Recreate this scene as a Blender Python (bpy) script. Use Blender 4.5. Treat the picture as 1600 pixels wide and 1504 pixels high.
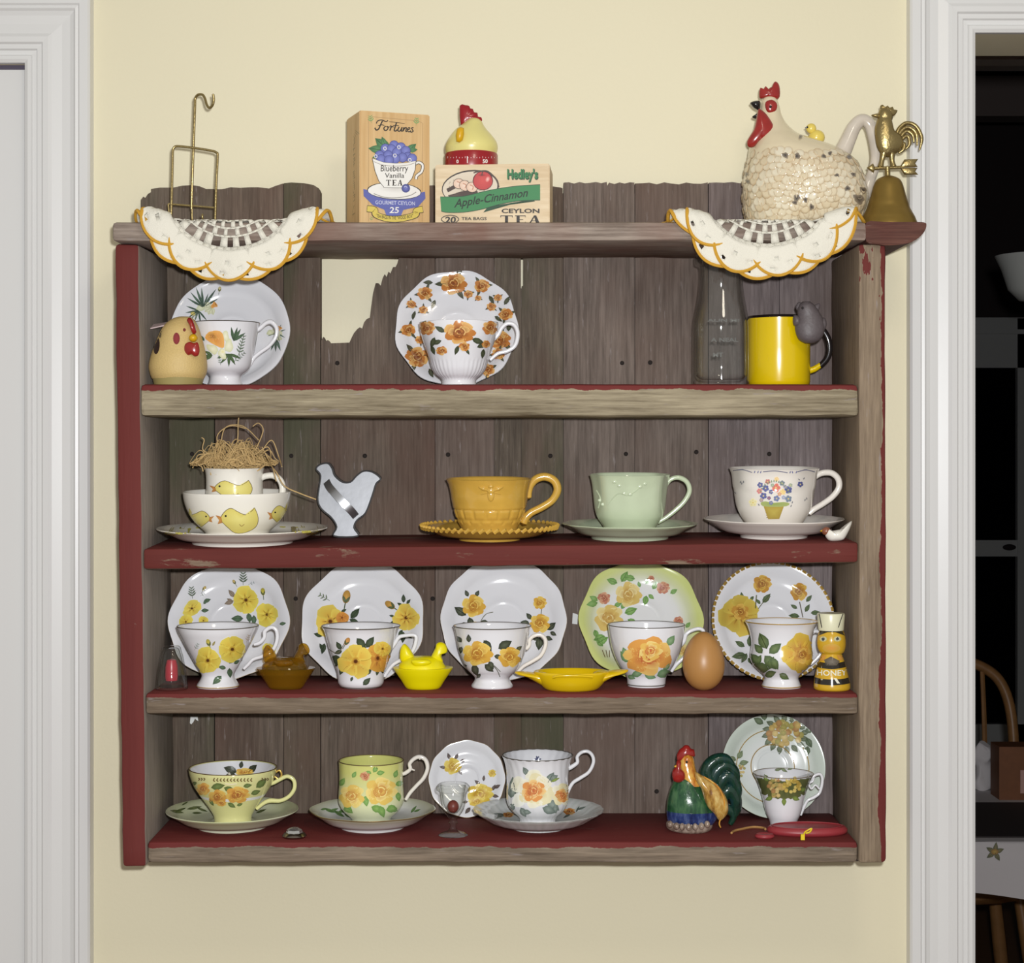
import bpy, bmesh, math, random
from mathutils import Vector, Matrix, noise
from mathutils.bvhtree import BVHTree
from mathutils.kdtree import KDTree

for o in list(bpy.data.objects):
    bpy.data.objects.remove(o)
scene = bpy.context.scene
COL = scene.collection
PI = math.pi

# ------------------------------------------------------------------ camera, world, lights
F = 2800.0          # focal length in pixels of a 1600 px wide frame
DIST = 2.0          # camera to the front plane of the shelf (y = 0)
CZ = 1.5            # eye height
HY = 705.0          # row of the horizon
cam = bpy.data.cameras.new('camera')
cam.sensor_fit = 'HORIZONTAL'
cam.sensor_width = 36.0
cam.lens = F / 1600 * 36
cam.shift_y = -(752 - HY) / 1600
cam.clip_start = 0.02
camo = bpy.data.objects.new('camera', cam)
camo.location = (0, -DIST, CZ)
camo.rotation_euler = (PI / 2, 0, 0)
COL.objects.link(camo)
scene.camera = camo

vs = scene.view_settings
vs.view_transform = 'Standard'
vs.look = 'None'
vs.gamma = 1.0
vs.use_curve_mapping = False
vs.exposure = 0.0

w = bpy.data.worlds.new('world')
scene.world = w
w.use_nodes = True
w.node_tree.nodes['Background'].inputs[0].default_value = (1.0, 0.95, 0.87, 1)
w.node_tree.nodes['Background'].inputs[1].default_value = 0.36


def area(name, loc, target, size, power, col):
    l = bpy.data.lights.new(name, 'AREA')
    l.shape = 'DISK'
    l.size = size
    l.energy = power
    l.color = col
    o = bpy.data.objects.new(name, l)
    o.location = loc
    o.rotation_euler = (Vector(target) - Vector(loc)).to_track_quat('-Z', 'Y').to_euler()
    COL.objects.link(o)
    return o


area('camera_flash', (0.035, -DIST + 0.01, CZ + 0.055), (0.02, 0.0, 1.5), 0.035, 30.0, (0.97, 0.985, 1.0))
area('ceiling_lamp', (0.35, -1.55, 2.40), (0.1, 0.0, 1.6), 0.30, 3.5, (1.0, 0.90, 0.74))


# ------------------------------------------------------------------ helpers
def S(Y):
    return (DIST + Y) / F


def P(px, py, Y):
    """point of the place seen at photo pixel (px, py), at depth Y behind the shelf's front plane"""
    k = S(Y)
    return Vector(((px - 800) * k, Y, CZ - (py - HY) * k))


def lin(v):
    v /= 255.0
    return v / 12.92 if v <= 0.04045 else ((v + 0.055) / 1.055) ** 2.4


def C(r, g, b):
    return (lin(r), lin(g), lin(b), 1.0)


def cr(pts, sub=6, closed=False):
    """Catmull-Rom through points (tuples of any length)"""
    n = len(pts)
    out = []
    rng = n if closed else n - 1
    for i in range(rng):
        if closed:
            p0, p1, p2, p3 = pts[(i - 1) % n], pts[i], pts[(i + 1) % n], pts[(i + 2) % n]
        else:
            p0, p1, p2, p3 = pts[max(i - 1, 0)], pts[i], pts[i + 1], pts[min(i + 2, n - 1)]
        for k in range(sub):
            t = k / sub
            out.append(tuple(0.5 * (2 * b + (c - a) * t + (2 * a - 5 * b + 4 * c - d) * t * t + (3 * b - a - 3 * c + d) * t ** 3)
                             for a, b, c, d in zip(p0, p1, p2, p3)))
    if not closed:
        out.append(tuple(pts[-1]))
    return out


def empty(name, loc, label, cat, group=None):
    o = bpy.data.objects.new(name, None)
    o.location = loc
    o.empty_display_size = 0.02
    COL.objects.link(o)
    tag(o, label, cat, group)
    return o


def tag(o, label=None, cat=None, group=None, kind=None):
    if label: o['label'] = label
    if cat: o['category'] = cat
    if group: o['group'] = group
    if kind: o['kind'] = kind
    return o


def root_of(p):
    loc = Vector((0, 0, 0))
    while p:
        loc = loc + p.location
        p = p.parent
    return loc


class MB:
    def __init__(self):
        self.v = []; self.f = []; self.c = []

    def add(self, verts, faces, cols=None):
        b = len(self.v)
        self.v += [Vector(p) for p in verts]
        self.f += [tuple(i + b for i in f) for f in faces]
        self.c += cols if cols else [(1, 1, 1, 1)] * len(verts)
        return self

    def build(self, name, mat, parent=None, smooth=True, colors=False, loc=None, label=None):
        base = root_of(parent) if parent else (Vector(loc) if loc is not None else Vector((0, 0, 0)))
        me = bpy.data.meshes.new(name)
        me.from_pydata([tuple(p - base) for p in self.v], [], self.f)
        bm = bmesh.new(); bm.from_mesh(me)
        if not colors:
            bmesh.ops.recalc_face_normals(bm, faces=bm.faces)
        bm.to_mesh(me); bm.free()
        if smooth:
            me.shade_smooth()
            if smooth != 'all':
                try: me.set_sharp_from_angle(angle=math.radians(50))
                except Exception: pass
        if colors:
            a = me.color_attributes.new('Col', 'FLOAT_COLOR', 'POINT')
            for i, c in enumerate(self.c): a.data[i].color = c
        me.materials.append(mat)
        o = bpy.data.objects.new(name, me)
        COL.objects.link(o)
        if parent: o.parent = parent
        elif loc is not None: o.location = loc
        if label: o['label'] = label
        return o

    def bvh(self):
        return BVHTree.FromPolygons([tuple(p) for p in self.v], self.f)

    # ---- shapes
    def box(self, a, b, M=None):
        x0, y0, z0 = a; x1, y1, z1 = b
        v = [Vector(p) for p in ((x0, y0, z0), (x1, y0, z0), (x1, y1, z0), (x0, y1, z0), (x0, y0, z1), (x1, y0, z1), (x1, y1, z1), (x0, y1, z1))]
        if M: v = [M @ p for p in v]
        return self.add(v, [(0, 3, 2, 1), (4, 5, 6, 7), (0, 1, 5, 4), (1, 2, 6, 5), (2, 3, 7, 6), (3, 0, 4, 7)])

    def lathe(self, prof, loc=(0, 0, 0), n=56, rmod=None, M=None):
        rings = []
        loc = Vector(loc)
        b = len(self.v)
        vs_, idx = [], []
        for r, z in prof:
            if r < 1e-6:
                p = Vector((0, 0, z)); p = (M @ p) if M else p
                idx.append([len(vs_)]); vs_.append(p + loc)
            else:
                row = []
                for k in range(n):
                    t = 2 * PI * k / n
                    rr = r * (rmod(t, r, z) if rmod else 1)
                    p = Vector((rr * math.cos(t), rr * math.sin(t), z)); p = (M @ p) if M else p
                    row.append(len(vs_)); vs_.append(p + loc)
                idx.append(row)
        fs = []
        for a, c in zip(idx[:-1], idx[1:]):
            if len(a) == 1 and len(c) == 1: continue
            for k in range(n):
                k2 = (k + 1) % n
                if len(a) == 1: fs.append((a[0], c[k2], c[k]))
                elif len(c) == 1: fs.append((a[k], a[k2], c[0]))
                else: fs.append((a[k], a[k2], c[k2], c[k]))
        self.add(vs_, fs)
        return self

    def tube(self, pts, rad, n=10, sub=6, closed=False, smooth=True, flat=1.0):
        """sweep a circle along 3-D points; rad: number or list"""
        if not isinstance(rad, (list, tuple)): rad = [rad] * len(pts)
        q = [tuple(p) + (r,) for p, r in zip(pts, rad)]
        if smooth: q = cr(q, sub, closed)
        m = len(q)
        Ps = [Vector(a[:3]) for a in q]; R = [a[3] for a in q]
        vs_, fs = [], []
        up = None
        for i in range(m):
            if closed: t = Ps[(i + 1) % m] - Ps[i - 1]
            else: t = Ps[min(i + 1, m - 1)] - Ps[max(i - 1, 0)]
            if t.length < 1e-9: t = Vector((0, 0, 1))
            t.normalize()
            if up is None:
                up = Vector((0, 1, 0)) if abs(t.y) < 0.9 else Vector((1, 0, 0))
            a = up - t * up.dot(t)
            if a.length < 1e-6: a = t.orthogonal()
            a.normalize(); b = t.cross(a); up = a
            for k in range(n):
                g = 2 * PI * k / n
                vs_.append(Ps[i] + a * (R[i] * flat * math.cos(g)) + b * (R[i] * math.sin(g)))
        for i in range(m if closed else m - 1):
            j = (i + 1) % m
            for k in range(n):
                k2 = (k + 1) % n
                fs.append((i * n + k, i * n + k2, j * n + k2, j * n + k))
        if not closed:
            for e, s in ((0, -1), (m - 1, 1)):
                c = len(vs_); 
                t = Ps[0] - Ps[1] if e == 0 else Ps[-1] - Ps[-2]
                t = t.normalized() if t.length > 1e-9 else Vector((0, 0, 1))
                vs_.append(Ps[e] + t * R[e] * 0.6)
                for k in range(n):
                    k2 = (k + 1) % n
                    fs.append((e * n + k2, e * n + k, c) if e == 0 else (e * n + k, e * n + k2, c))
        return self.add(vs_, fs)

    def ptube(self, px, Y, radpx, n=10, sub=6, closed=False, flat=1.0):
        """tube through photo pixels, all at depth Y (or per-point depth as third item)"""
        pts = [P(p[0], p[1], p[2] if len(p) > 2 else Y) for p in px]
        k = S(Y)
        rad = [r * k for r in radpx] if isinstance(radpx, (list, tuple)) else radpx * k
        return self.tube(pts, rad, n, sub, closed, flat=flat)

    def puff(self, outline, Y, thick, sub=5, center=None, round_=True, levels=5, flatback=False):
        """cushion-shaped solid from an outline in photo pixels (star-shaped about its centre)"""
        o = cr(outline, sub, True) if sub > 1 else list(outline)
        n = len(o)
        if center is None:
            center = (sum(p[0] for p in o) / n, sum(p[1] for p in o) / n)
        vs_, fs = [], []
        prof = []
        for i in range(levels + 1):
            a = i / levels * PI / 2
            prof.append((math.cos(a), math.sin(a)) if round_ else (1 - i / levels * 0.999, 1.0 if i else 0.7))
        sides = [(-1, prof[:-1])]
        rows = []
        for sgn in (-1, 1):
            for (sc, h) in prof[:-1]:
                if sgn == 1 and h == 0: continue
                row = []
                for p in o:
                    hh = h * thick * 0.5 * (0.05 if (flatback and sgn == 1) else 1)
                    q = P(center[0] + (p[0] - center[0]) * sc, center[1] + (p[1] - center[1]) * sc, Y)
                    q.y += sgn * hh
                    row.append(len(vs_)); vs_.append(q)
                rows.append((sgn, row))
        fr = [r for s, r in rows if s == -1]
        bk = [r for s, r in rows if s == 1]
        cf = len(vs_); q = P(center[0], center[1], Y); q.y -= thick / 2; vs_.append(q)
        cb = len(vs_); q = P(center[0], center[1], Y); q.y += thick / 2 * (0.05 if flatback else 1); vs_.append(q)
        def strip(a, b):
            for k in range(n):
                k2 = (k + 1) % n
                fs.append((a[k], a[k2], b[k2], b[k]))
        for a, b in zip(fr[:-1], fr[1:]): strip(a, b)
        for k in range(n): fs.append((fr[-1][k], fr[-1][(k + 1) % n], cf))
        seq = [fr[0]] + bk
        for a, b in zip(seq[:-1], seq[1:]): strip(b, a)
        for k in range(n): fs.append((seq[-1][(k + 1) % n], seq[-1][k], cb))
        return self.add(vs_, fs)

    def loft(self, rings, Y, n=40, sub=4, cap=True):
        """stack of ellipses: (photo row, left px, right px, half depth px[, depth shift px])"""
        rr = [tuple(r) if len(r) == 5 else tuple(r) + (0.0,) for r in rings]
        rr = cr(rr, sub) if sub > 1 else rr
        k = S(Y)
        vs_, fs = [], []
        for (y, xl, xr, hd, sh) in rr:
            c = P((xl + xr) / 2, y, Y)
            hx = max(0.2, (xr - xl) / 2) * k; hd = max(0.2, hd) * k
            for j in range(n):
                t = 2 * PI * j / n
                vs_.append(Vector((c.x + hx * math.cos(t), Y + sh * k + hd * math.sin(t), c.z)))
        m = len(rr)
        for i in range(m - 1):
            for j in range(n):
                j2 = (j + 1) % n
                fs.append((i * n + j, i * n + j2, (i + 1) * n + j2, (i + 1) * n + j))
        if cap:
            fs.append(tuple(range(n))); fs.append(tuple((m - 1) * n + j for j in reversed(range(n))))
        return self.add(vs_, fs)

    def ball(self, c, r, n=16, m=10):
        """ellipsoid at world point c; r number or 3-tuple"""
        if not isinstance(r, (tuple, list)): r = (r, r, r)
        c = Vector(c)
        vs_ = [c + Vector((0, 0, r[2]))]
        for i in range(1, m):
            a = PI * i / m
            for j in range(n):
                b = 2 * PI * j / n
                vs_.append(c + Vector((r[0] * math.sin(a) * math.cos(b), r[1] * math.sin(a) * math.sin(b), r[2] * math.cos(a))))
        vs_.append(c - Vector((0, 0, r[2])))
        fs = [(0, 1 + j, 1 + (j + 1) % n) for j in range(n)]
        for i in range(m - 2):
            for j in range(n):
                a = 1 + i * n; b = a + n; j2 = (j + 1) % n
                fs.append((a + j, b + j, b + j2, a + j2))
        e = len(vs_) - 1; a = 1 + (m - 2) * n
        fs += [(a + j, e, a + (j + 1) % n) for j in range(n)]
        return self.add(vs_, fs)

    def prism(self, poly, y0, y1):
        """outline of world (x, z) points extruded from depth y0 to y1"""
        n = len(poly)
        v = [Vector((p[0], y0, p[1])) for p in poly] + [Vector((p[0], y1, p[1])) for p in poly]
        f = [tuple(range(n)), tuple(reversed(range(n, 2 * n)))]
        f += [(i, (i + 1) % n, n + (i + 1) % n, n + i) for i in range(n)]
        return self.add(v, f)


# ------------------------------------------------------------------ materials
def newmat(name):
    m = bpy.data.materials.new(name)
    m.use_nodes = True
    nt = m.node_tree
    return m, nt, nt.nodes['Principled BSDF']


def mat(name, col, rough=0.4, metal=0.0, coat=0.0, trans=0.0, ior=1.5, bump=0.0, bscale=300.0, var=0.0, spec=0.5, sub=0.0):
    m, nt, b = newmat(name)
    b.inputs['Base Color'].default_value = col
    b.inputs['Roughness'].default_value = rough
    b.inputs['Metallic'].default_value = metal
    b.inputs['Coat Weight'].default_value = coat
    b.inputs['Coat Roughness'].default_value = 0.04
    b.inputs['Transmission Weight'].default_value = trans
    b.inputs['IOR'].default_value = ior
    b.inputs['Specular IOR Level'].default_value = spec
    if bump or var:
        tc = nt.nodes.new('ShaderNodeTexCoord')
        n = nt.nodes.new('ShaderNodeTexNoise')
        n.inputs['Scale'].default_value = bscale
        n.inputs['Detail'].default_value = 4
        nt.links.new(tc.outputs['Object'], n.inputs['Vector'])
        if bump:
            bp = nt.nodes.new('ShaderNodeBump')
            bp.inputs['Strength'].default_value = bump
            bp.inputs['Distance'].default_value = 0.001
            nt.links.new(n.outputs['Fac'], bp.inputs['Height'])
            nt.links.new(bp.outputs['Normal'], b.inputs['Normal'])
        if var:
            mx = nt.nodes.new('ShaderNodeMix'); mx.data_type = 'RGBA'
            mx.inputs['A'].default_value = tuple(c * (1 - var) for c in col[:3]) + (1,)
            mx.inputs['B'].default_value = tuple(min(1, c * (1 + var)) for c in col[:3]) + (1,)
            nt.links.new(n.outputs['Fac'], mx.inputs['Factor'])
            nt.links.new(mx.outputs['Result'], b.inputs['Base Color'])
    return m


def printmat(name, rough, coat=0.0):
    m, nt, b = newmat(name)
    a = nt.nodes.new('ShaderNodeAttribute'); a.attribute_name = 'Col'
    hs = nt.nodes.new('ShaderNodeHueSaturation'); hs.inputs['Saturation'].default_value = 0.93
    nt.links.new(a.outputs['Color'], hs.inputs['Color'])
    nt.links.new(hs.outputs['Color'], b.inputs['Base Color'])
    b.inputs['Roughness'].default_value = rough
    b.inputs['Coat Weight'].default_value = coat
    b.inputs['Coat Roughness'].default_value = 0.04
    return m


def math_node(nt, op, a, b=None, c=None, clamp=False):
    n = nt.nodes.new('ShaderNodeMath'); n.operation = op; n.use_clamp = clamp
    for i, v in enumerate((a, b, c)):
        if v is None: continue
        if isinstance(v, (int, float)): n.inputs[i].default_value = v
        else: nt.links.new(v, n.inputs[i])
    return n.outputs[0]


def mixc(nt, fac, a, b):
    n = nt.nodes.new('ShaderNodeMix'); n.data_type = 'RGBA'
    for key, v in (('Factor', fac), ('A', a), ('B', b)):
        if isinstance(v, (int, float)): n.inputs[key].default_value = v
        elif isinstance(v, tuple): n.inputs[key].default_value = v
        else: nt.links.new(v, n.inputs[key])
    return n.outputs['Result']


def noise_node(nt, vec, scale, detail=5, rough=0.55, stretch=(1, 1, 1), off=(0, 0, 0)):
    mp = nt.nodes.new('ShaderNodeMapping')
    mp.inputs['Scale'].default_value = stretch
    mp.inputs['Location'].default_value = off
    nt.links.new(vec, mp.inputs['Vector'])
    n = nt.nodes.new('ShaderNodeTexNoise')
    n.inputs['Scale'].default_value = scale
    n.inputs['Detail'].default_value = detail
    n.inputs['Roughness'].default_value = rough
    nt.links.new(mp.outputs['Vector'], n.inputs['Vector'])
    return n.outputs['Fac']


def step(nt, v, lo, hi):
    n = nt.nodes.new('ShaderNodeMapRange')
    nt.links.new(v, n.inputs['Value'])
    n.inputs['From Min'].default_value = lo
    n.inputs['From Max'].default_value = hi
    return n.outputs['Result']


def wood(name, dark, light, axis='Z', tint=None, moss=None, paint=None, red=None, seed=0.0, rough=0.75, bump=0.5):
    """weathered board; paint(nt, xyz sockets, noise) returns the mask of the old red paint"""
    m, nt, b = newmat(name)
    tc = nt.nodes.new('ShaderNodeTexCoord')
    v = tc.outputs['Object']
    oi = nt.nodes.new('ShaderNodeObjectInfo')
    vm = nt.nodes.new('ShaderNodeVectorMath'); vm.operation = 'MULTIPLY_ADD'
    nt.links.new(oi.outputs['Random'], vm.inputs[0]); vm.inputs[1].default_value = (7.0, 3.0, 5.0)
    nt.links.new(v, vm.inputs[2])
    vv = vm.outputs[0]
    st = {'Z': (1, 1, 0.05), 'X': (0.05, 1, 1)}[axis]
    grain = noise_node(nt, vv, 320, 6, 0.65, st, (seed, seed, seed))
    broad = noise_node(nt, vv, 30, 4, 0.6, {'Z': (1, 1, 0.2), 'X': (0.2, 1, 1)}[axis], (seed, 1, seed))
    g2 = math_node(nt, 'ADD', math_node(nt, 'MULTIPLY', grain, 0.6), math_node(nt, 'MULTIPLY', broad, 0.4))
    col = mixc(nt, step(nt, g2, 0.34, 0.66), dark, light)
    if tint:
        col = mixc(nt, math_node(nt, 'MULTIPLY', step(nt, noise_node(nt, vv, 9, 3, 0.6, (1, 1, 0.5), (3, seed, 2)), 0.42, 0.7), 0.75), col, tint)
    if moss:
        col = mixc(nt, math_node(nt, 'MULTIPLY', step(nt, noise_node(nt, vv, 12, 4, 0.6, (1, 1, 0.35), (9, seed, 4)), 0.5, 0.66), 0.7), col, moss)
    fleck = step(nt, noise_node(nt, vv, 210, 3, 0.7, {'Z': (1, 1, 0.12), 'X': (0.12, 1, 1)}[axis], (5, 2, seed)), 0.63, 0.72)
    col = mixc(nt, math_node(nt, 'MULTIPLY', fleck, 0.6), col, C(150, 140, 138))
    if paint:
        sep = nt.nodes.new('ShaderNodeSeparateXYZ'); nt.links.new(v, sep.inputs[0])
        geo = nt.nodes.new('ShaderNodeNewGeometry')
        sn = nt.nodes.new('ShaderNodeSeparateXYZ'); nt.links.new(geo.outputs['True Normal'], sn.inputs[0])
        mask = paint(nt, sep.outputs, sn.outputs, v)
        redc = mixc(nt, noise_node(nt, v, 60, 4, 0.6, st), red or C(98, 35, 33), C(114, 50, 44))
        col = mixc(nt, mask, col, redc)
    nt.links.new(col, b.inputs['Base Color'])
    b.inputs['Roughness'].default_value = rough
    b.inputs['Specular IOR Level'].default_value = 0.3
    bp = nt.nodes.new('ShaderNodeBump')
    bp.inputs['Strength'].default_value = bump
    bp.inputs['Distance'].default_value = 0.0012
    nt.links.new(grain, bp.inputs['Height'])
    nt.links.new(bp.outputs['Normal'], b.inputs['Normal'])
    return m


M = {}
M['porc'] = mat('white_porcelain', C(232, 232, 236), 0.12, coat=0.6)
M['porc_warm'] = mat('warm_porcelain', C(236, 230, 222), 0.14, coat=0.5)
M['porc_yel'] = mat('pale_yellow_porcelain', C(226, 224, 160), 0.14, coat=0.5)
M['gold'] = mat('gilt', C(216, 178, 92), 0.25, metal=0.55)
M['print'] = printmat('porcelain_print', 0.14, 0.5)
M['flat'] = printmat('flat_print', 0.55)
M['brass'] = mat('brass', C(160, 142, 96), 0.30, metal=0.85, bump=0.35, bscale=420)
M['brass_dull'] = mat('dull_brass', C(140, 114, 54), 0.42, metal=0.65, bump=0.15, bscale=90, var=0.15)
def thin_glass(name, tint, body=None, amount=0.0, edge=None):
    """thin-walled glass: light passes straight through, the surface mirrors more at grazing angles"""
    m, nt, b = newmat(name)
    nt.nodes.remove(b)
    out = nt.nodes['Material Output']
    tr = nt.nodes.new('ShaderNodeBsdfTransparent')
    lw = nt.nodes.new('ShaderNodeLayerWeight'); lw.inputs['Blend'].default_value = 0.5
    if edge: nt.links.new(mixc(nt, math_node(nt, 'POWER', lw.outputs['Facing'], 3.0), tint, edge), tr.inputs['Color'])
    else: tr.inputs['Color'].default_value = tint
    base = tr.outputs[0]
    if amount:
        df = nt.nodes.new('ShaderNodeBsdfDiffuse'); df.inputs['Color'].default_value = body
        mx = nt.nodes.new('ShaderNodeMixShader'); mx.inputs[0].default_value = amount
        nt.links.new(base, mx.inputs[1]); nt.links.new(df.outputs[0], mx.inputs[2]); base = mx.outputs[0]
    gl = nt.nodes.new('ShaderNodeBsdfGlossy'); gl.inputs['Roughness'].default_value = 0.04
    fac = math_node(nt, 'MULTIPLY_ADD', math_node(nt, 'POWER', lw.outputs['Facing'], 4.0), 0.75, 0.035)
    mx = nt.nodes.new('ShaderNodeMixShader')
    nt.links.new(fac, mx.inputs[0]); nt.links.new(base, mx.inputs[1]); nt.links.new(gl.outputs[0], mx.inputs[2])
    nt.links.new(mx.outputs[0], out.inputs['Surface'])
    return m


M['glass'] = thin_glass('clear_glass', (0.985, 0.99, 0.98, 1), C(200, 204, 200), 0.004, (0.50, 0.51, 0.49, 1))
M['letter_glass'] = thin_glass('embossed_glass_glints', (0.95, 0.96, 0.95, 1), C(220, 224, 220), 0.16)  # whitish diffuse mixed in to stand for glints on the raised letters
M['red_glaze'] = mat('red_glaze', C(150, 38, 34), 0.22, coat=0.4, var=0.25, bscale=120)
M['black_glaze'] = mat('black_glaze', C(26, 22, 24), 0.2, coat=0.4)
M['yellow_glaze'] = mat('yellow_glaze', C(222, 186, 14), 0.18, coat=0.5)
M['white_paint'] = mat('white_gloss_paint', C(222, 222, 221), 0.35, bump=0.04, bscale=60)


# ------------------------------------------------------------------ flat print that follows a surface
CAMLOC = Vector((0, -DIST, CZ))


class Decal:
    """coloured shapes laid on a surface (raised a fraction of a millimetre); coordinates in a crop of the photo"""
    def __init__(self, bvh, crop=(0, 0, 1.0), lift=0.00028):
        self.b = bvh; self.k = crop; self.mb = MB(); self.layer = 0; self.lift = lift
        self.seen = None

    def hit(self, x, y):
        px = self.k[0] + x * self.k[2]; py = self.k[1] + y * self.k[2]
        d = (P(px, py, 0) - CAMLOC).normalized()
        h = self.b.ray_cast(CAMLOC, d)
        if h[0] is None or (self.seen is not None and abs(h[3] - self.seen) > 0.09):
            dist = self.seen if self.seen else 2.05
            h = self.b.find_nearest(CAMLOC + d * dist)
            if h[0] is None: return CAMLOC + d * dist
            q, nrm = h[0], h[1]
        else:
            q, nrm = h[0], h[1]
            self.seen = h[3] if self.seen is None else 0.7 * self.seen + 0.3 * h[3]
        if nrm.dot(d) > 0: nrm = -nrm
        return q + nrm * (self.lift + self.layer * 0.000006)

    def fan(self, pts, c_in, c_out, center=None, rings=(0.5, 1.0)):
        if center is None: center = (sum(p[0] for p in pts) / len(pts), sum(p[1] for p in pts) / len(pts))
        mm = self.k[2] * 0.00074
        fine = []
        for i, p in enumerate(pts):
            q = pts[(i + 1) % len(pts)]
            m = max(1, int(math.hypot(q[0] - p[0], q[1] - p[1]) * mm / 0.0026 + .5))
            fine += [(p[0] + (q[0] - p[0]) * j / m, p[1] + (q[1] - p[1]) * j / m) for j in range(m)]
        pts = fine
        n = len(pts)
        size = max(math.hypot(p[0] - center[0], p[1] - center[1]) for p in pts) * mm
        nr = max(2, min(8, int(size / 0.0026 + .7)))
        if rings != (1.0,): rings = tuple((i + 1) / nr for i in range(nr))
        v = [self.hit(*center)]; c = [c_in]; f = []
        for i, s in enumerate(rings):
            for p in pts:
                v.append(self.hit(center[0] + (p[0] - center[0]) * s, center[1] + (p[1] - center[1]) * s))
                c.append(tuple(a + (b - a) * s for a, b in zip(c_in, c_out)))
        for k in range(n): f.append((0, 1 + k, 1 + (k + 1) % n))
        for i in range(len(rings) - 1):
            a = 1 + i * n; b = a + n
            for k in range(n): f.append((a + k, b + k, b + (k + 1) % n, a + (k + 1) % n))
        self.mb.add(v, f, c); self.layer += 1

    def ell(self, x, y, rx, ry=None, c_in=(1, 1, 1, 1), c_out=None, rot=0, n=14, wob=0, seed=0):
        ry = ry or rx; c_out = c_out or c_in
        pts = []
        for k in range(n):
            a = 2 * PI * k / n
            r = 1 + wob * math.sin(3 * a + seed) + wob * 0.6 * math.sin(5 * a + 2 * seed)
            u, v = rx * math.cos(a) * r, ry * math.sin(a) * r
            pts.append((x + u * math.cos(rot) - v * math.sin(rot), y + u * math.sin(rot) + v * math.cos(rot)))
        self.fan(pts, c_in, c_out, (x, y))

    def poly(self, pts, c_in, c_out=None, sub=1, center=None, rings=(0.5, 1.0)):
        p = cr(pts, sub, True) if sub > 1 else pts
        self.fan(p, c_in, c_out or c_in, center, rings)

    def stroke(self, pts, wdt, col, sub=5, closed=False, col2=None):
        q = cr(pts, sub, closed) if sub > 1 else pts
        if closed: q = q + [q[0]]
        m = len(q); v = []; c = []; f = []
        for i in range(m):
            a = q[max(i - 1, 0)]; b = q[min(i + 1, m - 1)]
            dx, dy = b[0] - a[0], b[1] - a[1]; L = math.hypot(dx, dy) or 1
            wi = wdt[min(int(i / max(m - 1, 1) * (len(wdt) - 1) + 0.5), len(wdt) - 1)] if isinstance(wdt, (list, tuple)) else wdt
            nx, ny = -dy / L * wi / 2, dx / L * wi / 2
            v += [self.hit(q[i][0] + nx, q[i][1] + ny), self.hit(q[i][0] - nx, q[i][1] - ny)]
            cc = col if not col2 else tuple(s + (e - s) * i / (m - 1) for s, e in zip(col, col2))
            c += [cc, cc]
        for i in range(m - 1): f.append((2 * i, 2 * i + 1, 2 * i + 3, 2 * i + 2))
        self.mb.add(v, f, c); self.layer += 1

    def leaf(self, x, y, L, deg, wd=0.45, col=C(62, 74, 54), col2=None):
        """leaf from base (x, y), pointing at angle deg (0 = right, 90 = up)"""
        a = math.radians(deg); ux, uy = math.cos(a), -math.sin(a); nx, ny = -uy, ux
        col2 = col2 or tuple(min(1, c * 1.8 + 0.01) for c in col[:3]) + (1,)
        pts = []
        for t, w_ in ((0, 0), (.2, .75), (.45, 1), (.7, .7), (1, 0)):
            pts.append((x + ux * L * t + nx * L * wd * .5 * w_, y + uy * L * t + ny * L * wd * .5 * w_))
        for t, w_ in ((.7, .7), (.45, 1), (.2, .75)):
            pts.append((x + ux * L * t - nx * L * wd * .5 * w_, y + uy * L * t - ny * L * wd * .5 * w_))
        self.fan(pts, col2, col)
        self.stroke([(x, y), (x + ux * L * .9, y + uy * L * .9)], L * .04, tuple(c * .6 for c in col[:3]) + (1,), 1)

    def rose(self, x, y, r, pal, seed=1, squash=1.0, rot=0.0):
        rnd = random.Random(seed)
        dark, mid, light = pal
        def T(u, v):
            v *= squash
            return (x + u * math.cos(rot) - v * math.sin(rot), y + u * math.sin(rot) + v * math.cos(rot))
        def petal(a, d, pr, ci, co):
            cx, cy = d * math.cos(a), d * math.sin(a)
            pts = []
            for k in range(12):
                t = 2 * PI * k / 12
                rr = pr * (1 + 0.10 * math.sin(3 * t + seed) + rnd.uniform(-.06, .06))
                pts.append(T(cx + rr * math.cos(t), cy + rr * 0.85 * math.sin(t)))
            self.fan(pts, ci, co, T(cx * .7, cy * .7))
        n = 7
        for k in range(n):
            a = 2 * PI * k / n + rnd.uniform(-.2, .2) + seed
            petal(a, r * .58, r * .46, mid, light if k % 2 else mid)
        for k in range(5):
            a = 2 * PI * k / 5 + rnd.uniform(-.2, .2) + seed * 2
            petal(a, r * .36, r * .38, dark, light if k % 2 else mid)
        for k in range(4):
            a = 2 * PI * k / 4 + seed
            petal(a, r * .17, r * .27, mid, dark)
        for k in range(3):
            a0 = seed + k * 2.1
            rr = r * (.14 + .12 * k)
            self.stroke([T(rr * math.cos(a0 + t), rr * math.sin(a0 + t)) for t in (0, .6, 1.2, 1.8)], r * .07, light)
            self.stroke([T(rr * 1.2 * math.cos(a0 + 2.2 + t), rr * 1.2 * math.sin(a0 + 2.2 + t)) for t in (0, .6, 1.2)], r * .06, dark)
        self.ell(*T(0, 0), r * .12, r * .12, dark, dark)

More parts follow.
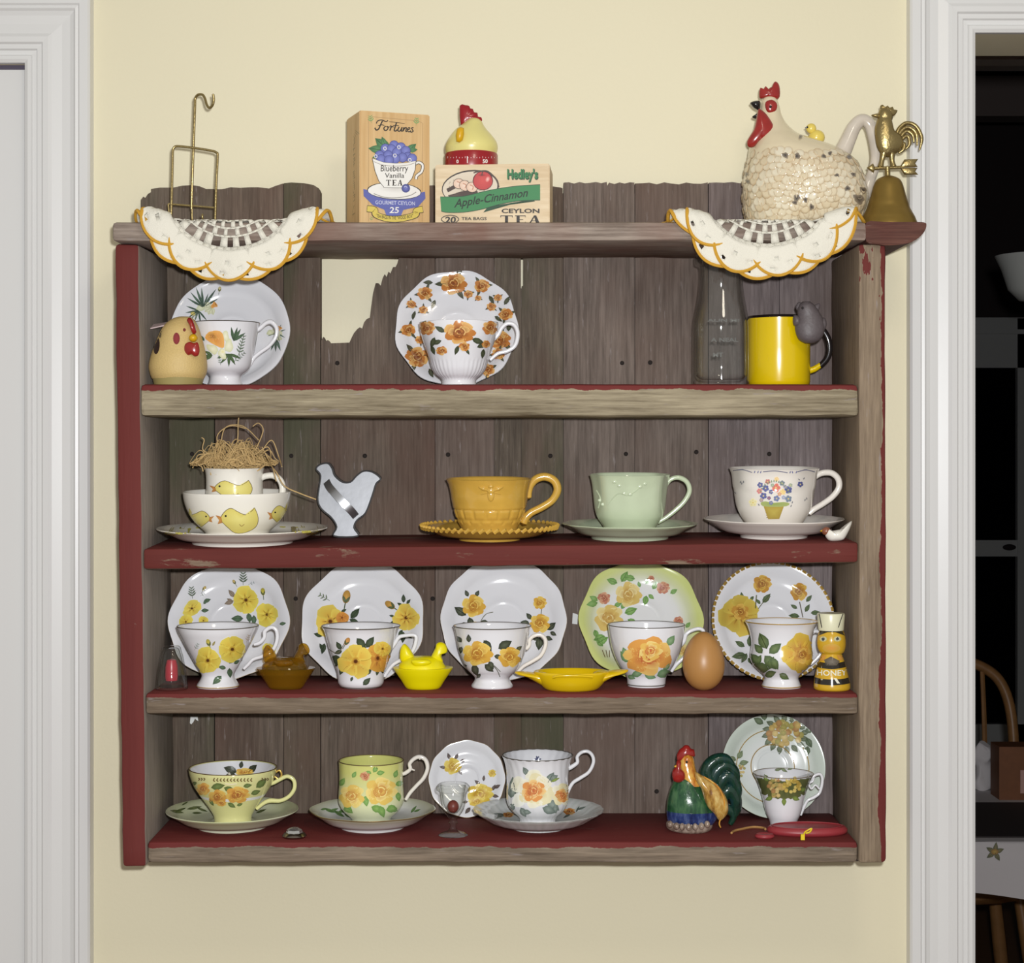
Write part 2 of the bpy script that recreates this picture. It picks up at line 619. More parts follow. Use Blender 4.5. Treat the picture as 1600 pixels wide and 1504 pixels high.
    def wild(self, x, y, r, pal, n=5, rot=0.0, squash=1.0, tilt=0.0):
        """open five-petalled flower: pal = (edge, mid, centre)"""
        edge, mid, cen = pal
        def T(u, v):
            v *= squash
            return (x + u * math.cos(tilt) - v * math.sin(tilt), y + u * math.sin(tilt) + v * math.cos(tilt))
        for k in range(n):
            a = rot + 2 * PI * k / n
            hw = PI / n * 1.32
            j = 1 + .10 * math.sin(k * 2.7 + x)
            g = .90 + .14 * ((k * 7 + int(x)) % 3) / 2
            ed = tuple(min(1, q * g) for q in edge[:3]) + (1,); md = tuple(min(1, q * g) for q in mid[:3]) + (1,)
            pts = [T(0, 0)]
            for t, rr in ((-1, .62), (-.92, .84), (-.6, .97), (-.2, 1.0), (.2, .97), (.6, 1.0), (.92, .84), (1, .62)):
                pts.append(T(r * rr * j * math.cos(a + hw * t), r * rr * j * math.sin(a + hw * t)))
            self.fan(pts, md, ed, T(r * .35 * math.cos(a), r * .35 * math.sin(a)))
            self.stroke([T(r * .2 * math.cos(a), r * .2 * math.sin(a)), T(r * .52 * math.cos(a), r * .52 * math.sin(a))], r * .07, cen, 1, col2=md)
            dk_ = tuple(c * .72 for c in mid[:3]) + (1,)
            self.stroke([T(r * q_ * math.cos(a + hw * u_), r * q_ * math.sin(a + hw * u_)) for q_, u_ in ((.30, .98), (.55, 1.02), (.80, .93), (.92, .80))], [r * .05, r * .04, r * .02, r * .01], dk_, 3)
        self.ell(x, y, r * .26, r * .26 * squash, cen, mid, n=12, wob=.1)
        self.ell(x, y, r * .12, r * .12 * squash, tuple(c * .4 for c in cen[:3]) + (1,), cen)

    def bud(self, x, y, L, deg, col, green=C(78, 92, 60)):
        a = math.radians(deg); ux, uy = math.cos(a), -math.sin(a)
        self.stroke([(x - ux * L * .6, y - uy * L * .6), (x, y)], L * .08, green, 1)
        self.ell(x + ux * L * .45, y + uy * L * .45, L * .5, L * .3, col, tuple(c * .6 for c in col[:3]) + (1,), rot=-a)
        self.leaf(x, y, L * .6, deg + 28, .35, green); self.leaf(x, y, L * .6, deg - 28, .35, green)

    def sprig(self, x, y, L, deg, col, n=4, lw=.4):
        a = math.radians(deg); ux, uy = math.cos(a), -math.sin(a)
        self.stroke([(x, y), (x + ux * L, y + uy * L)], L * .035, col, 1)
        for k in range(n):
            t = (k + 1) / (n + .5)
            for s in (-1, 1):
                self.leaf(x + ux * L * t, y + uy * L * t, L * lw * (1.1 - .5 * t), deg + s * 50, .3, col)

    def text(self, s, x0, y0, x1, y1, col, shear=0.0, bold=0.0, yfun=None, space=1.0):
        tri, pts = glyphs(s, shear, bold, space)
        if not pts: return
        ax = min(p[0] for p in pts); bx = max(p[0] for p in pts)
        ay = min(p[1] for p in pts); by = max(p[1] for p in pts)
        v = []
        for p in pts:
            u = x0 + (p[0] - ax) / (bx - ax) * (x1 - x0)
            q = y1 - (p[1] - ay) / (by - ay) * (y1 - y0)
            if yfun: q += yfun(u)
            v.append(self.hit(u, q))
        self.mb.add(v, tri, [col] * len(v)); self.layer += 1

    def done(self, name, parent, m='print', label=None):
        out = None
        for mb in self.clusters():
            out = mb.build(name, M[m], parent, colors=True, label=label)
        return out

    def clusters(self, small=0.006):
        """one mesh for each spray of shapes that stands apart from the others"""
        V, Fc = self.mb.v, self.mb.f
        par = list(range(len(V)))
        def find(i):
            while par[i] != i:
                par[i] = par[par[i]]; i = par[i]
            return i
        for f in Fc:
            a = find(f[0])
            for i in f[1:]: par[find(i)] = a
        kd = KDTree(len(V))
        for i, p in enumerate(V): kd.insert(p, i)
        kd.balance()
        for i, p in enumerate(V):
            for _, j, _ in kd.find_range(p, 0.0011):
                a, b = find(i), find(j)
                if a != b: par[a] = b
        comp = {}
        for i in range(len(V)): comp.setdefault(find(i), []).append(i)
        boxes = []
        for idx in comp.values():
            lo = Vector((min(V[i].x for i in idx), min(V[i].y for i in idx), min(V[i].z for i in idx)))
            hi = Vector((max(V[i].x for i in idx), max(V[i].y for i in idx), max(V[i].z for i in idx)))
            boxes.append([lo, hi, list(idx)])
        def dist(p, q):
            return math.sqrt(sum(max(0, p[0][k] - q[1][k], q[0][k] - p[1][k]) ** 2 for k in range(3)))
        def join(p, q):
            return [Vector((min(p[0][k], q[0][k]) for k in range(3))), Vector((max(p[1][k], q[1][k]) for k in range(3))), p[2] + q[2]]
        ch = True
        while ch and len(boxes) > 1:
            ch = False
            if True:
                for i, b in enumerate(boxes):
                    if (b[1] - b[0]).length < small and len(boxes) > 1:
                        j = min((k for k in range(len(boxes)) if k != i), key=lambda k: dist(boxes[k], b))
                        boxes[j] = join(boxes[j], b); boxes.pop(i); ch = True
                        break
        res = []
        for b in boxes:
            mp = {i: n for n, i in enumerate(b[2])}
            mb = MB()
            mb.add([V[i] for i in b[2]], [tuple(mp[i] for i in f) for f in Fc if f[0] in mp], [self.mb.c[i] for i in b[2]])
            res.append(mb)
        return res


_gl = {}


def glyphs(s, shear=0.0, bold=0.0, space=1.0):
    key = (s, shear, bold, space)
    if key in _gl: return _gl[key]
    cu = bpy.data.curves.new('lettering', 'FONT')
    cu.body = s; cu.shear = shear; cu.offset = bold; cu.resolution_u = 3; cu.space_character = space
    ob = bpy.data.objects.new('lettering', cu)
    COL.objects.link(ob)
    bpy.context.view_layer.update()
    dg = bpy.context.evaluated_depsgraph_get()
    ev = ob.evaluated_get(dg)
    me = ev.to_mesh()
    pts = [(v.co.x, v.co.y) for v in me.vertices]
    tri = [tuple(p.vertices) for p in me.polygons]
    ev.to_mesh_clear()
    bpy.data.objects.remove(ob); bpy.data.curves.remove(cu)
    _gl[key] = (tri, pts)
    return tri, pts

# ================================================================== the setting
YB = 0.163           # front of the shelf's back planks
YW = 0.183           # wall plane


def struct(o, name=None):
    o['kind'] = 'structure'
    return o


def wall_mat():
    m, nt, b = newmat('cream_wall_paint')
    tc = nt.nodes.new('ShaderNodeTexCoord')
    n1 = noise_node(nt, tc.outputs['Object'], 220, 3, 0.5)
    n2 = noise_node(nt, tc.outputs['Object'], 2.2, 3, 0.5)
    nt.links.new(mixc(nt, n2, C(226, 218, 188), C(232, 225, 197)), b.inputs['Base Color'])
    b.inputs['Roughness'].default_value = 0.5
    b.inputs['Specular IOR Level'].default_value = 0.35
    bp = nt.nodes.new('ShaderNodeBump'); bp.inputs['Strength'].default_value = 0.18; bp.inputs['Distance'].default_value = 0.001
    nt.links.new(n1, bp.inputs['Height']); nt.links.new(bp.outputs['Normal'], b.inputs['Normal'])
    return m


M['wall'] = wall_mat()
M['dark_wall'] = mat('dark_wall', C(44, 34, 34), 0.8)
M['grey_ceiling'] = mat('ceiling_paint', C(205, 190, 186), 0.8)
M['floor'] = mat('oak_floor', C(120, 84, 52), 0.45, bump=0.1, bscale=40, var=0.2)

XL, ZL = -0.591, 1.9715      # left door: inner edge and head of the casing
XR, ZR = 0.562, 2.008        # right doorway
mb = MB()
mb.box((XL, YW, 0), (XR, YW + 0.12, 2.44))
mb.box((-1.46, YW, ZL), (XL, YW + 0.12, 2.44))
mb.box((XR, YW, ZR), (1.40, YW + 0.12, 2.44))
mb.box((-2.4, YW, 0), (-1.46, YW + 0.12, 2.44))
mb.box((1.40, YW, 0), (4.0, YW + 0.12, 2.44))
struct(mb.build('wall_back', M['wall'], smooth=False))
struct(MB().box((-2.4, -3.2, -0.04), (4.0, 8.0, 0.0)).build('floor', M['floor'], smooth=False))

PROF = [(0, 0), (0, .009), (.004, .0115), (.008, .0115), (.0095, .0085), (.0145, .009), (.016, .0125), (.0215, .013), (.0235, .0165), (.030, .017),
        (.034, .0145), (.046, .0125), (.056, .0135), (.061, .016), (.0635, .0195), (.067, .0185), (.069, .0215), (.079, .022), (.0815, .019), (.0815, 0)]


def casing(name, xi, xo, zt, sgn):
    mb = MB()
    rows = []
    for d, h in PROF:
        rows.append([(xi + sgn * d, 0.0), (xi + sgn * d, zt + d), (xo - sgn * d, zt + d), (xo - sgn * d, 0.0)])
    v, f = [], []
    for (d, h), r in zip(PROF, rows):
        for (x, z) in r: v.append((x, YW - h, z))
    for i in range(len(PROF) - 1):
        for k in range(3):
            f.append((4 * i + k, 4 * i + k + 1, 4 * i + 4 + k + 1, 4 * i + 4 + k))
    mb.add(v, f)
    # jamb
    for xx in (xi, xo):
        s2 = -1 if xx == xi else 1
        mb.box((min(xx, xx + s2 * sgn * .0), YW - .004, 0), (max(xx, xx + s2 * sgn * .0) + .001, YW + .12, zt))
    o = mb.build(name, M['white_paint'], smooth=False)
    return struct(o)


casing('trim_1', XL, -1.46, ZL, 1)
casing('trim_2', XR, 1.40, ZR, -1)
# left door leaf with a dark strip painting the shade in its gap
M['gap'] = mat('gap_shadow_paint', C(86, 80, 96), 0.8)
door = MB().box((-1.455, YW + 0.004, 0.01), (XL - 0.0035, YW + 0.04, ZL - 0.006)).build('door_1', M['white_paint'], smooth=False)
struct(door)
for (x0, x1, z0, z1) in ((-1.33, -1.07, 1.05, 1.83), (-0.98, -0.72, 1.05, 1.83), (-1.33, -1.07, 0.25, 0.90), (-0.98, -0.72, 0.25, 0.90)):
    m_ = MB()
    for k, (e, d) in enumerate(((0, .001), (.012, .006), (.03, .004))):
        m_.box((x0 + e, YW + .004 - d, z0 + e), (x1 - e, YW + .006, z1 - e))
    m_.build('door_panel', M['white_paint'], door, smooth=False)
kn = MB().lathe([(0, 0), (.025, 0), (.025, .005), (.009, .008), (.009, .03), (.024, .04), (.026, .05), (.018, .06), (0, .062)], (-1.40, YW + .004, .95), 24,
                M=Matrix.Rotation(PI / 2, 4, 'X'))
kn.build('door_knob', M['brass'], door)
MB().box((XL - .0035, YW + .006, 0), (XL + .001, YW + .05, ZL)).box((-1.46, YW + .006, ZL - .006), (XL, YW + .05, ZL + .002)).build('gap_shadow_strip', M['gap'], door, smooth=False)  # dark strip filling the door gap, coloured as its shade

# ---- the unlit rooms beyond the doorway
struct(MB().box((-0.72, YW + .12, 0), (-0.6, 6.3, 3.4)).build('wall_left', M['dark_wall'], smooth=False))  # unseen partition, added to keep world light out of the dark rooms
struct(MB().box((4.0, YW + .0, 0), (4.1, 6.3, 3.4)).build('wall_right', M['dark_wall'], smooth=False))  # unseen too, closes the rooms against world light
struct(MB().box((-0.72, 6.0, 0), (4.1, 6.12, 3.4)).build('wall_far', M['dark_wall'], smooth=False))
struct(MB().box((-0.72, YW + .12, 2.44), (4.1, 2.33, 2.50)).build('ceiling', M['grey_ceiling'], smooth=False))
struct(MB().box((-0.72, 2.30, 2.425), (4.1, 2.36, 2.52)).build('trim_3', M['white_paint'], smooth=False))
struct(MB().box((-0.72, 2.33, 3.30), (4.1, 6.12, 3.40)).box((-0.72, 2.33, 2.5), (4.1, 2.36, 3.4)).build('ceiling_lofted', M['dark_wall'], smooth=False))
struct(MB().box((-0.72, 4.2, 2.66), (4.1, 4.32, 2.80)).build('trim_4', mat('stained_beam', C(96, 84, 80), .7), smooth=False))
M['night'] = mat('night_glass', C(8, 8, 12), 0.5, spec=0.0)
win = struct(MB().box((1.36, 5.985, .26), (2.26, 5.998, 1.90)).build('window_1', M['night'], smooth=False))
M['dim_white'] = mat('window_paint', C(190, 190, 188), .5)
m_ = MB().box((1.28, 5.95, 1.871), (2.42, 5.999, 2.094)).box((1.30, 5.935, 2.02), (2.40, 5.96, 2.04)).box((1.28, 5.95, .16), (2.42, 5.999, .29))
m_.box((2.243, 5.95, .16), (2.40, 5.999, 2.09)).box((1.28, 5.95, .16), (1.40, 5.999, 2.09))
m_.build('window_frame', M['dim_white'], win, smooth=False)
MB().box((1.36, 5.955, 1.034), (2.26, 5.995, 1.106)).build('meeting_rail', M['dim_white'], win, smooth=False)
MB().ball((2.205, 5.945, 1.075), (.03, .012, .014)).build('sash_lock', M['dark_wall'], win)

# dining table, cloth and chair in the dark room
M['linen'] = mat('white_linen', C(205, 200, 202), .9, bump=.2, bscale=400)
M['dark_wood'] = mat('walnut', C(60, 40, 30), .5, var=.3, bscale=60)
M['bent_wood'] = mat('oak_chair', C(150, 108, 66), .4, var=.25, bscale=50)
TX0, TX1, TY0, TY1, TZ = 0.74, 2.1, 1.47, 2.18, 0.745
t = empty('dining_table', ((TX0 + TX1) / 2, (TY0 + TY1) / 2, 0), 'dark wooden dining table under a white cloth beyond the doorway', 'table')
MB().box((TX0, TY0, TZ - .025), (TX1, TY1, TZ)).build('tabletop', M['dark_wood'], t, smooth=False)
for x in (TX0 + .05, TX1 - .05):
    for y in (TY0 + .05, TY1 - .05):
        MB().lathe([(0, 0), (.02, 0), (.018, .1), (.03, .3), (.02, .36), (.03, .45), (.032, .72), (0, .72)], (x, y, 0), 16).build('leg', M['dark_wood'], t)
# cloth: top plus wavy skirt
mb = MB()
per = []
N = 40
for k in range(N): per.append((TX0 + (TX1 - TX0) * k / N, TY0, 0 if k else -1, -1))
for k in range(24): per.append((TX1, TY0 + (TY1 - TY0) * k / 24, 1, 0 if k else -1))
for k in range(N): per.append((TX1 - (TX1 - TX0) * k / N, TY1, 0 if k else 1, 1))
for k in range(24): per.append((TX0, TY1 - (TY1 - TY0) * k / 24, -1, 0 if k else 1))
rows = []
for j, (dz, out) in enumerate(((0.0006, 0), (0.0002, .005), (-.004, .008), (-.05, .012), (-.10, .014))):
    for i, (x, y, nx, ny) in enumerate(per):
        wv = (.010 * math.sin(i * .9) + .006 * math.sin(i * .37)) * max(0, -dz) / .1
        hang = dz + (0.018 * math.sin(i * .23 + 1.9) if j == 4 else 0)
        mb.v.append(Vector((x + nx * (out + wv), y + ny * (out + wv), TZ + hang)))
n_ = len(per)
for j in range(4):
    for i in range(n_):
        mb.f.append((j * n_ + i, j * n_ + (i + 1) % n_, (j + 1) * n_ + (i + 1) % n_, (j + 1) * n_ + i))
mb.f.append(tuple(range(n_)))
mb.c = [(1, 1, 1, 1)] * len(mb.v)
cloth = mb.build('tablecloth', M['linen'], loc=((TX0 + TX1) / 2, (TY0 + TY1) / 2, TZ))
tag(cloth, 'white tablecloth with embroidered leaf draped over the dark dining table', 'tablecloth')
d = Decal(mb.bvh(), (1400, 950, .3683), lift=.002); d.seen = 3.66
for a in (20, 80, 150, 215, 300): d.leaf(418, 1034, 42, a, .5, C(90, 96, 70), C(140, 130, 90))
d.ell(418, 1032, 16, 12, C(190, 160, 70), C(150, 110, 50))
d.done('embroidery', cloth, 'flat')
b_ = empty('wooden_box', (1.155, 1.915, TZ + .0005), 'small reddish brown wooden box on the dining table', 'box')
x0, z0 = 1.055, TZ + .0005
MB().box((x0, 1.88, z0), (x0 + .20, 1.895, z0 + .105)).box((x0, 1.935, z0), (x0 + .20, 1.95, z0 + .105)).box((x0, 1.895, z0), (x0 + .014, 1.935, z0 + .105)) \
    .box((x0 + .186, 1.895, z0), (x0 + .20, 1.935, z0 + .105)).box((x0, 1.88, z0 + .105), (x0 + .20, 1.95, z0 + .115)).build('case', mat('cherry_wood', C(120, 74, 44), .5, var=.2, bscale=60), b_, smooth=False)
MB().box((x0 + .045, 1.877, z0 + .015), (x0 + .155, 1.881, z0 + .065)).build('label_panel', mat('pink_paper', C(190, 150, 140), .7), b_, smooth=False)
lb_ = MB().loft([(1226, 1524, 1549, 12), (1200, 1522, 1553, 10), (1168, 1523, 1551, 8), (1156, 1527, 1545, 6)], 2.0)
for v in lb_.v: v += noise.noise_vector(v * 34) * .012
zl_ = min(v.z for v in lb_.v)
for v in lb_.v: v.z += TZ + .0003 - zl_
tag(lb_.build('linen_bundle', M['linen'], loc=(1.055, 2.0, TZ + .0005)),
    'rumpled white linen napkin beside the small wooden box', 'napkin')
tag(MB().box((.86, 1.50, TZ + .0004), (1.40, 1.84, TZ + .0034)).build('placemat', mat('dark_placemat', C(46, 40, 40), .8), loc=(1.1, 1.67, TZ + .0005), smooth=False),
    'dark placemat on the white tablecloth', 'placemat')
# chair
ch = empty('dining_chair', (1.086, 2.42, 0), 'bow-back wooden dining chair standing behind the dark dining table', 'chair')
sm = MB()
sm.lathe([(0, .43), (.19, .43), (.205, .445), (.20, .46), (.12, .452), (0, .45)], (1.086, 2.42, 0), 32)
sm.build('seat', M['bent_wood'], ch)
for sx in (-1, 1):
    for sy in (-1, 1):
        MB().tube([(1.086 + sx * .13, 2.42 + sy * .12, .44), (1.086 + sx * .16, 2.42 + sy * .15, .22), (1.086 + sx * .19, 2.42 + sy * .18, .008)], [.014, .018, .012], 8).build('leg', M['bent_wood'], ch)
bow = [(.79, 2.55, .45), (.775, 2.57, .75), (.79, 2.59, .92), (.85, 2.60, .995), (.97, 2.605, 1.02), (1.09, 2.60, .995), (1.15, 2.59, .92), (1.165, 2.57, .75), (1.15, 2.55, .45)]
bow = [(x + .116, y, .45 + (z - .45) * .913) for x, y, z in bow]
MB().tube(bow, .014, 8, 8).build('back_bow', M['bent_wood'], ch)
for k in range(5):
    x = .966 + k * .06
    MB().tube([(1.086 + (x - 1.086) * .8, 2.55, .45), (x, 2.575, .72), (x, 2.60, .95)], [.008, .007, .006], 6).build('spindle', M['bent_wood'], ch)
# hanging lamp
hl = empty('hanging_lamp', (1.06, 1.6, 2.44), 'white glass bowl shade hanging unlit in the dark room', 'lamp')
MB().lathe([(.016, 1.80), (.04, 1.803), (.062, 1.825), (.075, 1.865), (.088, 1.893), (.084, 1.893), (.07, 1.866), (.058, 1.83), (.038, 1.808), (.016, 1.806)], (1.06, 1.6, 0), 32).build('shade', mat('opal_glass', C(180, 182, 178), .3), hl)
MB().tube([(1.06, 1.6, 2.44), (1.06, 1.6, 1.81)], .006, 8, 1, smooth=False).lathe([(0, 2.44), (.05, 2.44), (.045, 2.42), (0, 2.415)], (1.06, 1.6, 0), 20).build('rod', M['dark_wood'], hl)

# ================================================================== the wall shelf of old barn boards
ROOT = Vector((0, 0.08, P(0, 1348, 0).z))
shelf = empty('wall_shelf', ROOT, 'rustic wall shelf of weathered barn boards with worn red paint and four ledges', 'shelf')


def Zf(py):
    return P(800, py, 0).z


def Xf(px):
    return P(px, 700, 0).x


def board(name, a, b, m, parent=shelf, dz=0.0, dx=0.0, jit=0.0009, seed=0, bev=0.003, stepm=0.02, axis=0, label=None, tilt=0.0):
    """rough sawn board from corner a to corner b; dz: rise of the right end, dx: shift of the lower end"""
    bm = bmesh.new()
    bmesh.ops.create_cube(bm, size=1.0)
    ctr = (Vector(a) + Vector(b)) / 2; dim = Vector(b) - Vector(a)
    for v in bm.verts:
        v.co = Vector((v.co.x * dim.x, v.co.y * dim.y, v.co.z * dim.z)) + ctr
    bmesh.ops.bevel(bm, geom=list(bm.edges), offset=bev, segments=2, affect='EDGES', profile=0.5)
    nrm = Vector((1, 0, 0)) if axis == 0 else Vector((0, 0, 1))
    L = dim[0] if axis == 0 else dim[2]
    n = int(L / stepm)
    for i in range(1, n):
        p = Vector(a) + nrm * (L * i / n)
        bmesh.ops.bisect_plane(bm, geom=list(bm.verts) + list(bm.edges) + list(bm.faces), plane_co=p, plane_no=nrm)
    for v in bm.verts:
        q = v.co * 26 + Vector((seed * 3.1, seed, 0))
        d = noise.noise_vector(q) * jit + noise.noise_vector(v.co * 90 + Vector((seed, 0, 0))) * jit * .5
        d.y = d.y if v.co.y < 0.02 else 0
        if axis == 0 and v.co.z > ctr.z: d.z *= 0.25
        t = (v.co.x - a[0]) / dim.x if dim.x else 0
        u = (b[2] - v.co.z) / dim.z if dim.z else 0
        v.co += d + Vector((dx * u, 0, dz * t + math.tan(tilt) * v.co.y))
    for v in bm.verts: v.co -= ROOT
    me = bpy.data.meshes.new(name); bm.to_mesh(me); bm.free()
    me.shade_smooth()
    try: me.set_sharp_from_angle(angle=math.radians(40))
    except Exception: pass
    me.materials.append(m)
    o = bpy.data.objects.new(name, me); COL.objects.link(o); o.parent = parent
    if label: o['label'] = label
    return o


def lip(zt, amp, base, wear=0.66, front=0.0, topred=1.0, gap=.3):
    """paint on the top face, running over the front edge in uneven drips; front: how much red is left on the front face"""
    def f(nt, xyz, n, v):
        nz = noise_node(nt, v, 28, 5, 0.65, (1, .2, .2))
        drip = math_node(nt, 'MULTIPLY_ADD', nz, amp, base - amp * .5)
        lim = math_node(nt, 'SUBTRACT', zt - ROOT.z, drip)
        edge = math_node(nt, 'GREATER_THAN', xyz[2], lim)
        top = math_node(nt, 'MULTIPLY', math_node(nt, 'GREATER_THAN', n[2], 0.5), topred)
        r = math_node(nt, 'MAXIMUM', edge, top)
        if front:
            fr = math_node(nt, 'MULTIPLY', math_node(nt, 'LESS_THAN', n[1], -0.5), front)
            r = math_node(nt, 'MAXIMUM', r, fr)
        notun = math_node(nt, 'GREATER_THAN', n[2], -0.6)
        r = math_node(nt, 'MULTIPLY', r, notun)
        wn = noise_node(nt, v, 46, 6, 0.7, (.22, 1, .8), (4, 4, 4))
        keep = math_node(nt, 'SUBTRACT', 1.0, step(nt, wn, wear, wear + .05))
        return math_node(nt, 'MULTIPLY', r, keep)
    return f


def side_paint(xin, xout, sgn):
    def f(nt, xyz, n, v):
        nz = noise_node(nt, v, 30, 5, 0.7, (1, .3, .35))
        # right panel: old red only along the outer edge, thicker towards the top
        d = math_node(nt, 'MULTIPLY_ADD', nz, -0.022, xout - 0.0015 - 0.0)
        a = math_node(nt, 'GREATER_THAN', xyz[0], math_node(nt, 'ADD', d, 0.006))
        fade = math_node(nt, 'MULTIPLY_ADD', math_node(nt, 'MAXIMUM', math_node(nt, 'SUBTRACT', 0.64, xyz[2]), 0.0), 2.2, 0.54)
        hi = math_node(nt, 'GREATER_THAN', noise_node(nt, v, 48, 4, .7, (1, .3, .4), (2, 2, 2)), fade)
        a = math_node(nt, 'MAXIMUM', a, hi)
        inner = math_node(nt, 'GREATER_THAN', n[0], -0.6)
        return math_node(nt, 'MULTIPLY', a, inner)
    return f


def left_paint(nt, xyz, n, v):
    fr = math_node(nt, 'LESS_THAN', n[0], 0.6)
    wn = noise_node(nt, v, 70, 6, .75, (1, 1, .5), (6, 1, 2))
    return math_node(nt, 'MULTIPLY', fr, math_node(nt, 'SUBTRACT', 1.0, step(nt, wn, .68, .74)))


M['side_l'] = wood('left_side_wood', C(118, 108, 98), C(162, 151, 140), 'Z', paint=left_paint, red=C(92, 34, 33))
M['side_r'] = wood('right_side_wood', C(104, 88, 72), C(154, 136, 114), 'Z', paint=side_paint(Xf(1342), Xf(1385), 1), red=C(92, 32, 32))
board('side_panel', (Xf(179), 0, Zf(1354)), (Xf(217), YB + .018, Zf(381)), M['side_l'], dx=.0085, axis=2, seed=2, bev=.004, label='side board with red front edge')
board('side_panel', (Xf(1341), 0, Zf(1348)), (Xf(1384), YB + .018, Zf(381)), M['side_r'], dx=.001, axis=2, seed=5, bev=.004, label='side board worn bare with red outer edge')

Z1, Z2L, Z2R, Z3, Z4, ZT = Zf(600), Zf(857), Zf(847), Zf(1083), Zf(1315), Zf(348)


def z2(x):
    t = (x - Xf(222)) / (Xf(1341) - Xf(222))
    return Z2L + (Z2R - Z2L) * t


XI0, XI1 = Xf(219), Xf(1342)
TILT2 = math.radians(2.0)        # the second ledge slopes towards the room
M['board1'] = wood('ledge_wood_tan', C(98, 86, 66), C(174, 162, 136), 'X', paint=lip(Z1, .013, .0060, .76), red=C(104, 30, 34), seed=3)
M['board2'] = wood('ledge_wood_red', C(96, 70, 58), C(150, 130, 110), 'X', paint=lip(Z2L, .008, .004, .62, front=1.0), red=C(84, 32, 28), seed=5)
M['board3'] = wood('ledge_wood_brown', C(84, 70, 56), C(136, 120, 102), 'X', paint=lip(Z3, .006, .005, .70), red=C(98, 32, 34), seed=7)
M['board4'] = wood('ledge_wood_grey', C(86, 74, 62), C(150, 134, 116), 'X', paint=lip(Z4, .010, .0065, .66), red=C(98, 30, 32), seed=9)
M['boardt'] = wood('top_board_wood', C(104, 90, 80), C(172, 158, 146), 'X', tint=C(120, 84, 72), seed=11)
YBk = YB + .001
board('shelf_board', (XI0, 0, Zf(650)), (XI1, YBk, Z1), M['board1'], seed=11, bev=.005, jit=.0013, label='ledge with bare tan front edge')
board('shelf_board', (XI0 + .003, .002, Zf(890)), (XI1, YBk, Z2L), M['board2'], dz=Z2R - Z2L, tilt=TILT2, seed=12, bev=.004, label='ledge painted red on top and front')
board('shelf_board', (XI0 + .005, .002, Zf(1116)), (XI1, YBk, Z3), M['board3'], seed=13, bev=.004, label='ledge with red top and bare brown front')
board('shelf_board', (XI0 + .007, .003, Zf(1349)), (XI1, YBk, Z4), M['board4'], seed=14, bev=.005, label='lowest ledge with red top and grey front')
board('top_board', (Xf(178), -.008, Zf(378)), (Xf(1352), YBk + .018, ZT), M['boardt'], seed=15, bev=.004, jit=.0012, label='top board worn to grey and brown')
# broken red-brown end of the top board
mb = MB()
oc = [(1352, 348.5), (1380, 348), (1425, 348), (1441, 348.5), (1444, 353), (1438, 366), (1424, 378), (1400, 384), (1372, 383), (1352, 378)]
mb.prism([(P(x, y, .0).x, P(x, y, .0).z) for x, y in cr(oc, 3, True)], -.007, .14)
for v in mb.v:
    d_ = noise.noise_vector(v * 60) * .0014
    if v.z > ZT - .003: d_.z *= .1
    v += d_
mb.build('board_end', wood('end_wood', C(66, 36, 32), C(112, 74, 62), 'X', tint=C(84, 34, 32), seed=21), shelf, smooth=False, label='broken dark red end of the top board')

# back planks, one by one
M['plankA'] = wood('plank_greenish', C(68, 58, 49), C(116, 104, 91), 'Z', tint=C(92, 70, 58), moss=C(72, 74, 52), seed=2)
M['plankB'] = wood('plank_brown', C(71, 60, 51), C(122, 107, 95), 'Z', tint=C(94, 70, 60), seed=4)
M['plankC'] = wood('plank_purple', C(80, 69, 62), C(133, 119, 110), 'Z', tint=C(100, 80, 70), seed=6)
M['plankD'] = wood('plank_grey', C(82, 72, 71), C(140, 128, 127), 'Z', tint=C(94, 80, 74), seed=8)


def plank(x0, x1, top, m, y=YB, lap=300, bot=1346, label=None):
    """x0, x1 and the outline of its upper end, in photo pixels at the back plane"""
    pts = []
    for p in top: pts.append((P(p[0], p[1], YB).x, P(p[0], p[1], YB).z))
    e = .0005
    pts = [(P(x0, bot, YB).x + e, P(0, bot, YB).z)] + [(min(max(x, P(x0, 0, YB).x + e), P(x1, 0, YB).x - e), z) for x, z in pts] + [(P(x1, bot, YB).x - e, P(0, bot, YB).z)]
    mb = MB().prism(pts, y, YW - .0005)
    if lap:      # rebated edge that runs behind the next plank
        xr = P(x1, 0, YB).x - e
        mb.prism([(xr, P(0, bot, YB).z), (xr, P(0, lap, YB).z), (xr + .006, P(0, lap, YB).z), (xr + .006, P(0, bot, YB).z)], YB + .011, YW - .0005)
    return mb.build('back_plank', m, shelf, smooth=False, label=label)


def rag(x0, x1, y, amp=2.0, seed=0, n=8):
    r = random.Random(seed)
    return [(x0 + (x1 - x0) * i / n, y + r.uniform(-amp, amp)) for i in range(n + 1)]


plank(219, 335, [(220, 312), (224, 307), (227, 309), (231, 303), (236, 300), (236, 295), (250, 293), (270, 293), (285, 290), (300, 289), (312, 291), (322, 295), (335, 295)], M['plankA'])
plank(335, 443, [(335, 295), (345, 295), (352, 294), (360, 292), (375, 293), (390, 292), (403, 292), (420, 294), (430, 290), (443, 286)], M['plankB'], y=YB + .002)
plank(443, 501, [(443, 286), (455, 285), (475, 286), (490, 289), (498, 294), (501, 299)], M['plankA'], lap=540)
jag = [(501.5, 532), (505, 526), (508, 533), (512, 531), (516, 536), (546, 535), (549, 528), (553, 520), (558, 514), (562, 511), (566, 513), (569, 503), (573, 498), (578, 496),
       (580, 480), (583, 458), (587, 442), (591, 442), (595, 446), (598, 434), (601, 428), (604, 433), (607, 424), (610, 427), (614, 417), (618, 417), (621, 411), (624, 400), (632, 350), (640, 300), (648, 292), (662, 290), (680, 289)]
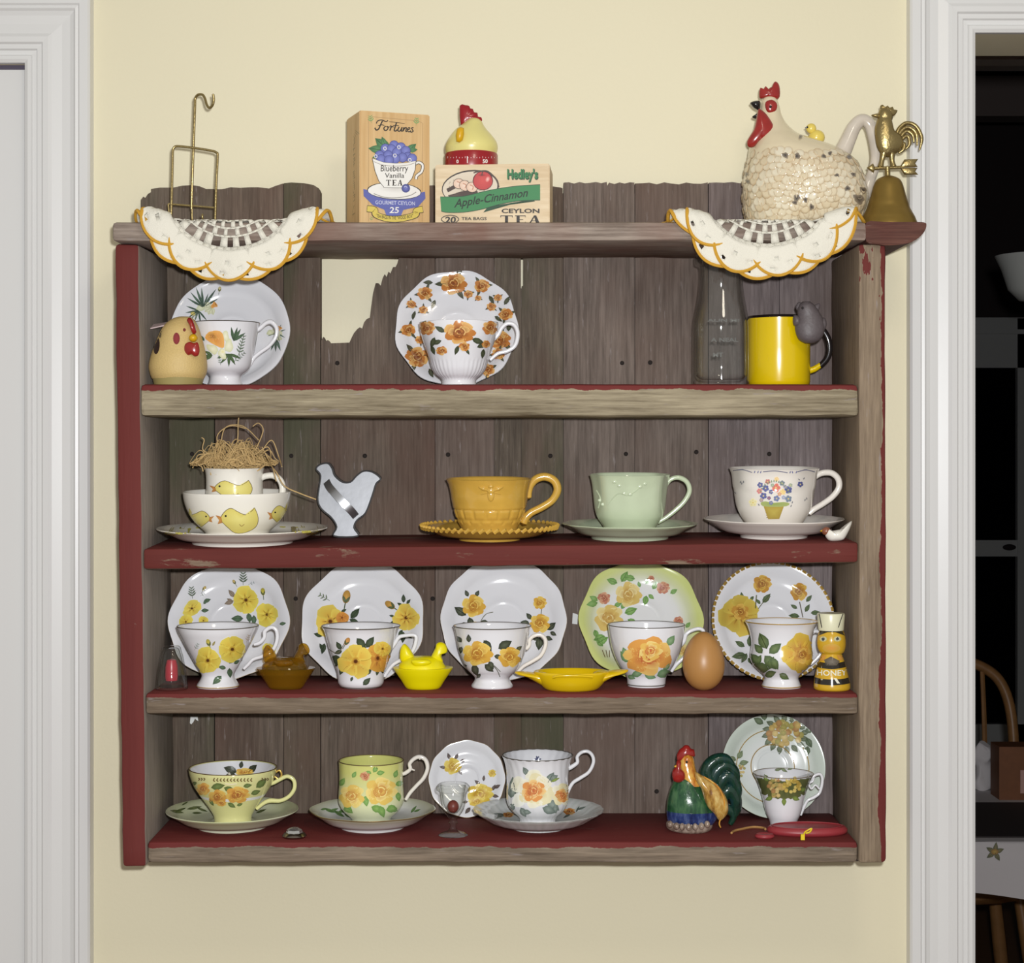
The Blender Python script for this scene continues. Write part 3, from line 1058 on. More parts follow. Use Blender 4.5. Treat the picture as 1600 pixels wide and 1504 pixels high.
plank(501, 680, jag, M['plankB'], y=YB + .001, label='broken plank with jagged gap')
plank(680, 772, rag(680, 772, 289, 1.5, 3), M['plankC'], y=YB + .002)
plank(772, 814.5, rag(772, 814.5, 292, 1.5, 4, 5), M['plankA'], lap=449)
plank(814.5, 880, [(814.5, 447), (817.5, 446), (817.5, 292)] + rag(819, 876, 292, 1.2, 6, 5) + [(880, 294)], M['plankA'], y=YB + .002)
plank(880, 992, rag(880, 948, 286, 2, 7, 8) + [(949, 290), (951, 286)] + rag(952, 992, 286, 1.5, 8, 5), M['plankC'])
plank(992, 1107, rag(992, 1107, 286, 1.8, 9, 10), M['plankC'], y=YB + .003)
plank(1107, 1218, rag(1107, 1218, 285, 1.5, 10, 9), M['plankD'], y=YB + .001)
plank(1218, 1343, rag(1218, 1343, 287, 1.8, 11, 9), M['plankD'], y=YB + .003, lap=0)
# nails and their rust holes
M['nail'] = mat('rusty_nail', C(34, 26, 22), .9)
for (x, y) in ((972, 567), (1016, 566), (978, 709), (1088, 706), (1202, 709), (860, 712), (527, 567), (300, 709), (455, 712), (1150, 1232), (1026, 1236), (570, 712), (700, 710), (640, 566), (462, 935), (676, 935)):
    p = P(x, y, YB)
    MB().lathe([(0, 0), (.0028, 0), (.0022, .0012), (0, .0014)], (p.x, YB + .0002, p.z), 10, M=Matrix.Rotation(PI / 2, 4, 'X')).build('nail', M['nail'], shelf)
# paper remnant on a plank, then a white chip for wall behind a hole
M['paper'] = mat('white_matte', C(225, 226, 224), .8)
pp = MB()
c4 = [P(895, 957, YB - .0006), P(903, 960, YB - .001), P(902, 975, YB - .0006), P(894, 974, YB - .0006)]
pp.prism([(p.x, p.z) for p in c4], YB - .0012, YB - .0002).build('white_scrap', M['paper'], shelf, smooth=False)
c4 = [P(x, y, YB) for x, y in ((298, 1119), (309, 1119), (310, 1126), (307, 1124), (305, 1122), (302, 1128), (299, 1131), (297, 1129))]
MB().prism([(p.x, p.z) for p in c4], YB - .0012, YB - .0002).build('white_scrap', M['paper'], shelf, smooth=False)  # white chip added to stand in for bare wall showing through a hole

# ================================================================== china
def mixcol(a, b, t):
    t = max(0.0, min(1.0, t))
    return tuple(x + (y - x) * t for x, y in zip(a, b))


GREEN = C(58, 72, 48)
GREENL = C(92, 120, 60)
WHITE = C(232, 232, 236)


class Cup:
    """prof: (photo row, half width px) from rim to foot; handle: photo pixels in the plane of the cup's axis"""
    def __init__(self, label, cx, Y, z, prof, handle, hrad, m='porc', group='teacups on the wall shelf', th=2.6, rmod=None, colfun=None, n=72,
                 gilt=None, hm=None, name='teacup', cat='cup', loc_x=None, hflat=1.0, bottom=5.0, giltr=.0006, hx=0.0):
        k = S(Y)
        X = P(cx, 0, Y).x
        yb = prof[-1][0]
        self.X, self.Y, self.z, self.k = X, Y, z, k
        self.dy = P(cx, yb, Y).z - z            # vertical shift of the axis base against the pixel row
        self.root = empty(name, (X, Y, z), label, cat, group)
        out = cr([(r * k, (yb - y) * k) for y, r in prof], 4)      # rim -> foot
        out = [(max(r, .0005), max(zz, 0)) for r, zz in out]
        H = out[0][1]; R0 = out[0][0]
        t = th * k
        zb = bottom * k
        inner = []
        for r, zz in out:
            if zz < zb + .002: break
            inner.append((max(r - t, .001), zz))
        if not inner: inner = [(R0 - t, H)]
        inner[0] = (R0 - t * .75, H)
        rim = [(R0 - t * .1, H + t * .12), (R0 - t * .45, H + t * .22)]
        fr = out[-1][0]
        prof_all = [(0, .0025), (fr - .004, .0025), (fr - .003, 0)] + list(reversed(out)) + rim + inner + [(inner[-1][0] * .85, zb + .0006), (inner[-1][0] * .5, zb), (0, zb)]
        self.mb = MB().lathe(prof_all, (X, Y, z), n, rmod)
        self.H, self.R0, self.rmod = H, R0, rmod
        if colfun:
            c = []
            for v in self.mb.v:
                dx, dy, dz = v.x - X, v.y - Y, v.z - z
                c.append(colfun(math.hypot(dx, dy), math.atan2(dy, dx), dz / H))
            self.mb.c = c
            self.body = self.mb.build('cup_body', M['print'], self.root, colors=True)
        else:
            self.body = self.mb.build('cup_body', M[m], self.root)
        if handle:
            hp = [(p[0] + hx, p[1], p[2] if len(p) > 2 else Y) for p in handle]
            hb = MB().ptube(hp, Y, hrad, 10, 6, flat=hflat)
            for v in hb.v: v.z -= self.dy
            self.handle = hb.build('handle', M[hm or m], self.root)
        if gilt:
            for (yy, col) in (gilt if isinstance(gilt, list) else [(prof[0][0], gilt)]):
                zz = (yb - yy) * k
                # radius there
                rr = min(out, key=lambda q: abs(q[1] - zz))[0]
                top = abs(yy - prof[0][0]) < .5
                ring(self.root, X, Y, z + zz + (giltr * .5 if top else 0), (rr - t * .25) if top else rr, giltr if not top else t * .36, col, rmod)
        self.b = self.mb.bvh()

    def decal(self, crop):
        d = Decal(self.b, crop)
        return d


def ring(parent, X, Y, z, r, tr, m, rmod=None, n=72, name='gilt_line'):
    pts = []
    for k in range(n):
        t = 2 * PI * k / n
        rr = r * (rmod(t, r, 1) if rmod else 1)
        pts.append((X + rr * math.cos(t), Y + rr * math.sin(t), z))
    return MB().tube(pts, tr, 6, closed=True, smooth=False).build(name, M[m], parent)


def saucer_profile(R, f, h, th=.0026, well=.55):
    return [(0, .003), (f - .004, .003), (f - .003, 0), (f, 0), (f + .002, .004), (R * .62 + f * .2, h * .34), (R * .86, h * .70), (R - .0008, h),
            (R - .0003, h + .0011), (R - .0014, h + .0016), (R * .85, h * .72 + th * .9), (R * .66 + f * .15, h * .38 + th), (f * .98, .0068), (f * .75, .0056), (f * .6, .0066), (f * .52, .0058), (0, .0058)]


class Saucer:
    def __init__(self, label, cx, Rpx, Y, z, fpx, h, m='porc', rmod=None, colfun=None, up=None, gilt=None, group='saucers on the wall shelf', n=96, name='saucer', cat='saucer', giltr=.0009, yback=None):
        k = S(Y)
        R, f = Rpx * k, fpx * k
        prof = saucer_profile(R, f, h)
        prof = cr(prof, 2)
        prof = [(max(a, 0) if i not in (0, len(prof) - 1) else 0, b) for i, (a, b) in enumerate(prof)]
        X = P(cx, 0, Y).x
        rm = (lambda t, r, zz: 1 + (rmod(t) if r > f * 1.3 else 0) * min(1, max(0, (r - f * 1.3) / (R - f * 1.3)))) if rmod else None
        loc = MB().lathe(prof, (0, 0, 0), n, rm)
        cols = None
        if colfun: cols = [colfun(math.hypot(v.x, v.y) / R, math.atan2(v.y, v.x), v.z) for v in loc.v]
        if up is not None:
            rot = Matrix.Rotation(PI / 2 - math.radians(up), 4, 'X')
            vs_ = [rot @ v for v in loc.v]
            zmin = min(v.z for v in vs_); ymax = max(v.y for v in vs_)
            T = Vector((0, (YB if yback is None else yback) - .0008 - ymax, z + .0002 - zmin))
            # x from the pixel column at the saucer's centre depth
            T.x = P(cx, 0, T.y).x
        else:
            rot = Matrix.Identity(4); T = Vector((X, Y, z))
            vs_ = loc.v
        self.rot, self.T = rot, T
        self.mb = MB(); self.mb.add([Vector(v) + T for v in vs_], loc.f, cols)
        ztop = z
        self.root = empty(name, (T.x, T.y, z), label, cat, group)
        if colfun: self.body = self.mb.build('dish', M['print'], self.root, colors=True)
        else: self.body = self.mb.build('dish', M[m], self.root)
        self.b = self.mb.bvh(); self.R = R; self.h = h; self.rm = rm
        if gilt:
            pts = []
            for q in range(96):
                t = 2 * PI * q / 96
                rr = (R - .0005) * (rm(t, R, 1) if rm else 1)
                pts.append(rot @ Vector((rr * math.cos(t), rr * math.sin(t), h + .0009)) + T)
            MB().tube(pts, giltr, 6, closed=True, smooth=False).build('gilt_rim', M[gilt], self.root)

    def decal(self, crop):
        return Decal(self.b, crop)

    def floor_z(self):
        return self.T.z + .0060


def scal(n, a, ph=0.0, sharp=False):
    if sharp: return lambda t: -a * abs(math.sin(n * t / 2 + ph)) ** .8 + a
    return lambda t: a * math.cos(n * t + ph)


M['gilt_dark'] = mat('worn_gilt', C(150, 128, 90), .3, metal=.7)
M['gilt_grey'] = mat('platinum_line', C(112, 106, 96), .3, metal=.5)
M['mustard'] = mat('mustard_glaze', C(208, 166, 72), .16, coat=.6, var=.18, bscale=60)
M['celadon'] = mat('celadon_glaze', C(196, 208, 178), .14, coat=.6, var=.06, bscale=60)
M['enamel'] = mat('yellow_enamel', C(224, 192, 8), .2, coat=.4)
M['cream_glaze'] = mat('cream_glaze', C(240, 236, 226), .16, coat=.5)

OR = (C(138, 70, 16), C(198, 122, 36), C(234, 186, 104))
YR = (C(184, 120, 18), C(222, 170, 40), C(240, 206, 90))
WY = (C(238, 220, 78), C(228, 194, 44), C(112, 70, 18))
WY2 = (C(238, 212, 76), C(228, 178, 38), C(116, 62, 14))

# ------------------------------------------------------------------ first ledge
cr5 = (160, 380, .25)
s = Saucer('white saucer with daffodils leaning behind the daffodil cup', 363, 94, .13, Z1, 52, .020, rmod=scal(10, .006), up=17, gilt='gilt_grey', giltr=.0005)
d = s.decal(cr5); d.seen = 2.12
OD = (C(232, 150, 50), C(226, 128, 40), C(180, 80, 20))
def daffodil(d, x, y, r, deg):
    a = math.radians(deg)
    for k in range(5):
        t = a + PI + (k - 2) * .62
        d.leaf(x, y, r * 1.5, -math.degrees(t), .75, C(214, 216, 176), C(240, 240, 214))
    pts = []
    for u, w_ in ((0, .28), (.5, .36), (.8, .5), (1.0, .62)):
        pts.append((u, w_))
    poly = [(x + r * (u * math.cos(a) - w_ * math.sin(a)), y + r * (u * math.sin(a) + w_ * math.cos(a))) for u, w_ in pts]
    poly += [(x + r * (u * math.cos(a) + w_ * math.sin(a)), y + r * (u * math.sin(a) - w_ * math.cos(a))) for u, w_ in reversed(pts)]
    d.poly(poly, C(222, 140, 40), C(236, 168, 72))
    ex, ey = x + r * .98 * math.cos(a), y + r * .98 * math.sin(a)
    d.ell(ex, ey, r * .22, r * .62, C(150, 80, 20), C(238, 176, 84), rot=a, n=14, wob=.05)
for a in (70, 95, 110, 130, 150, 30, 55): d.leaf(630, 400, 95 + (a % 7) * 8, a, .12, C(72, 96, 80))
for a in (160, 190, 215, 230, 250, 280, 310): d.leaf(600, 420, 85, a, .14, C(72, 96, 80))
daffodil(d, 680, 400, 34, -35)
d.ell(612, 405, 26, 20, C(236, 236, 204), C(206, 212, 170), wob=.1)
d.bud(730, 300, 34, 80, C(224, 210, 150)); d.ell(565, 440, 16, 12, C(226, 214, 120), C(190, 170, 70))
for a in (20, 60, 100, 200, 240, 290, 330): d.leaf(1090, 560, 62, a, .14, C(72, 96, 80))
for a in (250, 270, 290): d.leaf(1085, 590, 90, a, .2, C(84, 104, 90))
daffodil(d, 1100, 548, 26, -60); d.ell(1050, 560, 22, 18, C(230, 232, 196), C(196, 200, 160), wob=.1); d.ell(1105, 595, 20, 14, C(230, 232, 196), C(196, 200, 160), wob=.1)
d.done('daffodil_print', s.root)
c = Cup('white footed teacup with orange daffodils beside the small cream hen', 352, .078, Z1, [(499, 54), (512, 51), (535, 47), (555, 43), (568, 39), (575, 33), (581, 25), (588, 25), (596, 28), (598, 28)],
        [(396, 512), (405, 508), (415, 499), (424, 497), (432, 506), (431, 520), (421, 534), (406, 545), (397, 553), (391, 564)], [3.2, 3.2, 3.6, 4, 3.4, 3, 3, 3, 3, 2.6], gilt='gilt_grey')
d = c.decal(cr5)
for a in (60, 75, 100, 35): d.leaf(820, 610, 90, a, .22, C(60, 86, 60))
d.sprig(850, 700, 130, 75, C(96, 112, 92), 6, .24); d.sprig(820, 740, 90, 40, C(96, 112, 92), 5, .26); d.sprig(740, 760, 60, 100, C(110, 124, 110), 4, .3)
for a in (200, 230, 300, 340, 270): d.leaf(790, 690, 80, a, .24, C(64, 86, 52))
for a in (150, 185, 210): d.leaf(690, 700, 62, a, .3, C(70, 92, 60))
for (x, y, r) in ((690, 660, 40), (790, 640, 42), (770, 580, 34), (750, 690, 36)): d.ell(x, y, r, r * .62, C(242, 240, 214), C(214, 216, 172), rot=x * .01, wob=.12, seed=x)
d.ell(752, 676, 16, 14, C(236, 228, 150), C(240, 236, 210))
d.poly([(735, 650), (762, 640), (750, 560), (700, 545), (655, 570), (650, 600)], C(212, 130, 34), C(234, 170, 70), 3)
d.ell(690, 580, 42, 30, C(150, 88, 18), C(238, 178, 76), rot=.2, wob=.07)
d.leaf(640, 610, 40, 120, .4, C(60, 86, 60))
d.done('daffodil_print', c.root)

cr6 = (480, 390, .2625)
s = Saucer('white saucer wreathed with amber roses leaning behind its matching cup', 714, 96, .13, Z1, 54, .020, rmod=scal(9, .018, .6), up=16, gilt='gilt_grey', giltr=.0005)
d = s.decal(cr6); d.seen = 2.12
for (x, y, r, q) in ((870, 200, 78, 1), (1040, 215, 46, 2), (700, 260, 46, 3), (655, 640, 70, 4), (600, 480, 44, 5), (1185, 385, 42, 6), (1150, 540, 66, 7), (960, 265, 28, 8), (1100, 340, 30, 9), (1075, 720, 44, 10), (1140, 625, 40, 3),
                     (690, 360, 28, 11), (1140, 285, 24, 12), (615, 325, 28, 13), (670, 540, 30, 14), (1020, 290, 20, 15)):
    for a in range(3): d.leaf(x + r * .5 * math.cos(a * 2.1 + q), y + r * .5 * math.sin(a * 2.1 + q), r * .95, -math.degrees(a * 2.1 + q), .42, C(74, 76, 58))
    d.rose(x, y, r, OR, q, .9)
for (x, y, a) in ((745, 195, 180), (760, 300, 250), (1090, 270, 300), (1180, 330, 60), (620, 420, 75), (720, 720, 300), (1120, 400, 330), (1205, 490, 80)): d.leaf(x, y, 60, a, .45, C(70, 74, 56))
d.done('rose_print', s.root)
flu = lambda t, r, z: 1 + (.012 * math.cos(36 * t) if z < .030 and z > .008 and r > .02 else 0)
c = Cup('white teacup with big amber rose and fluted base in front of its saucer', 717, .062, Z1, [(499, 62), (508, 61), (525, 57), (545, 50), (560, 45), (572, 41), (581, 35), (587, 28), (593, 27), (598, 28)],
        [(768, 528), (778, 518), (784, 507), (793, 500), (804, 503), (809, 516), (805, 534), (793, 543), (778, 547), (766, 557)], [3, 3.2, 3.4, 3.4, 3.4, 3.4, 3.4, 3.2, 3, 2.6], rmod=flu, n=144)
d = c.decal(cr6)
for (x, y, a, L) in ((820, 490, 150, 70), (800, 540, 200, 66), (980, 530, 340, 80), (900, 570, 250, 60), (1010, 580, 20, 66), (1050, 590, 260, 60), (760, 520, 250, 70), (740, 570, 290, 60), (1080, 480, 60, 60), (700, 440, 100, 60), (945, 590, 300, 40)): d.leaf(x, y, L, a, .45, C(64, 72, 50))
d.rose(905, 490, 92, OR, 1, .78)
d.rose(715, 465, 46, OR, 2, 1.0); d.rose(1085, 465, 44, OR, 3, 1.0); d.rose(935, 575, 32, OR, 4, .9); d.rose(803, 600, 32, OR, 5, .9); d.rose(1060, 560, 24, OR, 6)
d.done('rose_print', c.root)

# ------------------------------------------------------------------ second ledge: cups standing on saucers
x = P(765, 0, .0785).x
s = Saucer('mustard glazed saucer with rope-edged rim under the honeycomb cup', 765, 107, .0785, z2(x), 48, .0150, 'mustard', group=None)
mb = MB()
for q in range(60):
    t = 2 * PI * q / 60
    mb.tube([(s.T.x + s.R * .985 * math.cos(t - .03), s.T.y + s.R * .985 * math.sin(t - .03), s.T.z + s.h - .0012), (s.T.x + s.R * 1.0 * math.cos(t + .03), s.T.y + s.R * 1.0 * math.sin(t + .03), s.T.z + s.h + .0026)], .0021, 6, 1, smooth=False)
mb.build('rope_rim', M['mustard'], s.root)
def comb(t, r, z):
    if z > .031 or r < .036 or z < .006: return 1
    row = int((z - .006) / .0125)
    ph = (t * 17 / (2 * PI) + (.5 if row % 2 else 0)) % 1.0
    u = (((z - .006) / .0125) % 1.0)
    dd = max(abs(ph - .5), abs(u - .5))
    return 1 - .035 * max(0, (dd - .30) / .2)
c = Cup('mustard yellow honeycomb cup with raised bee on the rope-edged saucer', 765, .0785, s.floor_z(), [(748, 68), (751, 66.5), (757, 64), (767, 61.5), (778, 60), (788, 58), (796, 56.5), (804, 54), (812, 51), (819, 47), (826, 44), (835, 42)],
        [(826, 777), (826, 769), (829, 758), (838, 748), (852, 744.5), (866, 751), (871, 765), (863, 781), (847, 792), (831, 800), (822, 808), (818, 817)], [5, 5.5, 6, 6.5, 6.5, 6.5, 6.5, 6, 6, 6, 6.5, 6.5], 'mustard', rmod=comb, n=170, group=None, th=3.5)
bee = MB()
crb = (620, 640, .3)
def onb(x, y): return Decal(c.b, crb, lift=.0004).hit(x, y)
bee.ball(onb(490, 425), (.0045, .002, .004)).ball(onb(490, 450), (.004, .002, .007)).ball(onb(490, 403), (.003, .002, .0025))
for sgn in (-1, 1):
    bee.tube([onb(490 + sgn * 12, 425), onb(490 + sgn * 40, 415), onb(490 + sgn * 62, 405)], [.001, .0022, .0009], 8)
    bee.tube([onb(490 + sgn * 10, 435), onb(490 + sgn * 36, 440), onb(490 + sgn * 50, 446)], [.0007, .001, .0005], 6)
bee.build('raised_bee', M['mustard'], c.root)

x = P(984, 0, .0785).x
s = Saucer('pale green saucer with wavy rim under the green cup', 984, 105, .0785, z2(x), 60, .0165, 'celadon', rmod=scal(12, .012), group=None)
sc8 = lambda t, r, z: 1 + .022 * math.cos(8 * t) * max(0, min(1, (z - .01) / .04))
c = Cup('pale green embossed cup with thin handle on the wavy green saucer', 984, .0785, s.floor_z(), [(742, 62), (748, 60), (758, 58), (772, 56.5), (786, 55.5), (798, 54), (808, 51), (816, 46), (824, 41), (834, 39)],
        [(1039, 769), (1041, 758), (1049, 749), (1061, 747), (1073, 754), (1077, 768), (1069, 784), (1055, 798), (1041, 809), (1028, 817)], [3, 3.2, 3.6, 4, 4, 4, 3.8, 3.6, 3.4, 3], 'celadon', rmod=sc8, n=96, group=None)
em = MB()
crg = (620, 640, .3)
def ong(x, y): return Decal(c.b, crg, lift=.0002).hit(x, y)
em.tube([ong(*p) for p in ((1100, 500), (1130, 460), (1160, 440), (1200, 450), (1240, 430), (1270, 400))], .0007, 6)
em.tube([ong(*p) for p in ((1050, 520), (1060, 470), (1040, 430))], .0007, 6)
for (x_, y_) in ((1185, 440), (1215, 445), (1160, 400), (1265, 405), (1135, 380), (1290, 390), (1060, 480), (1075, 500)):
    em.ball(ong(x_, y_), (.0028, .0009, .0020))
em.build('embossed_sprig', M['celadon'], c.root)

x = P(1209, 0, .0785).x
s = Saucer('white fluted saucer under the cup painted with flower basket', 1209, 108, .0785, z2(x), 52, .0205, 'porc_warm', rmod=scal(6, .012), group=None)
ring(s.root, s.T.x, s.T.y, s.T.z + s.h + .0008, s.R * .985, .0007, 'gilt_grey', lambda t, r, z: 1 + .012 * math.cos(6 * t), name='rim_line')
c = Cup('large white cup painted with yellow flower basket and blue border', 1209, .0785, s.floor_z(), [(731, 69), (738, 66), (745, 64.5), (760, 63), (778, 61), (792, 58), (803, 53), (811, 48), (818, 44), (831, 41)],
        [(1268, 752), (1274, 744), (1285, 738.5), (1299, 739), (1309, 748), (1310, 762), (1300, 776), (1285, 787), (1272, 795), (1264, 802)], [4.5, 4.5, 5, 5, 5, 5, 4.8, 4.6, 4.5, 4], 'porc_warm', rmod=lambda t, r, z: 1 + (.022 * math.cos(6 * t + 1.57) if z > .05 and r > .03 else 0), n=96, group=None)
cr3 = (1060, 640, .2125)
d = c.decal(cr3)
BL = C(92, 98, 150)
for (a, b) in ((400, 540), (620, 800), (870, 1000)):
    d.stroke([(a, 462), ((a + b) / 2, 450 if a != 620 else 455), (b, 468)], 6, C(110, 112, 140))
for x0 in (555, 580, 600, 815, 838, 860):
    d.leaf(x0, 474, 22, 70 + (x0 % 5) * 12, .35, BL)
d.poly([(625, 715), (775, 712), (740, 810), (660, 812)], C(196, 176, 72), C(176, 150, 50))
for k in range(5):
    d.stroke([(635 + k * 3, 728 + k * 18), (765 - k * 6, 728 + k * 18)], 6, C(150, 122, 40), 1)
for k in range(7): d.stroke([(640 + k * 20, 716), (668 + k * 11, 806)], 5, C(150, 122, 40), 1)
d.poly([(605, 690), (640, 680), (700, 690), (770, 684), (815, 696), (790, 716), (700, 720), (620, 716)], C(150, 168, 90), C(172, 184, 110), 2)
for (x, y, r, col) in ((715, 580, 26, C(210, 110, 90)), (655, 535, 16, C(190, 120, 110)), (600, 560, 17, BL), (640, 585, 20, BL), (595, 605, 16, C(206, 120, 120)), (805, 595, 22, BL), (760, 545, 16, C(120, 130, 140)), (720, 515, 14, C(228, 196, 140)),
                       (765, 610, 18, C(232, 200, 130)), (625, 640, 20, BL), (720, 658, 18, C(110, 120, 160)), (805, 660, 20, C(120, 134, 150)), (665, 655, 11, C(120, 80, 130)), (550, 690, 24, C(224, 214, 160)), (890, 555, 17, C(80, 86, 140)), (820, 560, 12, C(160, 170, 150)), (690, 560, 11, C(150, 170, 150)), (680, 610, 13, BL), (740, 625, 12, C(206, 150, 120)), (680, 690, 12, C(110, 120, 160)), (770, 650, 12, C(150, 160, 190)), (610, 670, 12, C(170, 150, 150)), (780, 570, 11, C(160, 150, 180))):
    r *= 1.35
    for k in range(5): d.ell(x + r * .55 * math.cos(k * 1.257 + x), y + r * .55 * math.sin(k * 1.257 + x), r * .42, r * .42, col, tuple(min(1, q * 1.3) for q in col[:3]) + (1,), n=8)
    d.ell(x, y, r * .22, r * .22, C(232, 210, 120), n=6)
for k in range(16):
    a = math.radians(20 + k * 9)
    d.leaf(705 + 100 * math.cos(a), 660 - 120 * math.sin(a), 22, math.degrees(a), .4, C(120, 140, 110))
for (x, y) in ((460, 550), (485, 548), (470, 560), (910, 520), (885, 525), (920, 680), (935, 670), (430, 630), (820, 720), (830, 695), (598, 712)): d.leaf(x, y, 20, 60 + x % 90, .4, C(110, 112, 120))
d.done('basket_print', c.root)

# ------------------------------------------------------------------ second ledge: chick plate, bowl, mug
x = P(379, 0, .064).x
plate = Saucer('large white plate with chick-yellow border under the chick bowl', 379, 132, .064, z2(x), 78, .0165, 'cream_glaze', group=None, name='plate', cat='plate', up=None)
crp = (180, 640, .2875)
d = plate.decal(crp); d.seen = 2.0
rr = random.Random(5)
for k in range(150):
    t = rr.uniform(-.35, PI + .35); u = rr.uniform(.80, .96)
    p = plate.T + Vector((plate.R * u * math.cos(t), plate.R * u * math.sin(t), .0125))
    px = 800 + p.x / S(p.y); py = HY - (p.z - CZ) / S(p.y)
    d.ell((px - 180) / .2875, (py - 640) / .2875, rr.uniform(6, 15), rr.uniform(2, 4), C(206, 200, 90), C(188, 176, 70), n=8)
d.mb.build('speckled_border', M['print'], plate.root, colors=True)['kind'] = 'stuff'
bowl = Cup('white bowl painted with yellow chicks on the large plate', 371, .064, plate.floor_z(), [(767, 84), (776, 83), (788, 80), (800, 75), (812, 67), (821, 58), (829, 50), (839, 48)], None, None, 'cream_glaze', group=None, name='bowl', cat='bowl', th=3.2)
d = bowl.decal(crp)
CY = C(238, 228, 132); CYd = C(222, 206, 96)
def chick(d, x, y, L, flip=1, tall=1.0):
    pts = [(-.52, -.05), (-.40, -.30), (-.22, -.42), (-.02, -.30), (.20, -.20), (.40, -.36), (.45, -.42), (.55, -.08), (.48, .22), (.20, .40), (-.10, .42), (-.30, .24), (-.42, .10)]
    d.poly([(x + flip * u * L, y + v * L * .85 * tall) for u, v in pts], CY, CYd, 3)
    d.stroke([(x + flip * u * L * 1.01, y + v * L * .86 * tall) for u, v in pts], L * .018, C(120, 104, 60), 3, closed=True)
    d.poly([(x - flip * L * .50, y - L * .12 * tall), (x - flip * L * .66, y - L * .16 * tall), (x - flip * L * .56, y - L * .02 * tall), (x - flip * L * .60, y + L * .10 * tall), (x - flip * L * .46, y + L * .06 * tall)], C(216, 150, 50), C(190, 120, 40))
    d.ell(x - flip * L * .37, y - L * .14 * tall, L * .032, L * .032, C(30, 24, 20), n=8)
    d.stroke([(x - flip * L * -.02, y + L * .10), (x + flip * L * .08, y + L * .16), (x + flip * L * .16, y + L * .10)], L * .02, C(170, 140, 60))
chick(d, 672, 604, 190)
chick(d, 925, 585, 150, 1, 1.1)
chick(d, 440, 600, 150, -1, .9)
d.done('chick_print', bowl.root)
zin = bowl.z + .0045
mug = Cup('small white mug with yellow chick standing in the chick bowl', 367, .064, zin, [(723, 46), (732, 44.5), (745, 44), (765, 44.5), (785, 44.5), (800, 43), (810, 39), (826, 33)],
          [(408, 739), (416, 735.5), (428, 735), (438, 742), (442, 754), (440, 768), (432, 780), (420, 786), (408, 788)], [5, 5, 5.2, 5.4, 5.4, 5.4, 5.2, 5, 5], 'cream_glaze', group=None, name='mug', cat='mug', th=3.2, hm='cream_glaze')
d = mug.decal(crp)
chick(d, 640, 440, 190, 1, .72)
d.done('chick_print', mug.root)
# straw
M['straw'] = mat('dry_straw', C(192, 162, 110), .7, var=.35, bscale=90)
nest = MB()
rr = random.Random(11)
zr = mug.z + mug.H
for k in range(270):
    a = rr.uniform(0, 2 * PI)
    big = rr.random() < .10
    R_ = .040 * math.sqrt(rr.random())
    base = Vector((mug.X + R_ * math.cos(a), mug.Y + R_ * math.sin(a), zr - .006 + rr.uniform(0, .012)))
    h = rr.uniform(.006, .030) * (1.25 if R_ < .028 else .75)
    if big: h *= 1.35
    dirn = a + rr.uniform(-1.8, 1.8)
    L = rr.uniform(.018, .042) * (1.4 if big else 1)
    pts = []
    for q in range(5):
        t = q / 4
        p = base + Vector((math.cos(dirn) * L * (t - .4), math.sin(dirn) * L * (t - .4), h * math.sin(PI * min(1, t * 1.1)) * (1 - .35 * t)))
        rad = math.hypot(p.x - mug.X, p.y - mug.Y)
        if rad > .034 and p.z < zr + .004: p.z = zr + .004 + rr.uniform(0, .004)
        if rad > .05:
            p.x = mug.X + (p.x - mug.X) * .05 / rad; p.y = mug.Y + (p.y - mug.Y) * .05 / rad
        pts.append(p + Vector((rr.uniform(-.002, .002),) * 3))
    nest.tube(pts, rr.uniform(.0003, .0008), 4, 3, flat=.6)
for (pts) in ([(365, 715), (372, 690), (373, 665), (374, 655)], [(400, 705), (412, 675), (405, 663), (396, 668)], [(408, 710), (425, 690), (436, 715), (441, 730)], [(410, 700), (420, 720), (428, 735), (432, 752)], [(330, 712), (312, 712), (306, 722), (302, 731)],
              [(415, 720), (432, 738), (445, 760), (470, 772), (494, 781)], [(335, 715), (318, 705), (320, 690), (316, 686)], [(345, 712), (352, 672), (380, 668), (405, 690)], [(350, 716), (340, 685), (360, 668), (385, 672)], [(400, 712), (418, 700), (424, 712), (420, 728)],
              [(320, 715), (310, 725), (316, 730), (318, 737)]):
    off = rr.uniform(-.01, .01)
    nest.ptube([(q[0], q[1], .052 + off - (.03 if q[1] > 722 else 0)) for q in pts], .06, .9, 5, 6)
n_ = nest.build('straw_nest', M['straw'], loc=(mug.X, mug.Y, zr))
tag(n_, 'tuft of dry straw nest filling the small chick mug', 'nest')

# ------------------------------------------------------------------ third ledge: five cups with saucers leaning behind
UP = 20
c4 = (220, 870, .175)
s = Saucer('white saucer with yellow briar roses leaning behind the briar rose cup', 361.5, 94, .13, Z3, 52, .019, rmod=scal(8, .020, .3), up=UP, gilt='gold', giltr=.0006)
d = s.decal(c4); d.seen = 2.12
BG = C(90, 104, 84)
for (x, y, L, a) in ((840, 360, 90, 130), (830, 390, 90, 200), (820, 400, 60, 150)): d.leaf(x, y, L, a, .5, C(140, 124, 108), C(166, 150, 130))
for (x, y, L, a) in ((915, 550, 110, 180), (960, 500, 90, 280), (1010, 520, 90, 270), (560, 400, 70, 20), (540, 480, 70, 5), (560, 420, 50, 50), (1240, 600, 60, 10)): d.leaf(x, y, L, a, .55, C(76, 98, 74))
d.sprig(915, 250, 110, 90, BG, 4, .5); d.sprig(460, 370, 100, 95, BG, 4, .5); d.sprig(960, 245, 60, 20, C(130, 140, 140), 2, .4)
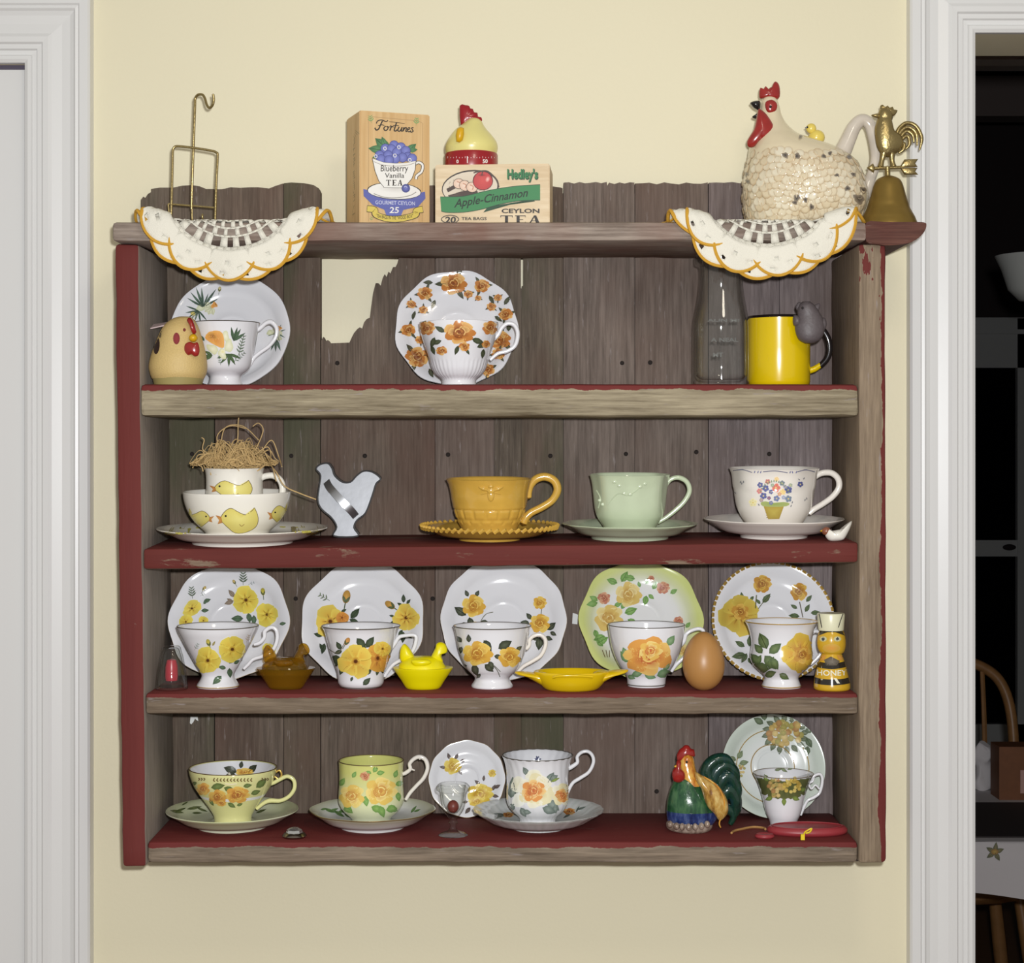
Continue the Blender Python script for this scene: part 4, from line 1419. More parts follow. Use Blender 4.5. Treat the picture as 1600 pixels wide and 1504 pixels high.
d.bud(845, 240, 46, 120, C(220, 190, 110)); d.bud(555, 300, 50, 60, C(226, 196, 110)); d.bud(1095, 340, 70, 95, C(216, 200, 60)); d.sprig(530, 350, 50, 30, BG, 2)
d.wild(940, 385, 122, WY, 6, .3); d.wild(1130, 515, 104, WY, 6, .8); d.wild(455, 460, 88, WY, 5, .2, .8, -.5); d.wild(400, 580, 66, WY, 5, .5); d.wild(560, 570, 44, WY, 5)
for (x, y, r) in ((600, 800, 70), (1150, 830, 60)): d.wild(x, y, r, WY, 5)
d.done('flower_print', s.root)
c = Cup('white footed teacup with two yellow briar roses and curled handle', 340.5, .056, Z3, [(978, 63.5), (986, 61), (996, 56), (1010, 49), (1025, 41), (1040, 33), (1050, 27), (1056, 25.5), (1062, 28), (1069, 32.5), (1073, 32)],
        [(397, 1007), (406, 1004), (413, 996), (414, 986), (424, 980), (432, 985), (433, 1000), (426, 1016), (411, 1025), (396, 1030), (388, 1038), (381, 1045)], [2.6, 3.2, 3.2, 3.4, 3.4, 3.2, 3.2, 3.2, 3, 2.8, 2.8, 2.4], gilt=[(978, 'gilt_grey'), (1071, 'gold')])
d = c.decal(c4)
for (x, y, L, a) in ((720, 1060, 110, 225), (790, 990, 90, 275), (790, 950, 80, 60), (760, 990, 70, 170), (830, 950, 60, 30)): d.leaf(x, y, L, a, .55, C(74, 98, 72))
d.sprig(930, 920, 80, 40, C(140, 150, 140), 3); d.sprig(480, 830, 70, 60, C(150, 160, 150), 3); d.bud(615, 790, 66, 110, C(220, 205, 80)); d.sprig(940, 760, 70, 70, C(170, 150, 130), 3)
d.leaf(900, 930, 70, 30, .5, C(140, 150, 130)); d.leaf(640, 790, 50, 60, .4, C(150, 140, 80))
d.wild(600, 920, 116, WY, 6, .2, 1.0); d.wild(815, 820, 128, WY, 6, .9, .9)
d.done('flower_print', c.root)

c5 = (460, 870, .1625)
s = Saucer('white saucer with golden briar roses leaning behind the square-handled cup', 568.5, 96.5, .13, Z3, 52, .019, rmod=scal(8, .022, 3.1), up=UP, gilt='gold', giltr=.0006)
d = s.decal(c5); d.seen = 2.12
DG = C(58, 72, 52)
for (x, y, L, a) in ((450, 530, 60, 30), (520, 640, 60, 150), (530, 600, 100, 340), (540, 590, 130, 48), (270, 760, 90, 165), (280, 900, 80, 120), (290, 830, 110, 255), (1050, 440, 85, 90), (1080, 450, 60, 50), (1040, 470, 60, 150), (990, 620, 70, 190), (960, 570, 50, 170), (1040, 700, 80, 240), (1080, 740, 70, 320), (1050, 720, 110, 265)): d.leaf(x, y, L, a, .5, DG)
d.sprig(340, 420, 120, 150, C(96, 110, 80), 3, .4); d.bud(490, 440, 130, 80, C(216, 160, 50)); d.bud(960, 490, 110, 145, C(212, 160, 60))
d.wild(345, 620, 158, WY2, 5, .6, .95); d.wild(1075, 585, 128, WY2, 7, .1); d.wild(460, 585, 60, (C(224, 150, 40), C(206, 128, 24), C(120, 60, 14)), 5)
d.done('flower_print', s.root)
c = Cup('white teacup with golden briar roses and angular handle', 564, .056, Z3, [(978, 61.5), (984, 58), (993, 55), (1008, 51), (1022, 47), (1036, 42), (1048, 38), (1058, 36.5), (1066, 35.5), (1071, 32), (1073, 29)],
        [(612, 1012), (618, 1004), (622, 997), (629, 993.5), (648, 992.5), (650, 1002), (644, 1018), (630, 1029), (616, 1037), (607, 1047), (601, 1057)], [3, 3, 3.2, 3, 3, 3.2, 3.2, 3.2, 3, 3, 2.6], gilt=[(978, 'gilt_grey'), (1071, 'gilt_grey')])
d = c.decal(c5)
for (x, y, L, a) in ((600, 780, 140, 310), (690, 870, 130, 55), (450, 890, 90, 120), (460, 900, 80, 200), (450, 980, 110, 170), (470, 1050, 90, 250), (460, 1000, 80, 210), (690, 1130, 80, 50), (830, 1060, 80, 300), (800, 1080, 60, 260), (400, 940, 130, 260), (660, 1230, 100, 45), (560, 1150, 50, 250)): d.leaf(x, y, L, a, .55, DG)
d.bud(490, 840, 80, 60, C(226, 160, 70)); d.stroke([(320, 880), (420, 920), (480, 830)], 7, C(120, 110, 90))
d.wild(800, 970, 132, (C(228, 170, 40), C(212, 140, 28), C(120, 60, 14)), 5, .5, 1.15); d.wild(845, 880, 80, WY2, 4, .2)
d.wild(590, 1000, 160, WY2, 7, .2)
d.done('flower_print', c.root)

c6 = (660, 870, .1625)
s = Saucer('white saucer with golden cabbage roses leaning behind the loop-handled cup', 787, 98, .13, Z3, 52, .019, rmod=scal(12, .010, .4), up=UP, gilt='gold', giltr=.0006)
d = s.decal(c6); d.seen = 2.12
LG = C(54, 62, 48)
for (x, y, L, a) in ((440, 380, 70, 115), (510, 380, 70, 60), (420, 560, 140, 145), (450, 580, 110, 285), (560, 620, 90, 345), (360, 660, 90, 10), (1050, 600, 80, 130), (1030, 640, 90, 170), (1200, 700, 110, 40), (1230, 720, 70, 330), (1180, 770, 80, 340), (1130, 770, 130, 265), (1060, 790, 70, 10)): d.leaf(x, y, L, a, .6, LG, C(110, 116, 96))
d.stroke([(560, 620), (610, 550), (680, 530)], 7, C(120, 120, 100)); d.stroke([(1140, 560), (1150, 480)], 7, C(90, 90, 60), 1)
d.rose(490, 470, 112, YR, 1); d.rose(1130, 440, 66, YR, 2); d.rose(1130, 640, 98, YR, 3); d.rose(500, 690, 70, YR, 4)
d.done('rose_print', s.root)
c = Cup('white footed teacup with two golden cabbage roses and gilded loop handle', 769, .056, Z3, [(978, 61), (984, 59), (996, 56.5), (1010, 54), (1024, 50), (1036, 45), (1046, 39), (1053, 32), (1058, 27.5), (1063, 28), (1070, 32.5), (1073, 32)],
        [(822, 1014), (827, 1008), (828, 999), (835, 993), (845, 992), (852, 999), (852, 1010), (845, 1024), (832, 1033), (818, 1041), (808, 1051)], [2.8, 3, 3, 3.2, 3.2, 3.2, 3.2, 3.2, 3.2, 3, 2.6], gilt=[(978, 'gilt_grey')], hm='porc_warm')
d = c.decal(c6)
for (x, y, L, a) in ((590, 800, 130, 305), (640, 880, 90, 110), (730, 880, 150, 30), (380, 820, 80, 130), (450, 820, 80, 95), (380, 860, 80, 250), (430, 1040, 70, 200), (490, 1030, 120, 290), (560, 1120, 60, 230), (600, 1030, 110, 320), (640, 1000, 90, 300), (690, 950, 80, 350), (900, 900, 70, 40), (920, 960, 60, 300)): d.leaf(x, y, L, a, .6, LG, C(96, 104, 84))
d.stroke([(680, 1040), (720, 1090), (745, 1150)], 7, C(90, 90, 70)); d.stroke([(690, 1040), (750, 1100)], 6, C(90, 90, 70), 1)
d.rose(530, 925, 142, YR, 1, .85); d.rose(835, 960, 105, YR, 3, 1.0)
d.done('rose_print', c.root)

c7 = (880, 870, .1625)
def greenrim(u, t, z):
    g = mixcol(C(232, 232, 232), C(206, 214, 128), (u - .62) / .3)
    return g
s = Saucer('saucer shading to yellow-green at the rim with faded yellow roses', 1000, 96, .13, Z3, 52, .019, rmod=scal(8, .022, .2), up=UP, gilt='gold', giltr=.0005, colfun=greenrim)
d = s.decal(c7); d.seen = 2.12
FG = C(110, 158, 78); FP = (C(196, 150, 66), C(222, 190, 100), C(236, 218, 150)); PK = (C(160, 84, 60), C(196, 124, 96), C(220, 170, 130))
for (x, y, L, a) in ((560, 240, 120, 60), (690, 210, 110, 170), (520, 250, 110, 160), (790, 260, 90, 50), (740, 290, 60, 110), (330, 440, 110, 190), (330, 420, 90, 150), (490, 470, 80, 20), (590, 540, 130, 20), (560, 500, 80, 60), (620, 600, 110, 330), (800, 370, 100, 260), (820, 360, 70, 320), (860, 310, 90, 60), (300, 700, 90, 290), (330, 830, 120, 30), (400, 760, 120, 200), (380, 860, 100, 130), (1030, 350, 80, 30), (1180, 680, 70, 50)): d.leaf(x, y, L, a, .6, FG, C(150, 190, 110))
d.rose(625, 360, 125, FP, 1); d.rose(440, 590, 140, FP, 3); d.rose(960, 295, 64, PK, 2); d.rose(390, 395, 62, PK, 4); d.rose(1110, 615, 46, PK, 5); d.rose(845, 205, 32, PK, 6)
for k in range(3): d.stroke([(370 + k * 36, 900), (400 + k * 20, 970)], 7, C(110, 84, 40), 1)
d.rose(1160, 900, 60, FP, 7)
d.done('rose_print', s.root)
c = Cup('white teacup with one large peach and yellow rose behind the brown egg', 1010, .066, Z3, [(978, 60.5), (986, 59.5), (1000, 57.5), (1014, 54.5), (1028, 49.5), (1040, 43.5), (1050, 37), (1056, 32.5), (1062, 30.5), (1068, 30), (1073, 29)],
        [(1064, 1010), (1069, 1003), (1072, 993), (1080, 987), (1092, 984), (1099, 988), (1099, 1002), (1090, 1016), (1076, 1024), (1064, 1033), (1055, 1042), (1049, 1051)], [2.8, 3, 3, 3, 3, 3, 3, 3, 3, 3, 3, 2.6], gilt=[(978, 'gilt_grey'), (1070, 'gilt_grey')])
d = c.decal(c7)
PG = C(100, 146, 96)
for (x, y, L, a) in ((640, 1010, 140, 130), (610, 960, 100, 110), (1000, 850, 120, 55), (660, 1130, 110, 10), (620, 1140, 80, 340), (780, 1120, 120, 340), (900, 1140, 140, 20), (960, 1080, 90, 40)): d.leaf(x, y, L, a, .6, PG, C(150, 186, 140))
PE = (C(196, 96, 34), C(228, 158, 56), C(244, 204, 106))
d.rose(820, 950, 225, PE, 5, .88)
d.rose(840, 900, 110, (C(206, 110, 44), C(236, 190, 80), C(246, 220, 130)), 2, .9)
d.done('rose_print', c.root)

c8 = (1090, 870, .175)
s = Saucer('white saucer with gold beaded edge and yellow roses', 1205, 96, .13, Z3, 50, .019, up=UP)
mb = MB()
for q in range(64):
    t = 2 * PI * q / 64
    p = s.rot @ Vector(((s.R - .001) * math.cos(t), (s.R - .001) * math.sin(t), s.h + .001)) + s.T
    tt = s.rot @ Vector((-math.sin(t), math.cos(t), 0))
    mb.tube([p - tt * .0022, p + tt * .0022], .0019, 6, 1, smooth=False)
mb.build('gilt_beading', M['gold'], s.root)
d = s.decal(c8); d.seen = 2.12
for (x, y, L, a) in ((420, 800, 100, 150), (430, 870, 130, 190), (440, 860, 100, 240), (460, 800, 120, 80), (450, 900, 70, 300), (580, 410, 110, 50), (560, 420, 60, 130), (960, 490, 80, 60), (1010, 500, 90, 5), (910, 530, 100, 175), (970, 400, 80, 50), (400, 380, 70, 100), (500, 350, 60, 230), (890, 460, 70, 150)): d.leaf(x, y, L, a, .5, C(82, 98, 66))
d.stroke([(515, 480), (525, 340)], 10, C(100, 100, 60), 1); d.stroke([(530, 480), (590, 400), (650, 350)], 7, C(110, 110, 80)); d.stroke([(940, 540), (910, 400)], 9, C(110, 100, 90), 1)
BP = (C(150, 92, 18), C(198, 142, 34), C(222, 182, 70))
d.rose(575, 240, 82, BP, 2, 1.05); d.rose(905, 310, 76, BP, 3, 1.15)
d.wild(370, 520, 180, (C(214, 190, 66), C(200, 156, 40), C(140, 96, 20)), 7, .3); d.rose(380, 490, 76, BP, 4)
d.done('rose_print', s.root)
c = Cup('white waisted teacup with yellow rose and gilt rim beside the bee shaker', 1221, .056, Z3, [(971, 57), (978, 53), (988, 49.5), (998, 47.5), (1010, 47), (1022, 48.5), (1032, 48), (1040, 43), (1047, 36), (1053, 29.5), (1059, 26.5), (1064, 28), (1070, 30), (1073, 30)],
        [(1266, 992), (1274, 986), (1283, 990), (1287, 1005), (1283, 1020), (1274, 1031), (1266, 1038)], [2.6, 3, 3, 3, 3, 2.8, 2.4], gilt=[(971, 'gold'), (1071, 'gold')], giltr=.0007)
d = c.decal(c8)
for (x, y, L, a) in ((620, 820, 160, 115), (640, 860, 140, 40), (580, 860, 110, 130), (560, 960, 130, 130), (520, 960, 100, 60), (600, 880, 160, 310), (640, 1000, 120, 70), (640, 1000, 160, 170), (600, 1060, 110, 20), (730, 1040, 100, 330), (660, 900, 120, 300)): d.leaf(x, y, L, a, .6, C(76, 98, 58), C(116, 136, 84))
d.wild(905, 860, 150, (C(224, 192, 52), C(208, 150, 36), C(150, 96, 20)), 7, .4, 1.15); d.rose(930, 870, 78, BP, 5, 1.1)
d.done('rose_print', c.root)

# ------------------------------------------------------------------ bottom ledge
c1 = (180, 1110, .2)
def ygr(u, t, z): return mixcol(C(226, 228, 206), C(196, 204, 140), abs(math.sin(t * 1.5 + .8)) * (u - .3))
s = Saucer('white saucer with green-shaded face under the low yellow rose cup', 363, 102.5, .084, Z4, 54, .0185, colfun=ygr)
d = s.decal(c1); d.seen = 2.1
for (x, y, L, a) in ((430, 780, 110, 350), (470, 790, 90, 20), (560, 770, 120, 10), (640, 760, 90, 340), (1100, 800, 90, 20), (520, 740, 60, 30), (600, 800, 80, 0)): d.leaf(x, y, L, a, .22, C(92, 104, 60), C(140, 150, 90))
d.done('leaf_print', s.root)
def yc(r, t, h): return mixcol(C(232, 228, 170), C(222, 224, 172), h) if r > 0 else WHITE
c = Cup('low pale yellow teacup with orange rose band and looped handle', 364, .084, s.floor_z(), [(1201, 68.5), (1208, 67.5), (1219, 64), (1230, 59), (1242, 51), (1252, 44), (1262, 37), (1272, 31), (1279, 29), (1284, 29)],
        [(418, 1228), (428, 1224), (437, 1219), (449, 1214), (459, 1220), (460, 1233), (452, 1245), (438, 1252), (422, 1252), (412, 1256), (401, 1265)], [2.6, 3, 3.2, 3.2, 3.2, 3.2, 3.2, 3.2, 3.6, 3.2, 2.6], 'porc_yel', gilt=[(1201, 'gilt_dark')])
MB().ptube([(431, 1206), (437, 1203), (440, 1210), (436, 1217), (430, 1213)], .084, 1.6, 8, 6).build('handle_scroll', M['gold'], c.root)
d = c.decal(c1)
# white lining of the bowl
lin_ = MB().lathe([(c.R0 - .0021, c.H - .0004), (c.R0 * .94 - .002, c.H * .80), (c.R0 * .80 - .002, c.H * .52), (c.R0 * .5 - .001, c.H * .22), (0, c.H * .12)], (c.X, c.Y, c.z), 64)
lin_.build('white_lining', M['porc'], c.root)
di = Decal(lin_.bvh(), c1); di.seen = 2.12
for (x, y, L, a) in ((950, 480, 110, 160), (940, 500, 90, 190), (1040, 480, 90, 40), (980, 450, 60, 80)): di.leaf(x, y, L, a, .6, C(50, 56, 40))
di.rose(1010, 480, 70, YR, 2, .5)
di.done('inner_rose_print', c.root)
for (x, y, L, a) in ((750, 600, 110, 10), (850, 600, 100, 340), (1000, 590, 70, 10), (1060, 650, 80, 20), (880, 720, 70, 330), (950, 740, 50, 20), (640, 560, 60, 200), (1100, 600, 110, 40), (740, 690, 60, 300)): d.leaf(x, y, L, a, .5, C(92, 110, 56))
OY = (C(176, 96, 26), C(222, 160, 50), C(236, 196, 84))
d.rose(800, 670, 72, OY, 1, .8); d.rose(955, 655, 92, OY, 2, .75); d.rose(690, 610, 52, OY, 3, 1.0); d.rose(830, 720, 40, OY, 4, .6)
for k in range(12):
    xx = 770 + k * 26
    d.stroke([(xx + 10, 528 + abs(k - 5.5) * -.6), (xx, 540), (xx + 12, 550)], 8, C(110, 84, 40))
for xx in (655, 675, 695, 1140, 1162, 1182): d.stroke([(xx, 524), (xx + 10, 532), (xx, 542)], 7, C(110, 84, 40))
d.stroke([(860, 565), (900, 572), (950, 566)], 10, C(240, 230, 190))
d.done('rose_print', c.root)

c2 = (460, 1130, .1625)
def s2(u, t, z): return mixcol(C(230, 230, 228), C(214, 218, 176), (u - .75) / .3)
s = Saucer('white saucer with green leaves and gilt edge under the yellow rose cup', 582, 97.5, .082, Z4, 50, .0195, rmod=scal(8, .012), gilt='gilt_dark', colfun=s2, giltr=.0008)
d = s.decal(c2); d.seen = 2.1
for (x, y, L, a) in ((290, 820, 110, 340), (330, 850, 100, 20), (380, 840, 120, 330), (420, 850, 120, 10), (480, 870, 80, 330), (1120, 860, 90, 50), (1150, 850, 70, 20), (250, 830, 70, 10)): d.leaf(x, y, L, a, .3, C(96, 140, 70), C(150, 180, 120))
d.done('leaf_print', s.root)
def gy(r, t, h): return mixcol(C(226, 232, 206), C(214, 214, 118), h * 1.15)
c = Cup('yellow-green teacup with big yellow roses and ornate white handle', 580, .082, s.floor_z(), [(1190, 51), (1196, 50.5), (1210, 50), (1225, 50), (1240, 51), (1252, 51), (1261, 48), (1269, 42), (1276, 34), (1281, 30), (1285, 30)],
        [(626, 1212), (634, 1209), (641, 1203), (640, 1195), (647, 1187), (656, 1184), (665, 1189), (668, 1202), (662, 1217), (651, 1229), (641, 1240), (634, 1251)], [2.6, 3.2, 3, 3, 3.2, 3.4, 3.4, 3.2, 3.2, 3, 3, 2.6], 'porc_warm', colfun=gy, gilt=[(1190, 'gilt_dark')])
MB().ptube([(655, 1185), (660, 1183), (664, 1182.5)], .082, [2, 1.6, 1], 8).ptube([(640, 1196), (643, 1201), (648, 1203)], .082, [1.6, 1.5, 1], 8).build('handle_scroll', M['porc_warm'], c.root)
d = c.decal(c2)
for (x, y, L, a) in ((760, 470, 80, 60), (790, 480, 80, 10), (740, 480, 60, 160), (960, 520, 80, 70), (970, 590, 90, 20), (680, 700, 100, 280), (660, 760, 80, 60), (740, 800, 120, 340), (820, 790, 120, 290), (880, 830, 110, 10), (900, 790, 110, 330), (480, 790, 110, 320), (440, 600, 90, 60), (560, 520, 70, 60), (990, 660, 90, 280), (470, 820, 80, 350)): d.leaf(x, y, L, a, .6, C(106, 156, 66), C(150, 190, 100))
FY = (C(206, 140, 40), C(232, 194, 78), C(244, 220, 128))
d.rose(830, 650, 150, FY, 2, .95); d.rose(555, 700, 120, FY, 3, 1.0); d.rose(680, 505, 46, (C(170, 80, 40), C(206, 134, 84), C(226, 180, 130)), 4)
d.done('rose_print', c.root)

c3 = (660, 1130, .1875)
s = Saucer('small white saucer with yellow roses leaning behind the glass goblet', 730, 60, .145, Z4, 30, .011, rmod=scal(12, .010), up=17, gilt='gold', giltr=.0005)
d = s.decal(c3); d.seen = 2.13
for (x, y, L, a) in ((230, 300, 60, 110), (270, 300, 60, 60), (310, 320, 60, 20), (200, 370, 60, 170), (580, 560, 60, 60), (580, 600, 60, 350), (400, 700, 70, 230), (480, 510, 60, 140), (510, 480, 50, 85), (600, 540, 60, 30), (380, 650, 50, 190), (300, 390, 50, 310)): d.leaf(x, y, L, a, .5, C(96, 84, 80))
YP = (C(190, 140, 20), C(220, 186, 40), C(236, 212, 90))
d.rose(250, 355, 72, YP, 1); d.rose(480, 590, 110, YP, 2, .85); d.rose(450, 650, 62, YP, 5, .8); d.rose(582, 415, 34, YP, 3)
d.done('rose_print', s.root)

def sw(u, t, z): return mixcol(C(224, 226, 226), C(206, 212, 208), .5 + .5 * math.sin(40 * t + u * 6))
s = Saucer('white swirl-fluted saucer with orange rosebuds under the white rose cup', 841, 102, .079, Z4, 43, .0195, rmod=scal(24, .008), colfun=sw, gilt='gilt_grey', giltr=.0005)
d = s.decal(c3); d.seen = 2.1
for (x, y, L, a) in ((700, 770, 110, 170), (760, 760, 80, 10), (640, 780, 70, 200), (1290, 720, 80, 20), (1240, 750, 80, 210), (1280, 740, 60, 60), (600, 770, 70, 350)): d.leaf(x, y, L, a, .25, C(90, 104, 96), C(140, 150, 140))
d.rose(715, 762, 46, OR, 2, .5); d.rose(1225, 735, 50, OR, 3, .6); d.done('rosebud_print', s.root)
c = Cup('white teacup with large cream and orange rose and ring handle', 840, .079, s.floor_z(), [(1181, 55.5), (1188, 52.5), (1198, 50), (1210, 48.5), (1224, 48), (1238, 48.5), (1250, 48.5), (1260, 45), (1268, 39), (1275, 31), (1280, 28), (1285, 28)],
        [(884, 1204), (893, 1199), (902, 1192), (902, 1183), (909, 1176), (919, 1175), (926, 1182), (927, 1193), (920, 1207), (907, 1216), (896, 1223), (890, 1232), (886, 1242)], [2.8, 3.4, 3, 2.8, 2.8, 2.8, 2.8, 2.8, 2.8, 3, 2.8, 2.8, 2.4], gilt=[(1181, 'gilt_grey')], rmod=lambda t, r, z: 1 + .006 * math.cos(24 * t + z * 120), n=120)
d = c.decal(c3)
BGc = C(108, 124, 116)
for (x, y, L, a) in ((780, 600, 160, 100), (740, 620, 130, 80), (760, 660, 90, 250), (820, 700, 90, 300), (1040, 500, 110, 60), (1060, 470, 80, 30), (1060, 560, 110, 330), (1040, 640, 130, 320), (1000, 700, 120, 340), (880, 430, 80, 120), (1100, 680, 70, 280), (840, 730, 70, 350)): d.leaf(x, y, L, a, .6, BGc, C(160, 172, 164))
d.leaf(1070, 485, 80, 25, .3, C(120, 140, 60))
CRM = (C(216, 190, 120), C(236, 226, 180), C(246, 242, 222))
d.ell(930, 430, 70, 46, C(238, 234, 196), C(246, 244, 226), wob=.1); d.ell(800, 510, 60, 70, C(236, 232, 200), C(246, 244, 226), wob=.1); d.ell(800, 640, 50, 60, C(238, 238, 220), C(246, 246, 238), wob=.1)
d.rose(945, 560, 150, CRM, 1, 1.0); d.rose(925, 560, 98, (C(196, 96, 30), C(226, 146, 56), C(244, 206, 130)), 2, 1.0)
d.rose(1160, 590, 90, CRM, 3, 1.1); d.rose(1160, 600, 54, (C(190, 92, 30), C(220, 140, 54), C(238, 190, 110)), 4, 1.1)
d.done('rose_print', c.root)
di = Decal(c.b, c3); di.seen = 2.12
for a in (10, 70, 110, 170): di.leaf(960, 300, 34, a, .5, C(60, 66, 100))
di.done('inner_sprig_print', c.root)

c9 = (1000, 1110, .25)
def celad(u, t, z): return mixcol(C(228, 232, 230), C(206, 216, 204), (u - .45) / .4)
s = Saucer('pale saucer with grape cluster border and gilt rings leaning by the rooster', 1206, 81, .14, Z4, 40, .015, up=14, gilt='gilt_dark', colfun=celad, giltr=.0006)
for u in (.70, .42):
    pts = []
    for q in range(72):
        t = 2 * PI * q / 72
        pts.append(s.rot @ Vector((s.R * u * math.cos(t), s.R * u * math.sin(t), .0078 if u > .5 else .0072)) + s.T)
    MB().tube(pts, .0006, 6, closed=True, smooth=False).build('gilt_ring', M['gold'], s.root)
d = s.decal(c9); d.seen = 2.13
def grapes(d, x, y, rx, ry, n, seed, cols):
    r_ = random.Random(seed)
    for k in range(n):
        a = r_.uniform(0, 2 * PI); u = math.sqrt(r_.random())
        col = cols[k % len(cols)]
        d.ell(x + rx * u * math.cos(a), y + ry * u * math.sin(a), min(rx, ry) * .26, None, tuple(min(1, q * 1.35) for q in col[:3]) + (1,), col, n=9)
GC = [C(186, 158, 86), C(170, 128, 74), C(200, 176, 110), C(160, 150, 80)]
for k in range(16):
    a = k * .393
    d.leaf(910 + 95 * math.cos(a), 145 + 75 * math.sin(a), 60, -math.degrees(a) + 20, .6, C(96, 108, 84), C(140, 150, 124))
for (x, y, a) in ((770, 80, 150), (780, 60, 100), (1040, 170, 300), (1050, 220, 260), (1030, 130, 20)): d.leaf(x, y, 70, a, .6, C(90, 104, 80))
grapes(d, 910, 145, 105, 78, 44, 3, GC)
for (x, y, a) in ((600, 310, 160), (610, 300, 60), (620, 330, 10), (600, 330, 220)): d.leaf(x, y, 60, a, .6, C(110, 124, 90))
grapes(d, 625, 375, 34, 34, 12, 4, GC)
d.done('grape_print', s.root)
c = Cup('small flared cup with dark green grape band in front of the grape saucer', 1224, .085, Z4, [(1199, 47), (1203, 45), (1210, 41.5), (1222, 37), (1236, 33), (1250, 30), (1262, 26.5), (1272, 22), (1281, 20)],
        [(1258, 1216), (1266, 1209), (1273, 1202), (1282, 1200), (1285, 1210), (1281, 1228), (1272, 1236), (1262, 1241), (1256, 1252), (1251, 1264)], [2.2, 2.4, 2.4, 2.4, 2.4, 2.4, 2.6, 2.4, 2.4, 2], gilt=[(1199, 'gilt_dark')], th=2)
MB().ptube([(1272, 1211), (1270, 1220), (1264, 1224), (1268, 1232), (1274, 1226), (1280, 1232)], .085, 1.6, 8).build('handle_scroll', M['porc'], c.root)
d = c.decal(c9)
ol = C(84, 92, 52)
for k in range(9):
    x0 = 742 + k * 40
    d.poly([(x0 - 24, 440 - abs(k - 4) * 5), (x0 + 24, 440 - abs(k - 4) * 5), (x0 + 22, 545 - abs(k - 4) ** 2 * 3), (x0, 556 - abs(k - 4) ** 2 * 3), (x0 - 22, 545 - abs(k - 4) ** 2 * 3)], ol, C(104, 110, 62), rings=(.5, 1.0))
for (x, y, a) in ((830, 540, 200), (900, 545, 270), (950, 540, 340), (1000, 500, 20), (800, 440, 120)): d.leaf(x, y, 50, a, .6, C(110, 130, 56))
grapes(d, 850, 480, 55, 52, 26, 5, GC); grapes(d, 950, 465, 58, 45, 26, 6, [C(196, 170, 70), C(176, 150, 56), C(206, 186, 96)])
d.stroke([(745, 412), (820, 428), (900, 433), (980, 426), (1055, 404)], 22, C(130, 126, 118))
d.done('grape_print', c.root)
di = Decal(c.b, c9); di.seen = 2.12
for (x, y, a) in ((840, 372, 10), (880, 360, 330), (920, 368, 20)): di.leaf(x, y, 50, a, .4, C(120, 130, 100))
di.done('inner_leaf_print', c.root)

# ================================================================== everything else on the shelf
class Thing:
    """parts are drawn where the photo shows them, then the whole is set down on z"""
    def __init__(self, name, label, cat, px, Y, z, group=None):
        self.a = (name, label, cat, group); self.px, self.Y, self.z = px, Y, z
        self.parts = []

    def part(self, name, mb, m, smooth=True, colors=False, under=None, label=None):
        self.parts.append([name, mb, m, smooth, colors, under, label]); return mb

    def prints(self, name, d, m='print', under=None):
        for mb in d.clusters(): self.parts.append([name, mb, m, True, True, under, None])

    def finish(self, settle=True, dz=None):
        lo = min(v.z for p in self.parts for v in p[1].v)
        dz = (self.z - lo if settle else 0) if dz is None else dz
        n, l, c, g = self.a
        self.root = empty(n, (P(self.px, 0, self.Y).x, self.Y, self.z), l, c, g)
        made = {}
        for (name, mb, m, sm, co, under, lab) in self.parts:
            for v in mb.v: v.z += dz
            o = mb.build(name, M[m] if isinstance(m, str) else m, made.get(under, self.root), sm, co, label=lab)
            made.setdefault(name, o)
        return self


def pts3(l, Y): return [P(a, b, Y) for a, b in l]


# ------------------------------------------------------------------ crocheted doilies hanging over the top board
M['crochet'] = mat('white_crochet', C(232, 228, 214), .9, bump=.8, bscale=900)
M['edging'] = mat('golden_crochet_edge', C(206, 156, 48), .85, bump=.6, bscale=900)


